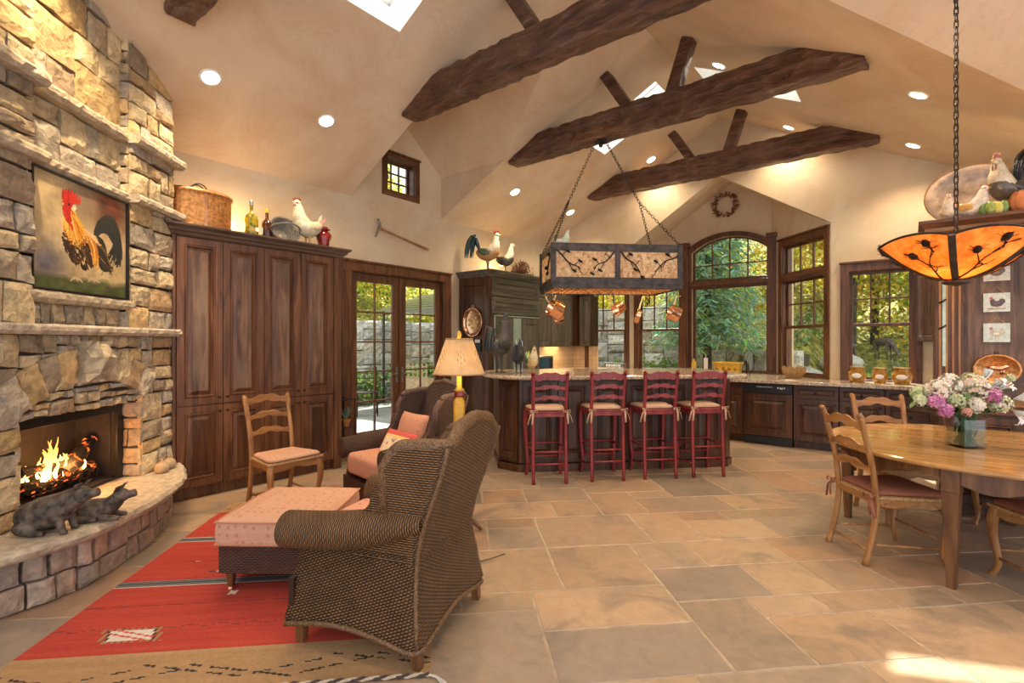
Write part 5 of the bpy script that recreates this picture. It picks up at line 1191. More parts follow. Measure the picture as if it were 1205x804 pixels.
# ================================================================== BACK COUNTER
ZC = .945
cp = [(.28, 7.88), (.28, 8.525), (-.915, 8.525), (-1.895, 9.495), (-5.875, 9.495), (-5.875, 7.25), (-5.23, 7.25), (-5.23, 8.85), (-2.75, 8.85), (-2.75, 7.88)]
mb = MB(); mb.prism(cp, ZC-.05, ZC, 'z'); o = mb.build('kitchen_countertop', M['granite'], None, bevel=.008); tag(o, 'long granite worktop running below the kitchen windows', 'countertop')
def base_cab(x0, x1, lab, drawers=1, split=False, nm='base_cabinet'):
    rt = thing(nm, lab, 'cabinet', ((x0+x1)/2, 7.93, 0), 0, 'base cabinets below the windows'); w = (x1-x0)/2
    mb = MB(); mb.box(-w, w, .02, .6, .10, ZC-.051).box(-w, w, .07, .6, 0, .10); mb.build('body', M['walnut'], rt, bevel=.003)
    mb = MB(); panel_mb(mb, -w+.01, w-.01, .71, .875, .035, raised=False); d = mb.build('drawer', M['walnut_x'], rt, bevel=.002); knob(d, 0, .79)
    if drawers == 1:
        for a, b in ([(-w+.01, -.003), (.003, w-.01)] if split else [(-w+.01, w-.01)]): mb = MB(); panel_mb(mb, a, b, .12, .695, .055); d = mb.build('door', M['walnut'], rt, bevel=.002); knob(d, b-.03 if a < 0 else a+.03, .64)
    else:
        for z0, z1 in ((.42, .695), (.12, .405)): mb = MB(); panel_mb(mb, -w+.01, w-.01, z0, z1, .045, raised=False); d = mb.build('drawer', M['walnut_x'], rt, bevel=.002); knob(d, 0, (z0+z1)/2)
base_cab(-2.74, -1.955, 'base cabinet to the left of the dishwasher, half hidden by the end stool', 1, True)
base_cab(-1.30, -.76, 'base cabinet immediately right of the dishwasher with one drawer over a door')
base_cab(-.755, -.27, 'base cabinet of two behind the sunlit dining chair, nearer the dishwasher')
base_cab(-.265, .25, 'base cabinet with three drawers below the amber jars', 3)
dw = thing('dishwasher', 'dishwasher with a wood panel door and black control strip', 'dishwasher', (-1.6275, 7.93, 0), 0)
mb = MB(); mb.box(-.32, .32, .02, .6, .10, ZC-.051); mb.build('body', M['black'], dw); mb = MB(); panel_mb(mb, -.318, .318, .13, .745, .075, y=-.01); mb.build('door', M['walnut'], dw, bevel=.002)
mb = MB(); mb.box(-.318, .318, -.02, .02, .75, .882); cpn = mb.build('control_panel', M['black'], dw, bevel=.006)
mb = MB(); mb.box(-.318, .318, -.004, .05, 0.005, .125); mb.build('toe_kick', M['black'], dw, bevel=.004)
mb = MB()
for k in range(11): mb.box(-.14+k*.019, -.128+k*.019+(k % 3)*.002, -.0225, -.02, .838, .845)
for k in range(4): mb.box(.13+k*.028, .145+k*.028, -.0225, -.02, .825, .845)
mb.box(.17, .20, -.0225, -.02, .815, .835); mb.build('print', M['white'], cpn)
# left run bodies
rt = thing('base_cabinet', 'base cabinet run in the far corner behind the island', 'cabinet', (-4.3, 9.2, 0)); mb = MB(); mb.box(-1.57, 1.5, -.3, .29, .0, ZC-.051).box(-1.57, -.95, -1.94, -.3, 0, ZC-.051); mb.build('body', M['walnut'], rt)
for k in range(5): mb = MB(); a = -.9+k*.47; panel_mb(mb, a, a+.45, .12, .86, .05, y=-.322); mb.build('door', M['walnut'], rt)
# backsplash and uppers
mb = MB(); mb.box(-5.878, -5.862, 7.25, 9.49, ZC, 1.40).box(-5.86, -5.25, 9.482, 9.496, ZC, 1.40); struct('trim_4', mb, M['backsplash'])
up = thing('upper_cabinet', 'wall cupboard with a raised panel door above the glowing backsplash', 'cabinet', (-5.53, 7.26, 0), PI/2)
mb = MB(); mb.box(0, 2.2, .02, .345, 1.40, 2.52); mb.build('body', M['walnut'], up)
for a, b in ((.01, .84), (.86, 1.62)): mb = MB(); panel_mb(mb, a, b, 1.41, 2.45, .07); d = mb.build('door', M['gg_z'], up, bevel=.002); knob(d, b-.04, 1.46)
mb = MB(); crown(mb, 0, 2.2, .0, .345, 2.5, 2.6, .06); mb.build('crown_molding', M['aged_x'], up)
uc = thing('upper_cabinet', 'narrow pale lit wall cupboard in the far kitchen corner beside the first window', 'cabinet', (-5.39, 9.15, 0), 0)
mb = MB(); mb.box(-.135, .135, .02, .345, 1.40, 2.52); mb.build('body', M['walnut'], uc); mb = MB(); panel_mb(mb, -.13, .13, 1.41, 2.45, .05); mb.build('door', M['gg_z'], uc, bevel=.002)
rt = thing('microwave', 'small microwave with a dark blue window on the corner worktop', 'microwave', (-5.42, 7.78, ZC), PI/2)
mb = MB(); mb.box(-.24, .24, 0, .35, 0.01, .28); mb.build('body', M['steel'], rt, bevel=.01); M['bluegl'] = plain('blue_glass', (.02, .07, .12), .1); mb = MB(); mb.box(-.21, .10, -.01, 0, .04, .25); mb.build('door', M['bluegl'], rt, bevel=.004)
mb = MB(); mb.box(.12, .22, -.008, 0, .04, .25); mb.build('keypad', M['black'], rt, bevel=.003)
# narrow upper at the right of window three
un = thing('narrow_wall_cabinet', 'narrow tall wall cabinet with a knob between the window and the hutch', 'cabinet', (.155, 8.2, 0), 0)
mb = MB(); mb.box(-.10, .115, .02, .32, 1.50, 2.68); mb.build('body', M['walnut'], un); mb = MB(); panel_mb(mb, -.095, .11, 1.51, 2.62, .04); d = mb.build('door', M['aged'], un, bevel=.002); knob(d, -.07, 1.56, r=.022, mat='pewter')
mb = MB(); crown(mb, -.10, .115, .0, .32, 2.66, 2.80, .07); mb.build('crown_molding', M['aged_x'], un)
# items on the counter
def jar(lab, x, r, h):
    rt = thing('amber_jar', lab, 'jar', (x, 8.22, ZC), 0, 'amber glass jars on the worktop'); mb = MB()
    mb.lathe([(r*.62, 0), (r*.8, .012), (r, h*.40), (r*.97, h*.62), (r*.72, h*.86), (r*.74, h*.94), (r*.84, h)], 26); b_ = mb.build('body', M['amber'], rt, smooth=True)
    mb = MB(); mb.lathe([(r*.85, h), (r*.86, h+.008), (r*.7, h+.012), (.01, h+.014)], 26); mb.build('rim', M['brass'], rt, smooth=True)
    mb = MB(); mb.ball((0, -r*.96, h*.46), r*.55, .008, h*.16, 12, 6); mb.build('relief_medallion', M['white'], b_, smooth=True)
jar('amber glass jar on the worktop, leftmost of the three below the right window', -.578, .105, .205); jar('smallest amber glass jar, in the middle of the three', -.33, .088, .195); jar('amber glass jar on the worktop, rightmost of the three', -.10, .112, .205)
rt = thing('grass_bowl', 'ruffled straw-coloured basket bowl on the worktop below the bay window', 'bowl', (-1.385, 8.52, ZC)); mb = MB(); rr = random.Random(1)
for k in range(44): a = 2*PI*k/44; w_ = rr.uniform(.9, 1.08); mb.tube([(.07*math.cos(a), .07*math.sin(a), .0), (.135*w_*math.cos(a), .135*w_*math.sin(a), .09), (.15*w_*math.cos(a), .15*w_*math.sin(a), .17*rr.uniform(.9, 1.15))], [.012, .016, .008], 5)
mb.lathe([(.06, 0), (.12, .05), (.125, .10), (.1, .06), (.02, .02)], 20); mb.build('woven_reeds', M['rush'], rt)
rt = thing('yellow_planter', 'rectangular yellow glazed planter on the worktop before the arched window', 'planter', (-2.50, 9.12, ZC))
M['yellow'] = plain('yellow_glaze', (.70, .42, .05), .3); mb = MB(); mb.rings([[(-a, -b, z), (a, -b, z), (a, b, z), (-a, b, z)] for a, b, z in ((.19, .09, 0), (.20, .10, .01), (.215, .105, .16), (.235, .115, .165), (.235, .115, .195), (.21, .10, .195), (.20, .09, .15))]); pb = mb.build('body', M['yellow'], rt, bevel=.006)
mb = MB(); 
for k in range(4): mb.ball((-.15+.1*k, -.106, .085), .03, .006, .03, 10, 5)
mb.build('relief_rosettes', M['amber'], pb, smooth=True)
rt = thing('paper_towel_stand', 'upright white paper towel roll on the worktop beside the arched window', 'paper towel roll', (-2.87, 9.1, ZC)); mb = MB(); mb.lathe([(.035, .015), (.035, .26)], 16); mb.build('roll', M['white'], rt); mb = MB(); mb.lathe([(.06, 0), (.06, .012), (.008, .016), (.008, .30), (.013, .31), (.004, .32)], 16); mb.build('holder', M['steel'], rt)
rt = thing('oil_bottle', 'tall yellow oil bottle on the worktop beside the paper towel roll', 'bottle', (-3.08, 9.1, ZC)); mb = MB(); mb.lathe([(.04, 0), (.045, .02), (.045, .16), (.015, .21), (.013, .25)], 14); mb.build('body', M['yellow'], rt, smooth=True); mb = MB(); mb.lathe([(.018, .25), (.018, .28), (.01, .285)], 12); mb.build('cap', M['black'], rt)
rt = thing('kitchen_faucet', 'dark arched faucet behind the planter on the worktop', 'faucet', (-2.18, 9.05, ZC)); mb = MB(); mb.tube(smooth_path([(0, 0, 0), (0, 0, .16), (0, -.04, .22), (0, -.10, .21), (0, -.12, .16)], 4), .012, 8); mb.build('spout', M['iron'], rt, smooth=True); mb = MB(); mb.tube([(.05, 0, 0), (.05, 0, .05), (.09, 0, .08)], .008, 6); mb.build('handle', M['iron'], rt)
rt = thing('dish_rack', 'small wire rack with white cups on the far worktop below the first window', 'dish rack', (-4.72, 9.15, ZC)); mb = MB()
for k in range(9): mb.tube([(-.2+.05*k, -.12, .01), (-.2+.05*k, -.12, .12), (-.2+.05*k, .12, .12), (-.2+.05*k, .12, .01)], .004, 5)
mb.tube([(-.2, -.12, .12), (.2, -.12, .12)], .005, 5).tube([(-.2, -.12, .05), (.2, -.12, .05)], .005, 5); mb.build('wire_frame', M['steel'], rt)
for k in range(3): o = MB(); o.lathe([(.028, 0), (.04, .01), (.042, .08), (.038, .08), (.036, .012)], 16); c_ = o.build('white_cup', M['white'], None, smooth=True); c_.location = (-4.83+.11*k, 9.15, ZC+.005); tag(c_, 'white cup standing in the wire rack on the far worktop, %s of three' % ('leftmost', 'middle', 'rightmost')[k], 'cup', 'white cups in the wire rack')
# ================================================================== HUTCH
hu = thing('dining_hutch', 'large walnut hutch with hung tiles and a crowned top, beside the dining table', 'hutch', (.17, 6.12, 0))
mb = MB(); mb.box(0, .20, 0, .55, .9, 2.46).box(1.95, 2.15, 0, .55, .9, 2.46).box(0, 2.15, 0, .55, 2.30, 2.46).box(.2, 1.95, .19, .55, .9, 2.30); mb.build('body', M['trimw'], hu, bevel=.004)
mb = MB(); mb.box(.2, 1.95, .17, .19, .9, 2.30); mb.build('back_panel', M['aged'], hu)
mb = MB()
for k in range(4): x = .025+k*.045; mb.box(x, x+.02, -.012, 0, .95, 2.40)
mb.build('fluting', M['oak'], hu, bevel=.004)
mb = MB(); crown(mb, 0, 2.15, 0, .56, 2.44, 2.62, .12, True, True); mb.build('crown_molding', M['trimx'], hu)
mb = MB(); mb.box(.0, 2.15, -.36, .56, .88, .925); mb.build('buffet_top', M['walnut_x'], hu, bevel=.008); mb = MB(); mb.box(.02, 2.13, -.33, .55, .08, .88).box(.05, 2.1, -.28, .5, 0, .08); mb.build('buffet_body', M['walnut'], hu, bevel=.004)
for k in range(4): mb = MB(); panel_mb(mb, .04+k*.52, .54+k*.52, .11, .86, .06, y=-.352); d = mb.build('door', M['walnut'], hu, bevel=.002); knob(d, .08+k*.52, .6, -.352)
M['paleglass'] = plain('pale_green_glass', (.50, .62, .52), .15)
mb = MB(); mb.box(.052, .075, -.016, -.002, 1.27, 2.12); mb.build('glass_strip', M['paleglass'], hu)
for z in (1.62, 1.86): mb = MB(); mb.tube([(.03, -.015, z), (.055, -.045, z+.01), (.075, -.02, z+.03)], .008, 6); mb.build('hook', M['iron'], hu)
for i, (z, what) in enumerate(((2.135, 'topmost painted rooster tile hanging on the hutch'), (1.855, 'middle painted tile of a dark hen hanging on the hutch'), (1.58, 'lowest painted tile of a pale hen hanging on the hutch'))):
    rt = thing('painted_tile', what, 'tile', (.60, 6.28, z), 0, 'painted hen tiles on the hutch'); mb = MB(); N1, N2 = 44, 40; w_, h_ = .088, .085
    bgc = [(.66, .62, .50), (.62, .64, .58), (.60, .66, .60)][i]; bc = [(.16, .10, .05), (.09, .05, .05), (.52, .47, .38)][i]
    def hen(u, v):
        e = lambda cx, cy, rx, ry: ((u-cx)/rx)**2+((v-cy)/ry)**2 < 1
        c = bgc
        if i == 1 and .12 < v < .2 and .15 < u < .85: c = (.45, .30, .22)
        if e(.5, .42, .24, .16) or e(.34, .55, .09, .16) or e(.70, .55, .13, .14): c = bc
        if e(.5, .45, .12, .06): c = tuple(x*1.6 for x in bc)
        if e(.30, .72, .07, .07): c = (.50, .10, .07)
        if (abs(u-.47) < .012 or abs(u-.55) < .012) and .14 < v < .3: c = (.5, .3, .1)
        return c
    I = [[mb.V((-w_+2*w_*a/N1, -.014, -h_+2*h_*b/N2)) for b in range(N2+1)] for a in range(N1+1)]
    for a in range(N1):
        for b in range(N2): mb.F((I[a][b], I[a+1][b], I[a+1][b+1], I[a][b+1]), None, hen((a+.5)/N1, (b+.5)/N2))
    mb.col = (.7, .66, .55); mb.box(-w_, w_, -.0135, 0, -h_, h_); mb.build('face', M['glaze'], rt)
    mb = MB(); mb.tube([(-.06, -.012, h_-.005), (0, -.004, h_+.055), (.06, -.012, h_-.005)], .003, 5); mb.build('hanging_cord', M['rush'], rt)
rt = thing('copper_mold', 'oval copper mold with a raised animal hanging low on the hutch', 'mold', (.60, 6.28, 1.245)); mb = MB()
prof = [(.02, -.012), (.8, -.012), (.9, -.03), (1.0, -.034), (1.03, -.026), (1.0, -.0), (.02, 0)]
mb.rings([[(.16*r*math.cos(2*PI*k/40), y, .135*r*math.sin(2*PI*k/40)) for k in range(40)] for r, y in prof]); mb.build('dish', M['copper_old'], rt, smooth=True)
mb = MB(); mb.tube([(-.07, -.022, .01), (-.03, -.03, .015), (.03, -.03, .012), (.06, -.026, .03), (.085, -.022, .035)], [.018, .026, .024, .016, .012], 10)
for x in (-.055, -.035, .03, .045): mb.tube([(x, -.025, .0), (x-.004, -.02, -.045)], [.010, .006], 6)
mb.build('relief_figure', M['copper'], rt, smooth=True); mb = MB(); mb.tube([(.014*math.cos(a), -.004, .15+.014*math.sin(a)) for a in [2*PI*k/10 for k in range(10)]], .003, 5, loop=True); mb.build('ring', M['iron'], rt)
ZH = 2.62
rooster('rooster_figurine', 'big black-tailed rooster with a speckled white breast on top of the hutch', (.68, 6.33, ZH+.01), toward(-.95, -.25), 1.05, (.12, .095, .075), neck=(.66, .56, .40), tailc=(.012, .012, .014), comb=(.42, .13, .09), wing=(.05, .04, .035), legs=(.4, .25, .1), tail=1.65, stand=.14)
rt = thing('oval_platter', 'large oval gold-rimmed platter leaning behind the roosters on the hutch', 'platter', (.46, 6.56, ZH+.30), 0, rx=-.12); mb = MB()
M['platter'] = plain('platter_glaze', (.46, .34, .25), .25, var=.3, scale=9)
mb.rings([[(.36*r*math.cos(2*PI*k/44), y, .30*r*math.sin(2*PI*k/44)) for k in range(44)] for r, y in ((.02, 0), (.72, 0), (.8, -.02), (.98, -.035), (1, -.03), (.98, -.02), (.8, .01), (.02, .012))]); mb.build('plate', M['platter'], rt, smooth=True)
mb = MB(); mb.tube([(.36*math.cos(2*PI*k/44), -.032, .30*math.sin(2*PI*k/44)) for k in range(44)], .007, 6, loop=True); mb.build('gold_rim', M['brass'], rt)
rooster('rooster_figurine', 'small white and rust hen leftmost on the hutch top', (.27, 6.22, ZH+.005), toward(-.6, -.7), .62, (.80, .66, .50), tailc=(.7, .55, .42), comb=(.6, .15, .1), wing=(.75, .50, .32), hen=True, stand=.04)
rooster('rooster_figurine', 'white and golden hen on the hutch top in front of the platter', (.42, 6.22, ZH+.005), toward(.5, -.8), .72, (.78, .66, .55), tailc=(.6, .40, .18), comb=(.6, .2, .1), wing=(.62, .36, .12), hen=True, stand=.04)
rt = thing('ceramic_cabbage', 'green and yellow leafy ceramic cabbage on the hutch top below the big rooster', 'ornament', (.57, 6.17, ZH)); mb = MB(); rr = random.Random(4)
for k in range(18):
    a = 2*PI*k/9+.2*(k // 9); r = .045+.03*(k // 9); mb.col = ((.30, .38, .08), (.60, .55, .12), (.16, .28, .08))[k % 3]
    mb.ball((r*math.cos(a), r*math.sin(a)*.8, .06+.01*(k % 2)), .035, .02, .06, 8, 6)
mb.build('leaves', M['glaze'], rt, smooth=True)
rt = thing('terracotta_squash', 'orange ribbed ceramic squash on the hutch top below the black tail', 'ornament', (.78, 6.2, ZH)); mb = MB()
for k in range(9): a = 2*PI*k/9; mb.ball((.07*math.cos(a), .07*math.sin(a), .10), .045, .045, .10, 8, 8)
mb.build('body', M['terracotta'], rt, smooth=True); mb = MB(); mb.tube([(0, 0, .17), (.01, 0, .22), (.03, 0, .24)], [.018, .012, .012], 7); mb.build('stem', M['twig'], rt)
# ================================================================== POT RACK
RK = cw(1.235, 6.43, 0); rk = thing('pot_rack', 'iron and mica lit pot rack with pinecone branches hanging on chains over the island', 'pot rack', (RK[0], RK[1], 2.17), IR)
rw, rd, rh = .79, .41, .515
mb = MB(); b_ = .022
for z0, z1 in ((.02, .105), (.42, .515)):
    mb.box(-rw, rw, -rd-b_/2, -rd+b_/2, z0, z1).box(-rw, rw, rd-b_/2, rd+b_/2, z0, z1).box(-rw-b_/2, -rw+b_/2, -rd, rd, z0, z1).box(rw-b_/2, rw+b_/2, -rd, rd, z0, z1)
for x in (-rw, 0, rw):
    for y in (-rd, rd): mb.box(x-.032, x+.032, y-.016, y+.016, .02, .515)
mb.box(-rw-.02, rw+.02, -rd-.025, -rd+.02, -.03, .02).box(-rw-.02, rw+.02, rd-.02, rd+.025, -.03, .02).box(-rw-.025, -rw+.02, -rd, rd, -.03, .02).box(rw-.02, rw+.025, -rd, rd, -.03, .02)
mb.build('frame', M['iron2'], rk, bevel=.004)
for (x0, x1, y0, y1) in ((-rw+.03, -.03, -rd, -rd+.004), (.03, rw-.03, -rd, -rd+.004), (-rw+.03, -.03, rd-.004, rd), (.03, rw-.03, rd-.004, rd), (-rw, -rw+.004, -rd+.02, rd-.02), (rw-.004, rw, -rd+.02, rd-.02)):
    mb = MB(); mb.box(x0, x1, y0, y1, .10, .425); mb.build('mica_panel', M['mica'], rk)
mb = MB()
for k in range(19): x = -rw+.04+k*(2*rw-.08)/18; mb.box(x-.006, x+.006, -rd, rd, -.02, -.002)
for k in range(4): y = -rd+.12+k*.2; mb.box(-rw, rw, y-.006, y+.006, -.024, -.006)
mb.build('grid_shelf', M['copper_old'], rk)
def branch(mb, x0, z0, dx, dz, seed, y):
    rr = random.Random(seed); P = [(x0+dx*t, y, z0+dz*t+.02*math.sin(t*7+seed)) for t in [k/8 for k in range(9)]]; mb.tube(P, lerp([.011, .006], 9), 6)
    for t, s in ((.3, 1), (.5, -1), (.75, 1), (.9, -1)):
        k = int(t*8); px_, _, pz_ = P[k]; ex, ez = px_+dx*.22, pz_+s*.075+dz*.1; mb.tube([(px_, y, pz_), ((px_+ex)/2, y, (pz_+ez)/2+.01*s), (ex, y, ez)], [.006, .005, .003], 5)
        if rr.random() < .8: mb.tube([(ex-.02, y-.004, ez+.012), (ex, y-.006, ez), (ex+.022, y-.006, ez-.014), (ex+.034, y-.004, ez-.022)], [(.016, .008), (.032, .014), (.026, .012), (.005, .004)], 7)
        for j in range(5): a = rr.uniform(0, 2*PI); mb.tube([(ex, y, ez), (ex+.04*math.cos(a), y, ez+.04*math.sin(a))], .0018, 4)
for (x0, z0, dx_, dz_, sd) in ((-rw+.03, .41, .30, -.22, 1), (-.04, .40, -.26, -.2, 2), (.04, .42, .24, -.24, 3), (rw-.03, .40, -.30, -.20, 4)):
    mb = MB(); branch(mb, x0, z0, dx_, dz_, sd, -rd-.012); mb.build('pinecone_branch', M['iron'], rk)
mb = MB(); mb.M = T(-rw-.012, 0, 0, rz=PI/2); branch(mb, -.3, .4, .3, -.22, 6, 0); mb.build('pinecone_branch', M['iron'], rk)
for x in (-.42, .42): mb = MB(); mb.ball((x, 0, .27), .035, .035, .045, 12, 8); mb.build('bulb', M['bulb'], rk, smooth=True)
def chain(mb, a, b, link=.055, r=.004, w=.014):
    a, b = Vector(a), Vector(b); d = b-a; n = max(2, int(d.length/(link*.74))); u = d.normalized(); x = u.cross(Vector((0, 0, 1)))
    if x.length < .1: x = Vector((1, 0, 0))
    x.normalize(); y = u.cross(x)
    for k in range(n):
        c = a+d*(k+.5)/n; s = x if k % 2 else y; hl = link/2
        mb.tube([c+u*(hl-w)*math.copysign(1, math.cos(t))*1.0+u*w*math.cos(t)+s*w*math.sin(t) for t in [2*PI*(j+.5)/8 for j in range(8)]], r, 5, loop=True)
# hook point on the middle beam, in rack coordinates
hk = Vector((-3.10-RK[0], 5.67-RK[1], 0)); hk = Vector((hk.x*q+hk.y*q, -hk.x*q+hk.y*q, 0)); HZ = 4.05-2.17
for sx in (-1, 1):
    mb = MB(); top_ = (hk.x+sx*.07, hk.y, HZ); j = Vector((sx*rw, 0, .515)); y_ = Vector(top_).lerp(j, .55)
    chain(mb, top_, y_); chain(mb, y_, (sx*(rw-.01), -rd, .515)); chain(mb, y_, (sx*(rw-.01), rd, .515)); mb.build('chain', M['iron'], rk)
mb = MB(); mb.box(hk.x-.06, hk.x+.06, hk.y-.05, hk.y+.05, HZ-.01, HZ+.02); mb.lathe([(.02, HZ-.06), (.028, HZ-.03), (.02, HZ)], 8, (hk.x, hk.y, 0)); mb.build('ceiling_hook', M['iron'], rk)
def rkpt(x, y, z): return (RK[0]+q*x-q*y, RK[1]+q*x+q*y, 2.17+z)
def rkl(l, v): X_, Y_, _ = cw(l, v); X_ -= RK[0]; Y_ -= RK[1]; return q*X_+q*Y_, -q*X_+q*Y_
HOOKS = []
for l, v in ((.50, 6.16), (.42, 6.33), (.62, 6.1), (1.23, 6.2), (1.02, 6.15), (1.72, 6.3), (2.08, 6.22), (1.45, 6.12), (1.88, 6.12)):
    x, y = rkl(l, v); mb = MB(); mb.tube([(0, 0, -.02), (.0, 0, -.07), (.006, 0, -.10), (.022, 0, -.112), (.034, 0, -.095)], .004, 6); o = mb.build('pan_hook', M['brass'], rk, smooth=True); o.location = (x, y, 0)
def saucepan(lab, l, v, r, h, drop, tilt, rz, mat='copper'):
    x, y = rkl(l, v); rt = thing('copper_saucepan', lab, 'pan', rkpt(x, y, -.10), rz, 'copper pans hanging from the rack', ry=tilt); mb = MB()
    # hangs by its handle: handle up local z, pan below
    mb.tube([(0, 0, .0), (0, 0, -.03), (.01, 0, -drop)], [(.012, .004), (.008, .004), (.014, .005)], 8); mb.build('handle', M['brass'], rt)
    mb = MB(); mb.M = T(.0, 0, -drop-r*.95, ry=PI/2); mb.lathe([(.004, h), (r*.93, h), (r, h-.012), (r*1.0, 0), (r*1.04, -.004), (r*1.02, .0), (r*.97, .004), (r*.95, h-.012), (.004, h-.008)], 28); mb.build('bowl', M[mat], rt, smooth=True, bevel=.0)
saucepan('largest copper saucepan on the rack, hanging near its front corner', .54, 6.12, .115, .15, .05, .45, 1.0)
saucepan('shallow copper pan hanging lowest at the rack corner beside the refrigerator', .43, 6.33, .105, .08, .18, -.45, .9)
saucepan('small copper saucepan hanging alone before the first kitchen window', 1.20, 6.2, .075, .12, .14, -.55, 1.1)
saucepan('copper pan hanging before the second window, dimmer and further left of two', 1.66, 6.3, .09, .06, .17, .35, .5)
saucepan('copper pan hanging at the window end of the rack beside the arched window', 2.06, 6.22, .10, .12, .12, .4, .7)
rooster('rooster_figurine', 'little green and white striped ceramic hen perched on the pot rack', rkpt(-.62, -.1, .515), toward(.9, -.3), .55, (.55, .62, .50), tailc=(.06, .22, .18), comb=(.6, .3, .25), hen=True, stand=.02)
mb = MB(); mb.box(-.72, .72, -.25, .12, .505, .512); mb.build('top_shelf', M['iron2'], rk)
# ================================================================== PENDANT
PC = cw(3.10, 3.47, 0); PZ = 1.915; pd = thing('pendant_lamp', 'amber mica bowl pendant with pinecone silhouettes hanging over the dining table', 'pendant lamp', (PC[0], PC[1], PZ), face(.27, -.96))
def pp(a, t, u=0, o=0):
    r = .045+.42*t-.03*math.sin(t*PI)*0; z = .02+.24*t**1.25+.045*(1-u*u)*t*t-.03*math.sin(PI*t)
    n_ = 6; a0 = a-PI/n_; a1 = a+PI/n_; f = (u+1)/2; x = (math.cos(a0)*(1-f)+math.cos(a1)*f)*r*(1+.05*(1-u*u)); y = (math.sin(a0)*(1-f)+math.sin(a1)*f)*r*(1+.05*(1-u*u))
    return (x*(1+o), y*(1+o), z-o*.12)
for k in range(6):
    a = PI/2+PI/6+k*PI/3; mb = MB(); NU_, NT_ = 12, 10
    top_ = [[pp(a, t/NT_, u/NU_*2-1) for u in range(NU_+1)] for t in range(NT_+1)]; I = [[mb.V(p) for p in row] for row in top_]; J = [[mb.V((p[0]*.985, p[1]*.985, p[2]+.004)) for p in row] for row in top_]
    for i in range(NT_):
        for j in range(NU_): mb.F((I[i][j], I[i][j+1], I[i+1][j+1], I[i+1][j])); mb.F((J[i][j], J[i+1][j], J[i+1][j+1], J[i][j+1]))
    pn = mb.build('mica_panel', M['mica_amber'], pd, smooth=True)
    m2 = MB(); m2.tube([pp(a, 1, u/NU_*2-1) for u in range(NU_+1)], .008, 6); rr = random.Random(k)
    P = [pp(a, .12+.62*t, -.55+1.0*t+.12*math.sin(6*t), .03) for t in [i/8 for i in range(9)]]; m2.tube(P, lerp([.007, .003], 9), 5)
    for i, du, dt in ((3, .35, .12), (5, -.3, .2), (7, .2, .14), (8, -.12, .12)):
        t_ = i/8; u_ = -.55+1.0*t_+.12*math.sin(6*t_); b2 = pp(a, min(.93, .12+.62*t_+dt), max(-.85, min(.85, u_+du)), .03); m2.tube([P[i], b2], [.005, .003], 5)
        if i in (5, 8): m2.tube([(b2[0]*.9, b2[1]*.9, b2[2]-.01), b2, (b2[0]*1.06, b2[1]*1.06, b2[2]+.012), (b2[0]*1.12, b2[1]*1.12, b2[2]+.02)], [.008, .024, .020, .004], 7)
        for j in range(11): q_ = rr.uniform(0, 6.28); m2.tube([b2, (b2[0]+.06*math.cos(q_), b2[1]+.06*math.sin(q_), b2[2]+rr.uniform(0, .03))], .0018, 4)
    m2.build('iron_branch', M['iron'], pd)
    m3 = MB(); av = a-PI/6; S_ = [pp(a, t/10, -1, .02) for t in range(11)]
    m3.tube(S_, [(.020, .005)]*11, 8, up=(0, 0, 1)); m3.build('strap', M['iron2'], pd)
mb = MB(); mb.lathe([(.005, -.03), (.03, -.022), (.07, -.012), (.075, .0), (.06, .02), (.02, .03)], 20); mb.build('finial', M['iron2'], pd, smooth=True)
for k in range(3): a = 2*PI*k/3; mb = MB(); mb.ball((.13*math.cos(a), .13*math.sin(a), .13), .028, .028, .036, 10, 8); mb.build('bulb', M['bulb'], pd, smooth=True)
for k in range(3): a = PI/2+2*PI*k/3; mb = MB(); e_ = (.40*math.cos(a), .40*math.sin(a), .235); mb.tube([(0, 0, .33), (e_[0]*.25, e_[1]*.25, .31), (e_[0]*.65, e_[1]*.65, .265), e_], [(.012, .006)]*4, 6); mb.build('support_arm', M['brass'], pd)
mb = MB(); chain(mb, (0, 0, .33), (0, 0, 4.28-PZ), .06, .0045, .013); mb.build('chain', M['iron'], pd)
mb = MB(); mb.lathe([(.05, 4.25-PZ), (.06, 4.29-PZ), (.05, 4.30-PZ)], 16); mb.build('ceiling_canopy', M['iron'], pd)
# ================================================================== LAMP AND SMALL THINGS
LL = (-.425, 4.0)
tbl = thing('side_table', 'small round wooden side table between the armchairs, under the lamp', 'table', cw(*LL, 0)); mb = MB(); mb.lathe([(.20, .56), (.22, .57), (.22, .588), (.20, .595)], 30); mb.build('top', M['dark_oak'], tbl, smooth=False)
mb = MB(); mb.lathe([(.03, .04), (.045, .15), (.022, .3), (.03, .5), (.07, .565)], 16); mb.build('pedestal', M['dark_oak'], tbl, smooth=True)
for k in range(3): a = 2*PI*k/3+.3; mb = MB(); mb.tube([(.02*math.cos(a), .02*math.sin(a), .12), (.14*math.cos(a), .14*math.sin(a), .06), (.20*math.cos(a), .20*math.sin(a), .012)], [.022, .018, .012], 8); mb.build('foot', M['dark_oak'], tbl, smooth=True)
lp = thing('table_lamp', 'yellow candlestick table lamp with a parchment shade between the armchairs', 'lamp', cw(*LL, .596))
M['lampyellow'] = plain('lamp_yellow', (.72, .40, .035), .25, var=.15)
mb = MB(); mb.lathe([(.075, 0), (.08, .012), (.04, .03), (.028, .05), (.045, .10), (.046, .42), (.030, .45), (.026, .46)], 8); mb.build('column', M['lampyellow'], lp)
mb = MB(); mb.lathe([(.036, .46), (.040, .47), (.036, .50)], 16); mb.build('red_collar', M['redglaze'], lp); mb = MB(); mb.lathe([(.03, .50), (.045, .515), (.02, .535), (.02, .70)], 14); mb.build('candle_neck', M['yellow'], lp, smooth=True)
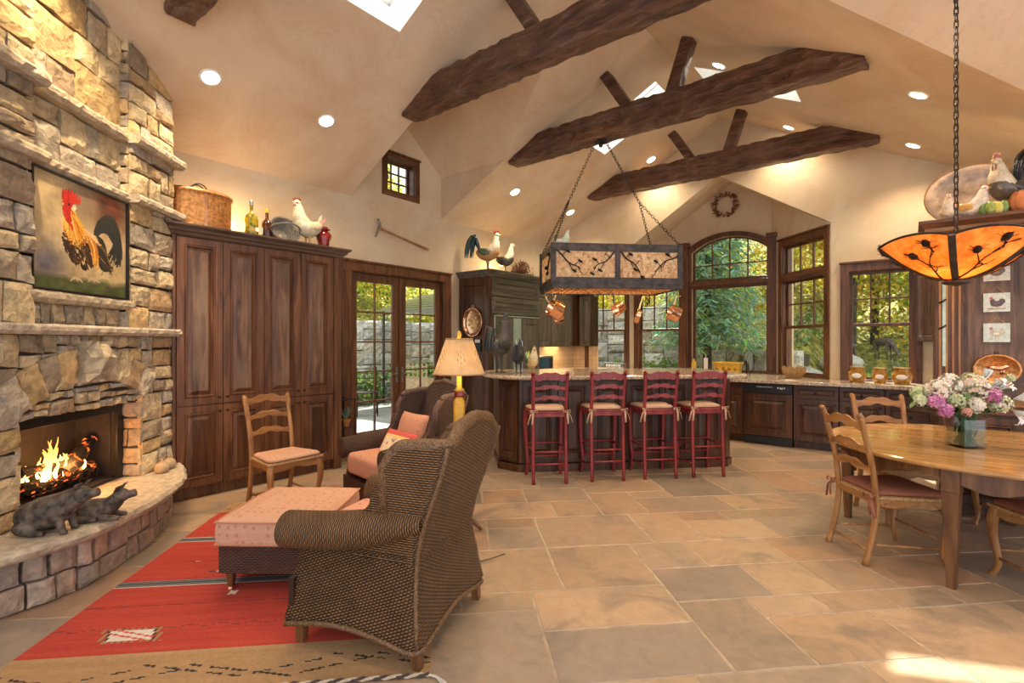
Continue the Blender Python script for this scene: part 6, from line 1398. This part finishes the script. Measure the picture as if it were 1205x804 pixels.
mb = MB(); n = 40; mb.rings([[(r*math.cos(2*PI*k/n), r*math.sin(2*PI*k/n), z) for k in range(n)] for r, z in ((.205, .645), (.107, .925), (.104, .925), (.202, .645))], cap=False); sh = mb.build('shade', M['shade'], lp, smooth=True)
mb = MB()
for r, z in ((.205, .645), (.107, .925)): mb.tube([(r*math.cos(2*PI*k/n), r*math.sin(2*PI*k/n), z+.004*math.sin(k*PI)) for k in range(n)], .006, 6, loop=True)
mb.build('stitched_edge', M['rush'], sh)
M['ink'] = plain('brown_ink', (.30, .20, .09), .8); mb = MB()
for k in range(6):
    a = 2*PI*k/6+.35
    for (du, dz, L_) in [(0, 0, .03), (.02, .02, .02), (-.02, .02, .02), (.025, -.02, .02), (-.025, -.02, .02), (0, .045, .02), (0, -.045, .018)]:
        zz = .78+dz; rr_ = .205-(zz-.645)*.35+.0015; aa = a+du/rr_; mb.tube([((rr_)*math.cos(aa+.02), rr_*math.sin(aa+.02), zz-.5*L_), (rr_*math.cos(aa), rr_*math.sin(aa), zz), ((rr_-.002)*math.cos(aa-.02), (rr_-.002)*math.sin(aa-.02), zz+.5*L_)], .0022, 4)
mb.build('pinecone_print', M['ink'], sh)
mb = MB(); mb.lathe([(.006, .92), (.014, .935), (.02, .96), (.012, .985), (.004, .99)], 12); mb.build('finial', M['yellow'], lp, smooth=True); mb = MB(); mb.ball((0, 0, .77), .03, .03, .04); mb.build('bulb', M['bulb'], lp, smooth=True)
mb = MB(); mb.tube(smooth_path([(.28, .05, .02), (.22, -.12, .012), (.10, -.30, .012), (.14, -.55, .012)], 6), .004, 6); o = mb.build('lamp_cord', M['black'], None, smooth=True); o.location = cw(-.30, 3.6, 0); tag(o, 'thin black lamp cord trailing on the floor behind the near armchair', 'cord')
et = thing('metal_etagere', 'small metal shelf stand squeezed between the tall cupboard and the glass doors', 'shelf', (-5.64, 3.56, 0))
mb = MB()
for x in (-.13, .13):
    for y in (-.11, .11): mb.cyl((x, y, 0), (x, y, .78), .008)
for z in (.18, .42, .77): mb.box(-.14, .14, -.12, .12, z-.008, z)
mb.build('frame', M['iron'], et)
rt = thing('potted_plant', 'little spiky plant in an orange pot on the metal shelf stand', 'plant', (-5.60, 3.60, .42)); mb = MB(); mb.lathe([(.035, 0), (.05, .07), (.055, .07), (.055, .095), (.045, .095), (.042, .08)], 18); mb.build('pot', M['terracotta'], rt, smooth=False)
mb = MB(); rr = random.Random(5)
for k in range(26): a = rr.uniform(0, 6.28); r = rr.uniform(.02, .08); mb.col = (.12, .22, .14) if k % 2 else (.25, .38, .28); mb.tube([(0, 0, .08), (r*.6*math.cos(a), r*.6*math.sin(a), .16), (r*math.cos(a), r*math.sin(a), .19+.08*rr.random())], [.006, .006, .001], 5)
mb.build('leaves', M['leaf'], rt)
for k in range(3): mb = MB(); mb.box(-.10, .10, -.08, .08, .181+.024*k, .203+.024*k); o = mb.build('magazine', M['white'] if k != 1 else M['clay'], None, bevel=.003); o.location = (-5.62+.008*k, 3.56-.006*k, 0); tag(o, '%s pale magazine of the little pile on the metal shelf stand' % ('bottom', 'middle', 'top')[k], 'magazine', 'magazines on the shelf stand')
# pickaxe on the wall
rt = thing('wall_pickaxe', 'old pickaxe with a wooden handle mounted slantwise above the glass doors', 'pickaxe', (-5.84, 4.29, 3.10), PI/2); mb = MB()
P = [Vector((-.02, 0, .0)).lerp(Vector((.90, 0, -.175)), t/10) for t in range(11)]; mb.tube(P, lerp([.020, .014, .014, .017, .022], 11), 8); mb.build('handle', M['oak'], rt, smooth=True)
mb = MB(); mb.tube(smooth_path([(-.06, 0, -.135), (-.04, 0, -.06), (-.0, 0, .02), (-.0, 0, .07), (-.03, 0, .125)], 5), [(a, .016) for a in lerp([.006, .014, .020, .016, .010], 21)], 8); mb.build('head', M['pewter'], rt, smooth=True)
# wreath
rt = thing('twig_wreath', 'dried twig and cone wreath hung high in the gable over the arched window', 'wreath', (-2.63, 9.42, 3.97)); mb = MB(); rr = random.Random(6)
for k in range(220):
    a = rr.uniform(0, 2*PI); r = .175+rr.uniform(-.035, .035); b = a+rr.uniform(-.5, .5); c_ = Vector((r*math.cos(a), rr.uniform(-.04, .03), r*math.sin(a))); d_ = Vector((math.cos(b), rr.uniform(-.5, .3), math.sin(b)))*rr.uniform(.02, .055)
    mb.tube([c_, c_+d_], [.011, .004], 5)
mb.build('twigs', M['twig'], rt)
for a in (1.6, .35, 3.3, 4.9): mb = MB(); mb.ball((.18*math.cos(a), -.05, .18*math.sin(a)), .022, .015, .022, 8, 6); mb.build('pale_blossom', M['rush'], rt, smooth=True)
# ================================================================== FLOWERS
VZ = .76; vl = cw(3.19, 3.50, VZ); vs = thing('glass_vase', 'square clear glass vase of water holding the bouquet on the dining table', 'vase', vl, IR*0+face(.0, 1)); mb = MB(); a, h_ = .078, .20
mb.rings([[(-r, -r, z), (r, -r, z), (r, r, z), (-r, r, z)] for r, z in ((a, 0), (a, h_), (a-.005, h_), (a-.005, .012), (.001, .012))]); mb.build('body', M['vase_glass'], vs, bevel=.003)
M['water'] = glass('vase_water', (.90, .97, .94), .6); mb = MB(); mb.box(-a+.008, a-.008, -a+.008, a-.008, .014, .13); mb.build('water', M['water'], vs)
bq = thing('flower_bouquet', 'loose bouquet of white lilies, pink and cream blossoms in the glass vase', 'flowers', vl, face(0, 1)); rr = random.Random(12)
mb = MB(); tips = []
for k in range(46):
    a1 = rr.uniform(0, 2*PI); r = rr.uniform(.05, .36); x, y, z = r*math.cos(a1)*1.05, r*math.sin(a1)*.55, .24+rr.uniform(0, .16)+.05*(1-r/.36)
    mb.col = (.06, .13, .03); mb.tube(smooth_path([(rr.uniform(-.055, .055), rr.uniform(-.055, .055), .02), (x*.12, y*.12, .20), (x*.6, y*.6, z-.04), (x, y, z)], 3), .0032, 5); tips.append((x, y, z))
mb.build('stems', M['leaf'], bq)
mb = MB()
def leaf(mb, p, d, L_, w_, c, droop=.2):
    mb.col = c; p = Vector(p); d = Vector(d).normalized(); s_ = d.cross(Vector((0, 0, 1))); s_ = s_.normalized() if s_.length > .05 else Vector((1, 0, 0)); up_ = s_.cross(d)
    rows = []
    for t, w in ((0, .12), (.3, .9), (.6, 1), (.85, .5), (1, .04)):
        c0 = p+d*L_*t-Vector((0, 0, 1))*droop*L_*t*t; rows.append([mb.V(c0-s_*w*w_+up_*.2*w*w_), mb.V(c0), mb.V(c0+s_*w*w_+up_*.2*w*w_)])
    for i in range(4):
        for j in range(2): mb.F((rows[i][j], rows[i][j+1], rows[i+1][j+1], rows[i+1][j]))
for k in range(130):
    x, y, z = rr.choice(tips); f_ = rr.uniform(.35, .95); g_ = rr.choice([(.07, .16, .03), (.13, .24, .05), (.20, .32, .10), (.05, .11, .03)])
    leaf(mb, (x*f_, y*f_, .20+(z-.20)*f_), (rr.uniform(-1, 1), rr.uniform(-1, 1), rr.uniform(-.5, .6)), rr.uniform(.04, .09), rr.uniform(.010, .022), g_)
for k in range(40): leaf(mb, (rr.uniform(-.05, .05), rr.uniform(-.05, .05), rr.uniform(.05, .2)), (rr.uniform(-.5, .5), rr.uniform(-.5, .5), 1), .07, .008, (.05, .13, .03), 0)
mb.build('foliage', M['leaf'], bq)
def cluster(nm, p, R_, cols, n, ps):
    mb = MB(); p = Vector(p)
    for k in range(n):
        d = Vector((rr.gauss(0, 1), rr.gauss(0, 1), rr.gauss(.3, 1))).normalized(); c_ = rr.choice(cols); s_ = d.cross(Vector((.3, .2, 1))).normalized(); u_ = s_.cross(d); b_ = p+d*R_*rr.uniform(.75, 1)*Vector((1, 1, 1)).x
        for j in range(4):
            a = PI/2*j+rr.random(); v_ = (s_*math.cos(a)+u_*math.sin(a)); w_ = d.cross(v_); mb.col = tuple(min(1, q_*rr.uniform(.85, 1.1)) for q_ in c_)
            i = [mb.V(b_), mb.V(b_+v_*ps*.6+w_*ps*.4), mb.V(b_+v_*ps+d*ps*.2), mb.V(b_+v_*ps*.6-w_*ps*.4)]; mb.F(i)
    return mb.build(nm, M['leaf'], bq)
WH = [(.88, .84, .74), (.82, .76, .62)]; PK = [(.62, .20, .42), (.72, .34, .52), (.50, .12, .32)]; PE = [(.86, .66, .50), (.84, .74, .60)]; GRN = [(.55, .62, .30), (.70, .72, .48)]
for nm, x, y, z, R_, cc in (('hydrangea', -.24, -.05, .40, .075, WH+PE), ('hydrangea', -.13, -.02, .44, .075, WH), ('hydrangea', .02, -.06, .42, .085, PE+WH), ('hydrangea', .10, .06, .45, .07, WH+GRN), ('stock_flower', -.29, -.10, .33, .05, PK), ('stock_flower', -.24, -.12, .27, .045, PK),
                            ('stock_flower', .10, -.10, .37, .05, PK), ('stock_flower', -.33, .0, .38, .045, GRN), ('hydrangea', .17, -.08, .31, .065, WH+GRN), ('hydrangea', -.02, -.10, .30, .055, PE+WH), ('stock_flower', -.36, -.05, .33, .04, GRN), ('hydrangea', -.15, -.1, .33, .05, GRN),
                            ('stock_flower', .30, .02, .44, .03, GRN), ('stock_flower', .335, .02, .48, .022, GRN), ('rosebud', -.12, -.14, .26, .025, [(.80, .42, .30)]), ('hydrangea', .22, .03, .38, .05, WH)):
    cluster(nm, (x, y, z), R_, cc, int(90*R_/.07), .022)
def lily(p, d, s_=1, open_=1):
    mb = MB(); p = Vector(p); d = Vector(d).normalized(); a_ = d.cross(Vector((0, 0, 1))).normalized(); b_ = a_.cross(d)
    for j in range(6):
        an = 2*PI*j/6; v_ = a_*math.cos(an)+b_*math.sin(an); w_ = d.cross(v_); mb.col = (.90, .92, .90); rows = []
        for t, wd, out_, fw_ in ((0, .15, 0, 0), (.35, .8, .25, .45), (.65, 1, .62, .72), (.88, .6, 1.0, .78), (1, .06, 1.18, .66)):
            c0 = p+(v_*out_*open_*.075+d*fw_*.10)*s_; rows.append([mb.V(c0-w_*wd*.021*s_), mb.V(c0+v_*-.003), mb.V(c0+w_*wd*.021*s_)])
        for i in range(4):
            for k in range(2): mb.F((rows[i][k], rows[i][k+1], rows[i+1][k+1], rows[i+1][k]))
    for j in range(5): an = 2*PI*j/5; v_ = a_*math.cos(an)+b_*math.sin(an); mb.col = (.35, .14, .04); mb.tube([p, p+d*.09*s_+v_*.018*s_], [.0015, .003], 4)
    mb.build('lily', M['leaf'], bq)
lily((.30, -.04, .34), (.6, -.75, .25), 1.25); lily((.27, -.06, .27), (.35, -.8, -.55), 1.15, .8); lily((.24, .0, .40), (.3, -.6, .6), .9, .8); lily((.13, .0, .46), (.35, -.1, 1), 1.15, .25); lily((.20, .02, .42), (.6, -.3, .6), .8, .4)
# ================================================================== OUTDOORS
rr = random.Random(99)
def terrain(name, x0, x1, y0, y1, n, m, zf, mat, cf=None):
    mb = MB(); I = [[mb.V((x0+(x1-x0)*i/n, y0+(y1-y0)*j/m, zf(x0+(x1-x0)*i/n, y0+(y1-y0)*j/m))) for j in range(m+1)] for i in range(n+1)]
    for i in range(n):
        for j in range(m): mb.F((I[i][j], I[i+1][j], I[i+1][j+1], I[i][j+1]))
    return struct(name, mb, mat)
t = NT('hill_ground'); a_ = t.noise(t.coord(), 5, 10, .75); b_ = t.noise(t.coord(), .25, 3); c_ = t.mix(t.ramp(b_, [(.4, (0, 0, 0)), (.6, (1, 1, 1))]), t.ramp(a_, [(.38, (.03, .05, .01)), (.5, (.20, .22, .04)), (.62, (.58, .50, .10))]), t.ramp(a_, [(.38, (.05, .05, .02)), (.5, (.26, .26, .06)), (.62, (.70, .56, .14))])); t.set(c_, .9); t.bump(a_, .8, .1); M['hill'] = t.m
t = NT('patio'); br = t.n('ShaderNodeTexBrick'); br.inputs['Scale'].default_value = 1.1; br.inputs['Color1'].default_value = (.22, .215, .20, 1); br.inputs['Color2'].default_value = (.28, .275, .26, 1); br.inputs['Mortar'].default_value = (.22, .21, .2, 1); br.inputs['Mortar Size'].default_value = .015
t.l(t.coord(), br.inputs[0]); t.set(t.mix(.5, br.outputs[0], t.ramp(t.noise(t.coord(), 2, 6), [(.3, (.6,)*3), (.7, (1.2,)*3)]), 'MULTIPLY'), .8); M['patio'] = t.m
mb = MB(); mb.box(-13, -6.08, -2, 13, -.1, -.03); struct('outside_patio', mb, M['patio'])
def hz(x, y):
    d = max(0, y-12.6); e = max(0, -9.9-x); return min(12, max(-.15, 1.5*min(1, d/1.0)*.9 if x < -2.2 else d*.33) if d > 0 and e <= 0 else 0)+d*.34+(1.7+.45*e if e > 0 else 0)-.12
terrain('outside_hill', -34, 22, 9.75, 40, 60, 40, lambda x, y: (max(0, y-12.8)*.40+(1.2 if (x < -1.8 and y > 13.2) else 0)+(0 if x > -9.5 else .3)+noise.noise(Vector((x*.3, y*.3, 0)))*.3+(0 if y > 11 else 0)-.12) if True else 0, M['hill'])
terrain('outside_hill', -34, -11.2, -8, 14, 24, 24, lambda x, y: 1.75+(-11.2-x)*.32+noise.noise(Vector((x*.4, y*.4, 4)))*.3, M['hill'])
GP = [(.36, .34, .31), (.44, .42, .38), (.29, .27, .24), (.38, .33, .26), (.48, .46, .42)]
rt = thing('retaining_wall', 'pale gray dry stone retaining wall beyond the patio, seen through the glass doors', 'wall', (-10.9, 0, 0), PI/2); mb = MB(); stones(mb, -3, 12.0, -.05, 2.05, 0, .05, .62, .25, 41, pal=[(.48, .48, .47), (.56, .55, .52), (.40, .40, .39), (.52, .48, .43)], rough=.03); mb.build('stonework', M['stone'], rt); mb = MB(); mb.box(-3, 12.2, .02, .5, -.1, 2.0); mb.build('core', M['mortar'], rt)
rt = thing('boulder_wall', 'rough boulder retaining wall outside the kitchen windows', 'wall', (-6.5, 12.9, 0), 0); mb = MB(); stones(mb, -5.5, 2.2, -.05, 2.45, 0, .12, .62, .28, 42, jit=.4, pal=GP, rough=.035, hx=1.9); stones(mb, 2.2, 4.6, -.05, 1.3, 0, .12, .7, .3, 43, pal=GP, rough=.09, hx=1.9); mb.build('low_stonework', M['stone'], rt); mb = MB(); mb.box(-5.5, 2.2, .02, .8, -.1, 2.35).box(2.2, 4.6, .02, .8, -.1, 1.2); mb.build('core', M['mortar'], rt)
def leafmass(mb, pts, n, size, cols, squash=1):
    for k in range(n):
        cx, cy, cz, r = rr.choice(pts); d = Vector((rr.gauss(0, 1), rr.gauss(0, 1), rr.gauss(0, 1)*squash)).normalized(); p = Vector((cx, cy, cz))+d*r*rr.uniform(.55, 1)
        a = Vector((rr.gauss(0, 1), rr.gauss(0, 1), rr.gauss(0, 1))).normalized(); b = a.cross(d)
        if b.length < .05: continue
        b.normalize(); s_ = size*rr.uniform(.6, 1.3); mb.col = tuple(c*rr.uniform(.75, 1.25) for c in rr.choice(cols))
        i = [mb.V(p), mb.V(p+a*s_*.5+b*s_*.32), mb.V(p+a*s_), mb.V(p+a*s_*.5-b*s_*.32)]; mb.F(i)
YG = [(.75, .62, .08), (.88, .72, .12), (.50, .52, .08), (.92, .76, .22)]; GG = [(.20, .30, .06), (.34, .42, .10), (.48, .50, .12)]; OR = [(.58, .34, .08), (.60, .46, .10)]
def tree(lab, x, y, z, h, r, cols, n=13000, size=.115, trunk=.10, nm='leafy_tree', group='trees on the slope outside'):
    rt = thing(nm, lab, 'tree', (x, y, z), 0, group); mb = MB(); mb.tube([(0, 0, -.3), (.05, .02, h*.4), (-.05, 0, h*.8)], [trunk, trunk*.8, trunk*.4], 8)
    pts = []
    for k in range(9): a = rr.uniform(0, 6.28); q_ = rr.uniform(.2, .8)*r; pts.append((q_*math.cos(a), q_*math.sin(a), h*rr.uniform(.35, .95), r*rr.uniform(.35, .6)))
    for p in pts: mb.tube([(0, 0, p[2]*.5), (p[0], p[1], p[2])], [trunk*.35, trunk*.1], 5)
    mb.build('trunk', M['bark'], rt); mb = MB(); leafmass(mb, pts, n, size, cols); mb.build('crown', M['leaf_lit'], rt)
def tz(x, y): return max(0, y-12.8)*.40+(1.2 if (x < -1.8 and y > 13.2) else 0)
for i, (x, y, h, r, cols, lab) in enumerate([
    (-12.8, 17, 6.5, 2.6, YG, 'yellow-green tree outside, behind the boulder wall at the far corner'), (-9.8, 15.5, 5.0, 2.2, YG+OR, 'tall golden tree whose crown shows above the boulder wall in the first kitchen window'), (-7.2, 16.5, 5.0, 2.4, GG+YG, 'green and yellow tree showing in the top of the second kitchen window'),
    (-3.0, 18, 7, 2.8, YG, 'bright yellow tree glowing behind the spruce'), (-4.9, 18.8, 7.5, 2.8, YG+GG, 'tall mixed green tree filling the arch beyond the spruce'), (-.8, 16.8, 6.2, 2.4, YG, 'yellow tree filling the bay window'), (.6, 15.5, 5.0, 2.0, YG+GG, 'yellow tree low behind the right kitchen window'),
    (-1.2, 13.6+1.6, 4.6, 1.7, YG+OR, 'golden aspen close behind the bay window'), (1.6, 18, 7, 2.8, YG, 'large yellow tree furthest to the right outside'), (-.1, 19.5, 8, 3, GG+YG, 'tall green-yellow tree behind the grazing animal statues')]):
    tree(lab, x, y, tz(x, y), h, r, cols)
for i, (x, y, h, r, cols, lab) in enumerate([(-14.0, 6.2, 5.0, 2.4, YG, 'yellow-green tree above the pale retaining wall, behind the left glass door'), (-13.6, 8.9, 5, 2.3, YG+GG, 'leafy tree above the pale retaining wall, behind the right glass door'), (-15.5, 12, 6, 2.6, GG+YG, 'green tree beyond the striped awning'), (-14.5, 11.0, 7.5, 2.4, GG+YG, 'tall tree seen through the small high window')]):
    tree(lab, x, y, 1.9, h, r, cols, nm='leafy_tree')
# blue spruce outside the arch
sp = thing('spruce_tree', 'blue-green spruce with drooping boughs right outside the arched window', 'tree', (-3.75, 12.0, -.1)); mb = MB(); mb.tube([(0, 0, -.5), (0, 0, 7.2)], [.13, .02], 8); mb.build('trunk', M['bark'], sp); mb = MB()
for k in range(230):
    z = 1.7+5.2*(k/230)**1.05; a = k*2.4; L_ = (1.70-.21*z)*rr.uniform(.85, 1.1); bz = Vector((math.cos(a), math.sin(a), 0))
    for j in range(80):
        t_ = rr.uniform(.1, 1); p = Vector((0, 0, z))+bz*L_*t_+Vector((0, 0, -.28*L_*t_+.10*L_*t_*t_)); p += Vector((rr.uniform(-.1, .1), rr.uniform(-.1, .1), rr.uniform(-.16, .10))); s_ = Vector((-bz.y, bz.x, 0))*rr.uniform(-1, 1)*.20+bz*rr.uniform(.02, .16)+Vector((0, 0, rr.uniform(-.16, .02)))
        mb.col = tuple(c*rr.uniform(.7, 1.25) for c in rr.choice([(.26, .40, .32), (.34, .50, .36), (.34, .46, .16), (.20, .32, .22)])); w_ = Vector((rr.uniform(-1, 1), rr.uniform(-1, 1), rr.uniform(-.5, .5)))*.022; i = [mb.V(p-w_), mb.V(p+s_*.6-w_*1.2), mb.V(p+s_), mb.V(p+s_*.6+w_*1.2), mb.V(p+w_)]; mb.F(i)
mb.build('boughs', M['leaf_lit'], sp)
# ground cover, boulders
mb = MB(); pts = [(rr.uniform(-2.5, 2.5), rr.uniform(12.5, 15.5), 0, .25) for k in range(70)]; pts = [(x, y, tz(x, y)-.05 if x > -1.8 else tz(x, y), r) for x, y, z, r in pts]; leafmass(mb, pts, 5200, .11, [(.30, .36, .20), (.46, .48, .34), (.18, .26, .08), (.55, .52, .18)]); o = mb.build('ground_cover', M['leaf_lit']); tag(o, 'pale leafy ground cover on the slope below the right windows', 'ground cover', kind='stuff')
mb = MB(); pts = [(-10.3+rr.uniform(-.25, .25), rr.uniform(3, 11), rr.uniform(.1, .75), .22) for k in range(80)]; leafmass(mb, pts, 5200, .10, [(.10, .20, .04), (.18, .30, .07), (.28, .34, .10)]); o = mb.build('ivy', M['leaf_lit']); tag(o, 'green ivy bed at the foot of the pale retaining wall', 'ivy', kind='stuff')
mb = MB(); pts = [(rr.uniform(-11, -4), 12.45+rr.uniform(-.1, .1), rr.uniform(0.2, 1.0), .25) for k in range(50)]; leafmass(mb, pts, 2600, .10, [(.14, .26, .05), (.22, .36, .08)]); o = mb.build('creeper', M['leaf_lit']); tag(o, 'low green creeper at the foot of the boulder wall', 'ivy', kind='stuff')
mb = MB(); pts = [(-11.7-rr.uniform(0, 1.2), rr.uniform(1, 14), rr.uniform(2.1, 4.2), rr.uniform(.4, .8)) for k in range(70)]; leafmass(mb, pts, 15000, .12, YG+GG); o = mb.build('shrubbery', M['leaf_lit']); tag(o, 'yellow-green shrubs growing along the top of the pale retaining wall', 'shrubs', kind='stuff')
mb = MB(); pts = [(rr.uniform(-15, 4), y_, tz(0, y_)+rr.uniform(.3, 2.2)+(1.2 if y_ < 15 else 0), rr.uniform(.4, .8)) for y_ in [rr.uniform(15.2, 19) for k in range(150)]]; leafmass(mb, pts, 30000, .12, YG+YG+GG+OR); o = mb.build('undergrowth', M['leaf_lit']); tag(o, 'bright yellow undergrowth covering the slope behind the kitchen windows', 'undergrowth', kind='stuff')
def boulder(lab, x, y, z, r, sd):
    mb = MB(); mb.col = GP[sd % 5]; mb.ball((0, 0, 0), r, r*.8, r*.6, 16, 12)
    for i, p in enumerate(mb.v): p = Vector(p); k = 1+.28*noise.noise(p*2.2/r*.5+Vector((sd, 0, 0)))+.12*noise.noise(p*6/r*.5); mb.v[i] = tuple(p*k)
    o = mb.build('boulder', M['stone']); o.location = (x, y, z); tag(o, lab, 'boulder', 'boulders on the slope')
boulder('big gray boulder outside the bay window, the lowest one', -2.1, 13.2, .65, .55, 1); boulder('flat pale boulder outside above the lowest gray one, behind the bay window', -1.3, 14.0, 1.0, .42, 4); boulder('gray boulder outside the right kitchen window among ground cover', -.45, 13.5, .45, .32, 0); boulder('small boulder outside right of the bay window', -1.0, 12.6, .35, .4, 3)
# grazing animal statues
def grazer(lab, x, y, z, rz, s):
    rt = thing('grazing_deer_statue', lab, 'statue', (x, y, z), rz, 'dark animal statues outside', s=s); mb = MB()
    mb.tube(smooth_path([(-.55, 0, .95), (-.35, 0, 1.0), (0, 0, .96), (.35, 0, 1.0), (.55, 0, .92), (.78, 0, .62), (.92, 0, .38)], 4), lerp([.12, .21, .22, .22, .15, .10, .08], 25), 12); mb.tube([(.92, 0, .42), (1.0, 0, .26), (1.06, 0, .16)], [.09, .075, .04], 10)
    for x_, d_ in ((-.42, .10), (.38, 0)):
        for y_ in (-.11, .11): mb.tube([(x_, y_, .88), (x_-d_*.6, y_, .52), (x_+d_*.3, y_, .40), (x_, y_, 0)], [.10, .05, .035, .03], 8)
    b_ = mb.build('body', M['pigstone'], rt, smooth=True)
    for y_ in (-1, 1): m2 = MB(); m2.tube([(.86, y_*.06, .46), (.80, y_*.16, .56)], [.035, .008], 6, .4); m2.build('ear', M['pigstone'], b_, smooth=True)
grazer('dark statue of a grazing animal outside the right window, the left one of two', -1.25, 15.0, tz(0, 15.0)+.05, 2.2, .45); grazer('dark statue of a grazing animal outside the right window, nearer its middle', -.55, 15.3, tz(0, 15.3)+.05, -.8, .45)
# patio things
rt = thing('patio_gazebo', 'striped gray awning on thin posts standing on the patio', 'awning', (-9.2, 8.7, 0)); mb = MB()
for k in range(8): z = 2.25+.055*k; w_ = 1.2-.11*k; mb.box(-w_, w_, -w_, w_, z, z+.03)
mb.build('slatted_roof', M['steel'], rt); 
for x in (-1.05, 1.05):
    for y in (-1.05, 1.05): mb = MB(); mb.cyl((x, y, -.03), (x, y, 2.26), .03); mb.build('post', M['black'], rt)
rt = thing('patio_planter', 'pale lattice planter box standing on the patio', 'planter', (-9.0, 7.6, 0), .3); mb = MB()
mb.box(-.45, .45, -.2, .2, -.03, .65)
for k in range(8): x = -.42+.12*k; mb.box(x-.012, x+.012, -.2, -.18, .65, 1.0)
for k in range(3): mb.box(-.45, .45, -.2, -.18, .68+.12*k, .70+.12*k)
mb.build('body', M['clay'], rt)
rt = thing('patio_chair', 'slim dark metal chair on the patio behind the left glass door', 'chair', (-8.8, 6.15, 0), 1.0); mb = MB()
for x in (-.2, .2): mb.tube([(x, .2, -.03), (x, .18, .45), (x, .26, .95)], .012, 6).tube([(x, -.2, -.03), (x, -.2, .45), (x, .2, .45)], .012, 6)
for k in range(5): mb.tube([(-.2, .19+.018*k, .52+.1*k), (.2, .19+.018*k, .52+.1*k)], .008, 5)
mb.build('frame', M['iron'], rt); mb = MB(); mb.box(-.21, .21, -.2, .2, .44, .46); mb.build('seat', M['iron'], rt)
# ================================================================== LIGHT
def light(kind, name, loc, energy, color, **k):
    d = bpy.data.lights.new(name, kind); d.energy = energy; d.color = color
    rot = k.pop('rot', None)
    for a, v in k.items(): setattr(d, a, v)
    o = bpy.data.objects.new(name, d); col.objects.link(o); o.location = loc
    if rot: o.rotation_euler = rot
    return o
def aim(o, tgt): o.rotation_euler = (Vector(tgt)-o.location).to_track_quat('-Z', 'Y').to_euler()
WARM = (1, .78, .52)
for x, y, s, lab in LIGHTS:
    z = (zl(x) if s == 'L' else zr(x))-.03; o = light('SPOT', 'recessed_spot', (x, y, z), 100, WARM, spot_size=2.2, spot_blend=.9, shadow_soft_size=.08)
# unseen cans of the same kind over the near half of the room
for x, y, s in ((.05, 4.6, 'R'), (-.2, 1.6, 'R'), (-1.7, 4.4, 'R'), (-3.2, 1.8, 'L'), (1.6, 5.4, 'W'), (2.6, 4.4, 'W')):
    z = zl(x) if s == 'L' else (zr(x) if s == 'R' else 5.18-.5*(y-2.74)); z = min(z, 5.18-.5*abs(y-2.74) if x > .3 else z)-.05
    light('SPOT', 'recessed_spot', (x, y, z), 100, WARM, spot_size=2.0, spot_blend=.8, shadow_soft_size=.08)
o = light('SPOT', 'picture_spot', (-3.75, .72, 4.4), 300, (1, .74, .42), spot_size=1.0, spot_blend=.8, shadow_soft_size=.05); aim(o, (FP[0]-.05, FP[1]-.05, 2.75))
light('POINT', 'fire_light', fpt(.1, .20, .62), 12, (1, .42, .12), shadow_soft_size=.08)
for x in (-.42, .42): p = rkpt(x, 0, .27); light('POINT', 'rack_bulb_light', p, 20, (1, .66, .32), shadow_soft_size=.05)
light('POINT', 'pendant_light', (PC[0], PC[1], PZ+.16), 26, (1, .66, .32), shadow_soft_size=.07)
light('POINT', 'lamp_light', cw(*LL, .596+.77), 9, (1, .70, .38), shadow_soft_size=.05)
for Y in (7.7, 8.6): light('AREA', 'under_cabinet_light', (-5.66, Y, 1.385), 5, (1, .66, .30), size=.5)
for (x, y, z, e) in ((-5.7, 6.7, 2.75, 8), (-5.7, 2.3, 2.75, 9), (.8, 6.55, 2.72, 10)): light('POINT', 'cove_light', (x, y, z), e, (1, .66, .30), shadow_soft_size=.06)
sun = light('SUN', 'sun', (0, 0, 10), 11, (1, .93, .80), angle=.009); d_ = Vector((1.68, -3.58, -4.75)); sun.rotation_euler = d_.to_track_quat('-Z', 'Y').to_euler()
w = bpy.data.worlds.new('sky'); bpy.context.scene.world = w; w.use_nodes = True; nt = w.node_tree; bg = nt.nodes['Background']; bg.inputs[0].default_value = (.92, .95, 1.0, 1); bg.inputs[1].default_value = 1.6
cam_ = bpy.data.cameras.new('camera'); cam_.sensor_width = 36; cam_.lens = 585*36/1205; cam_.clip_start = .05; cam_.clip_end = 200
co = bpy.data.objects.new('camera', cam_); col.objects.link(co); co.location = (0, 0, 1.5); co.rotation_euler = (PI/2, 0, math.atan2(SN, CS)); sc = bpy.context.scene; sc.camera = co
sc.view_settings.view_transform = 'Standard'; sc.view_settings.look = 'None'; sc.view_settings.exposure = .44; sc.view_settings.gamma = 1; sc.view_settings.use_curve_mapping = False
sc.cycles.max_bounces = 8; sc.cycles.diffuse_bounces = 4; sc.cycles.transparent_max_bounces = 12; sc.cycles.sample_clamp_indirect = 6
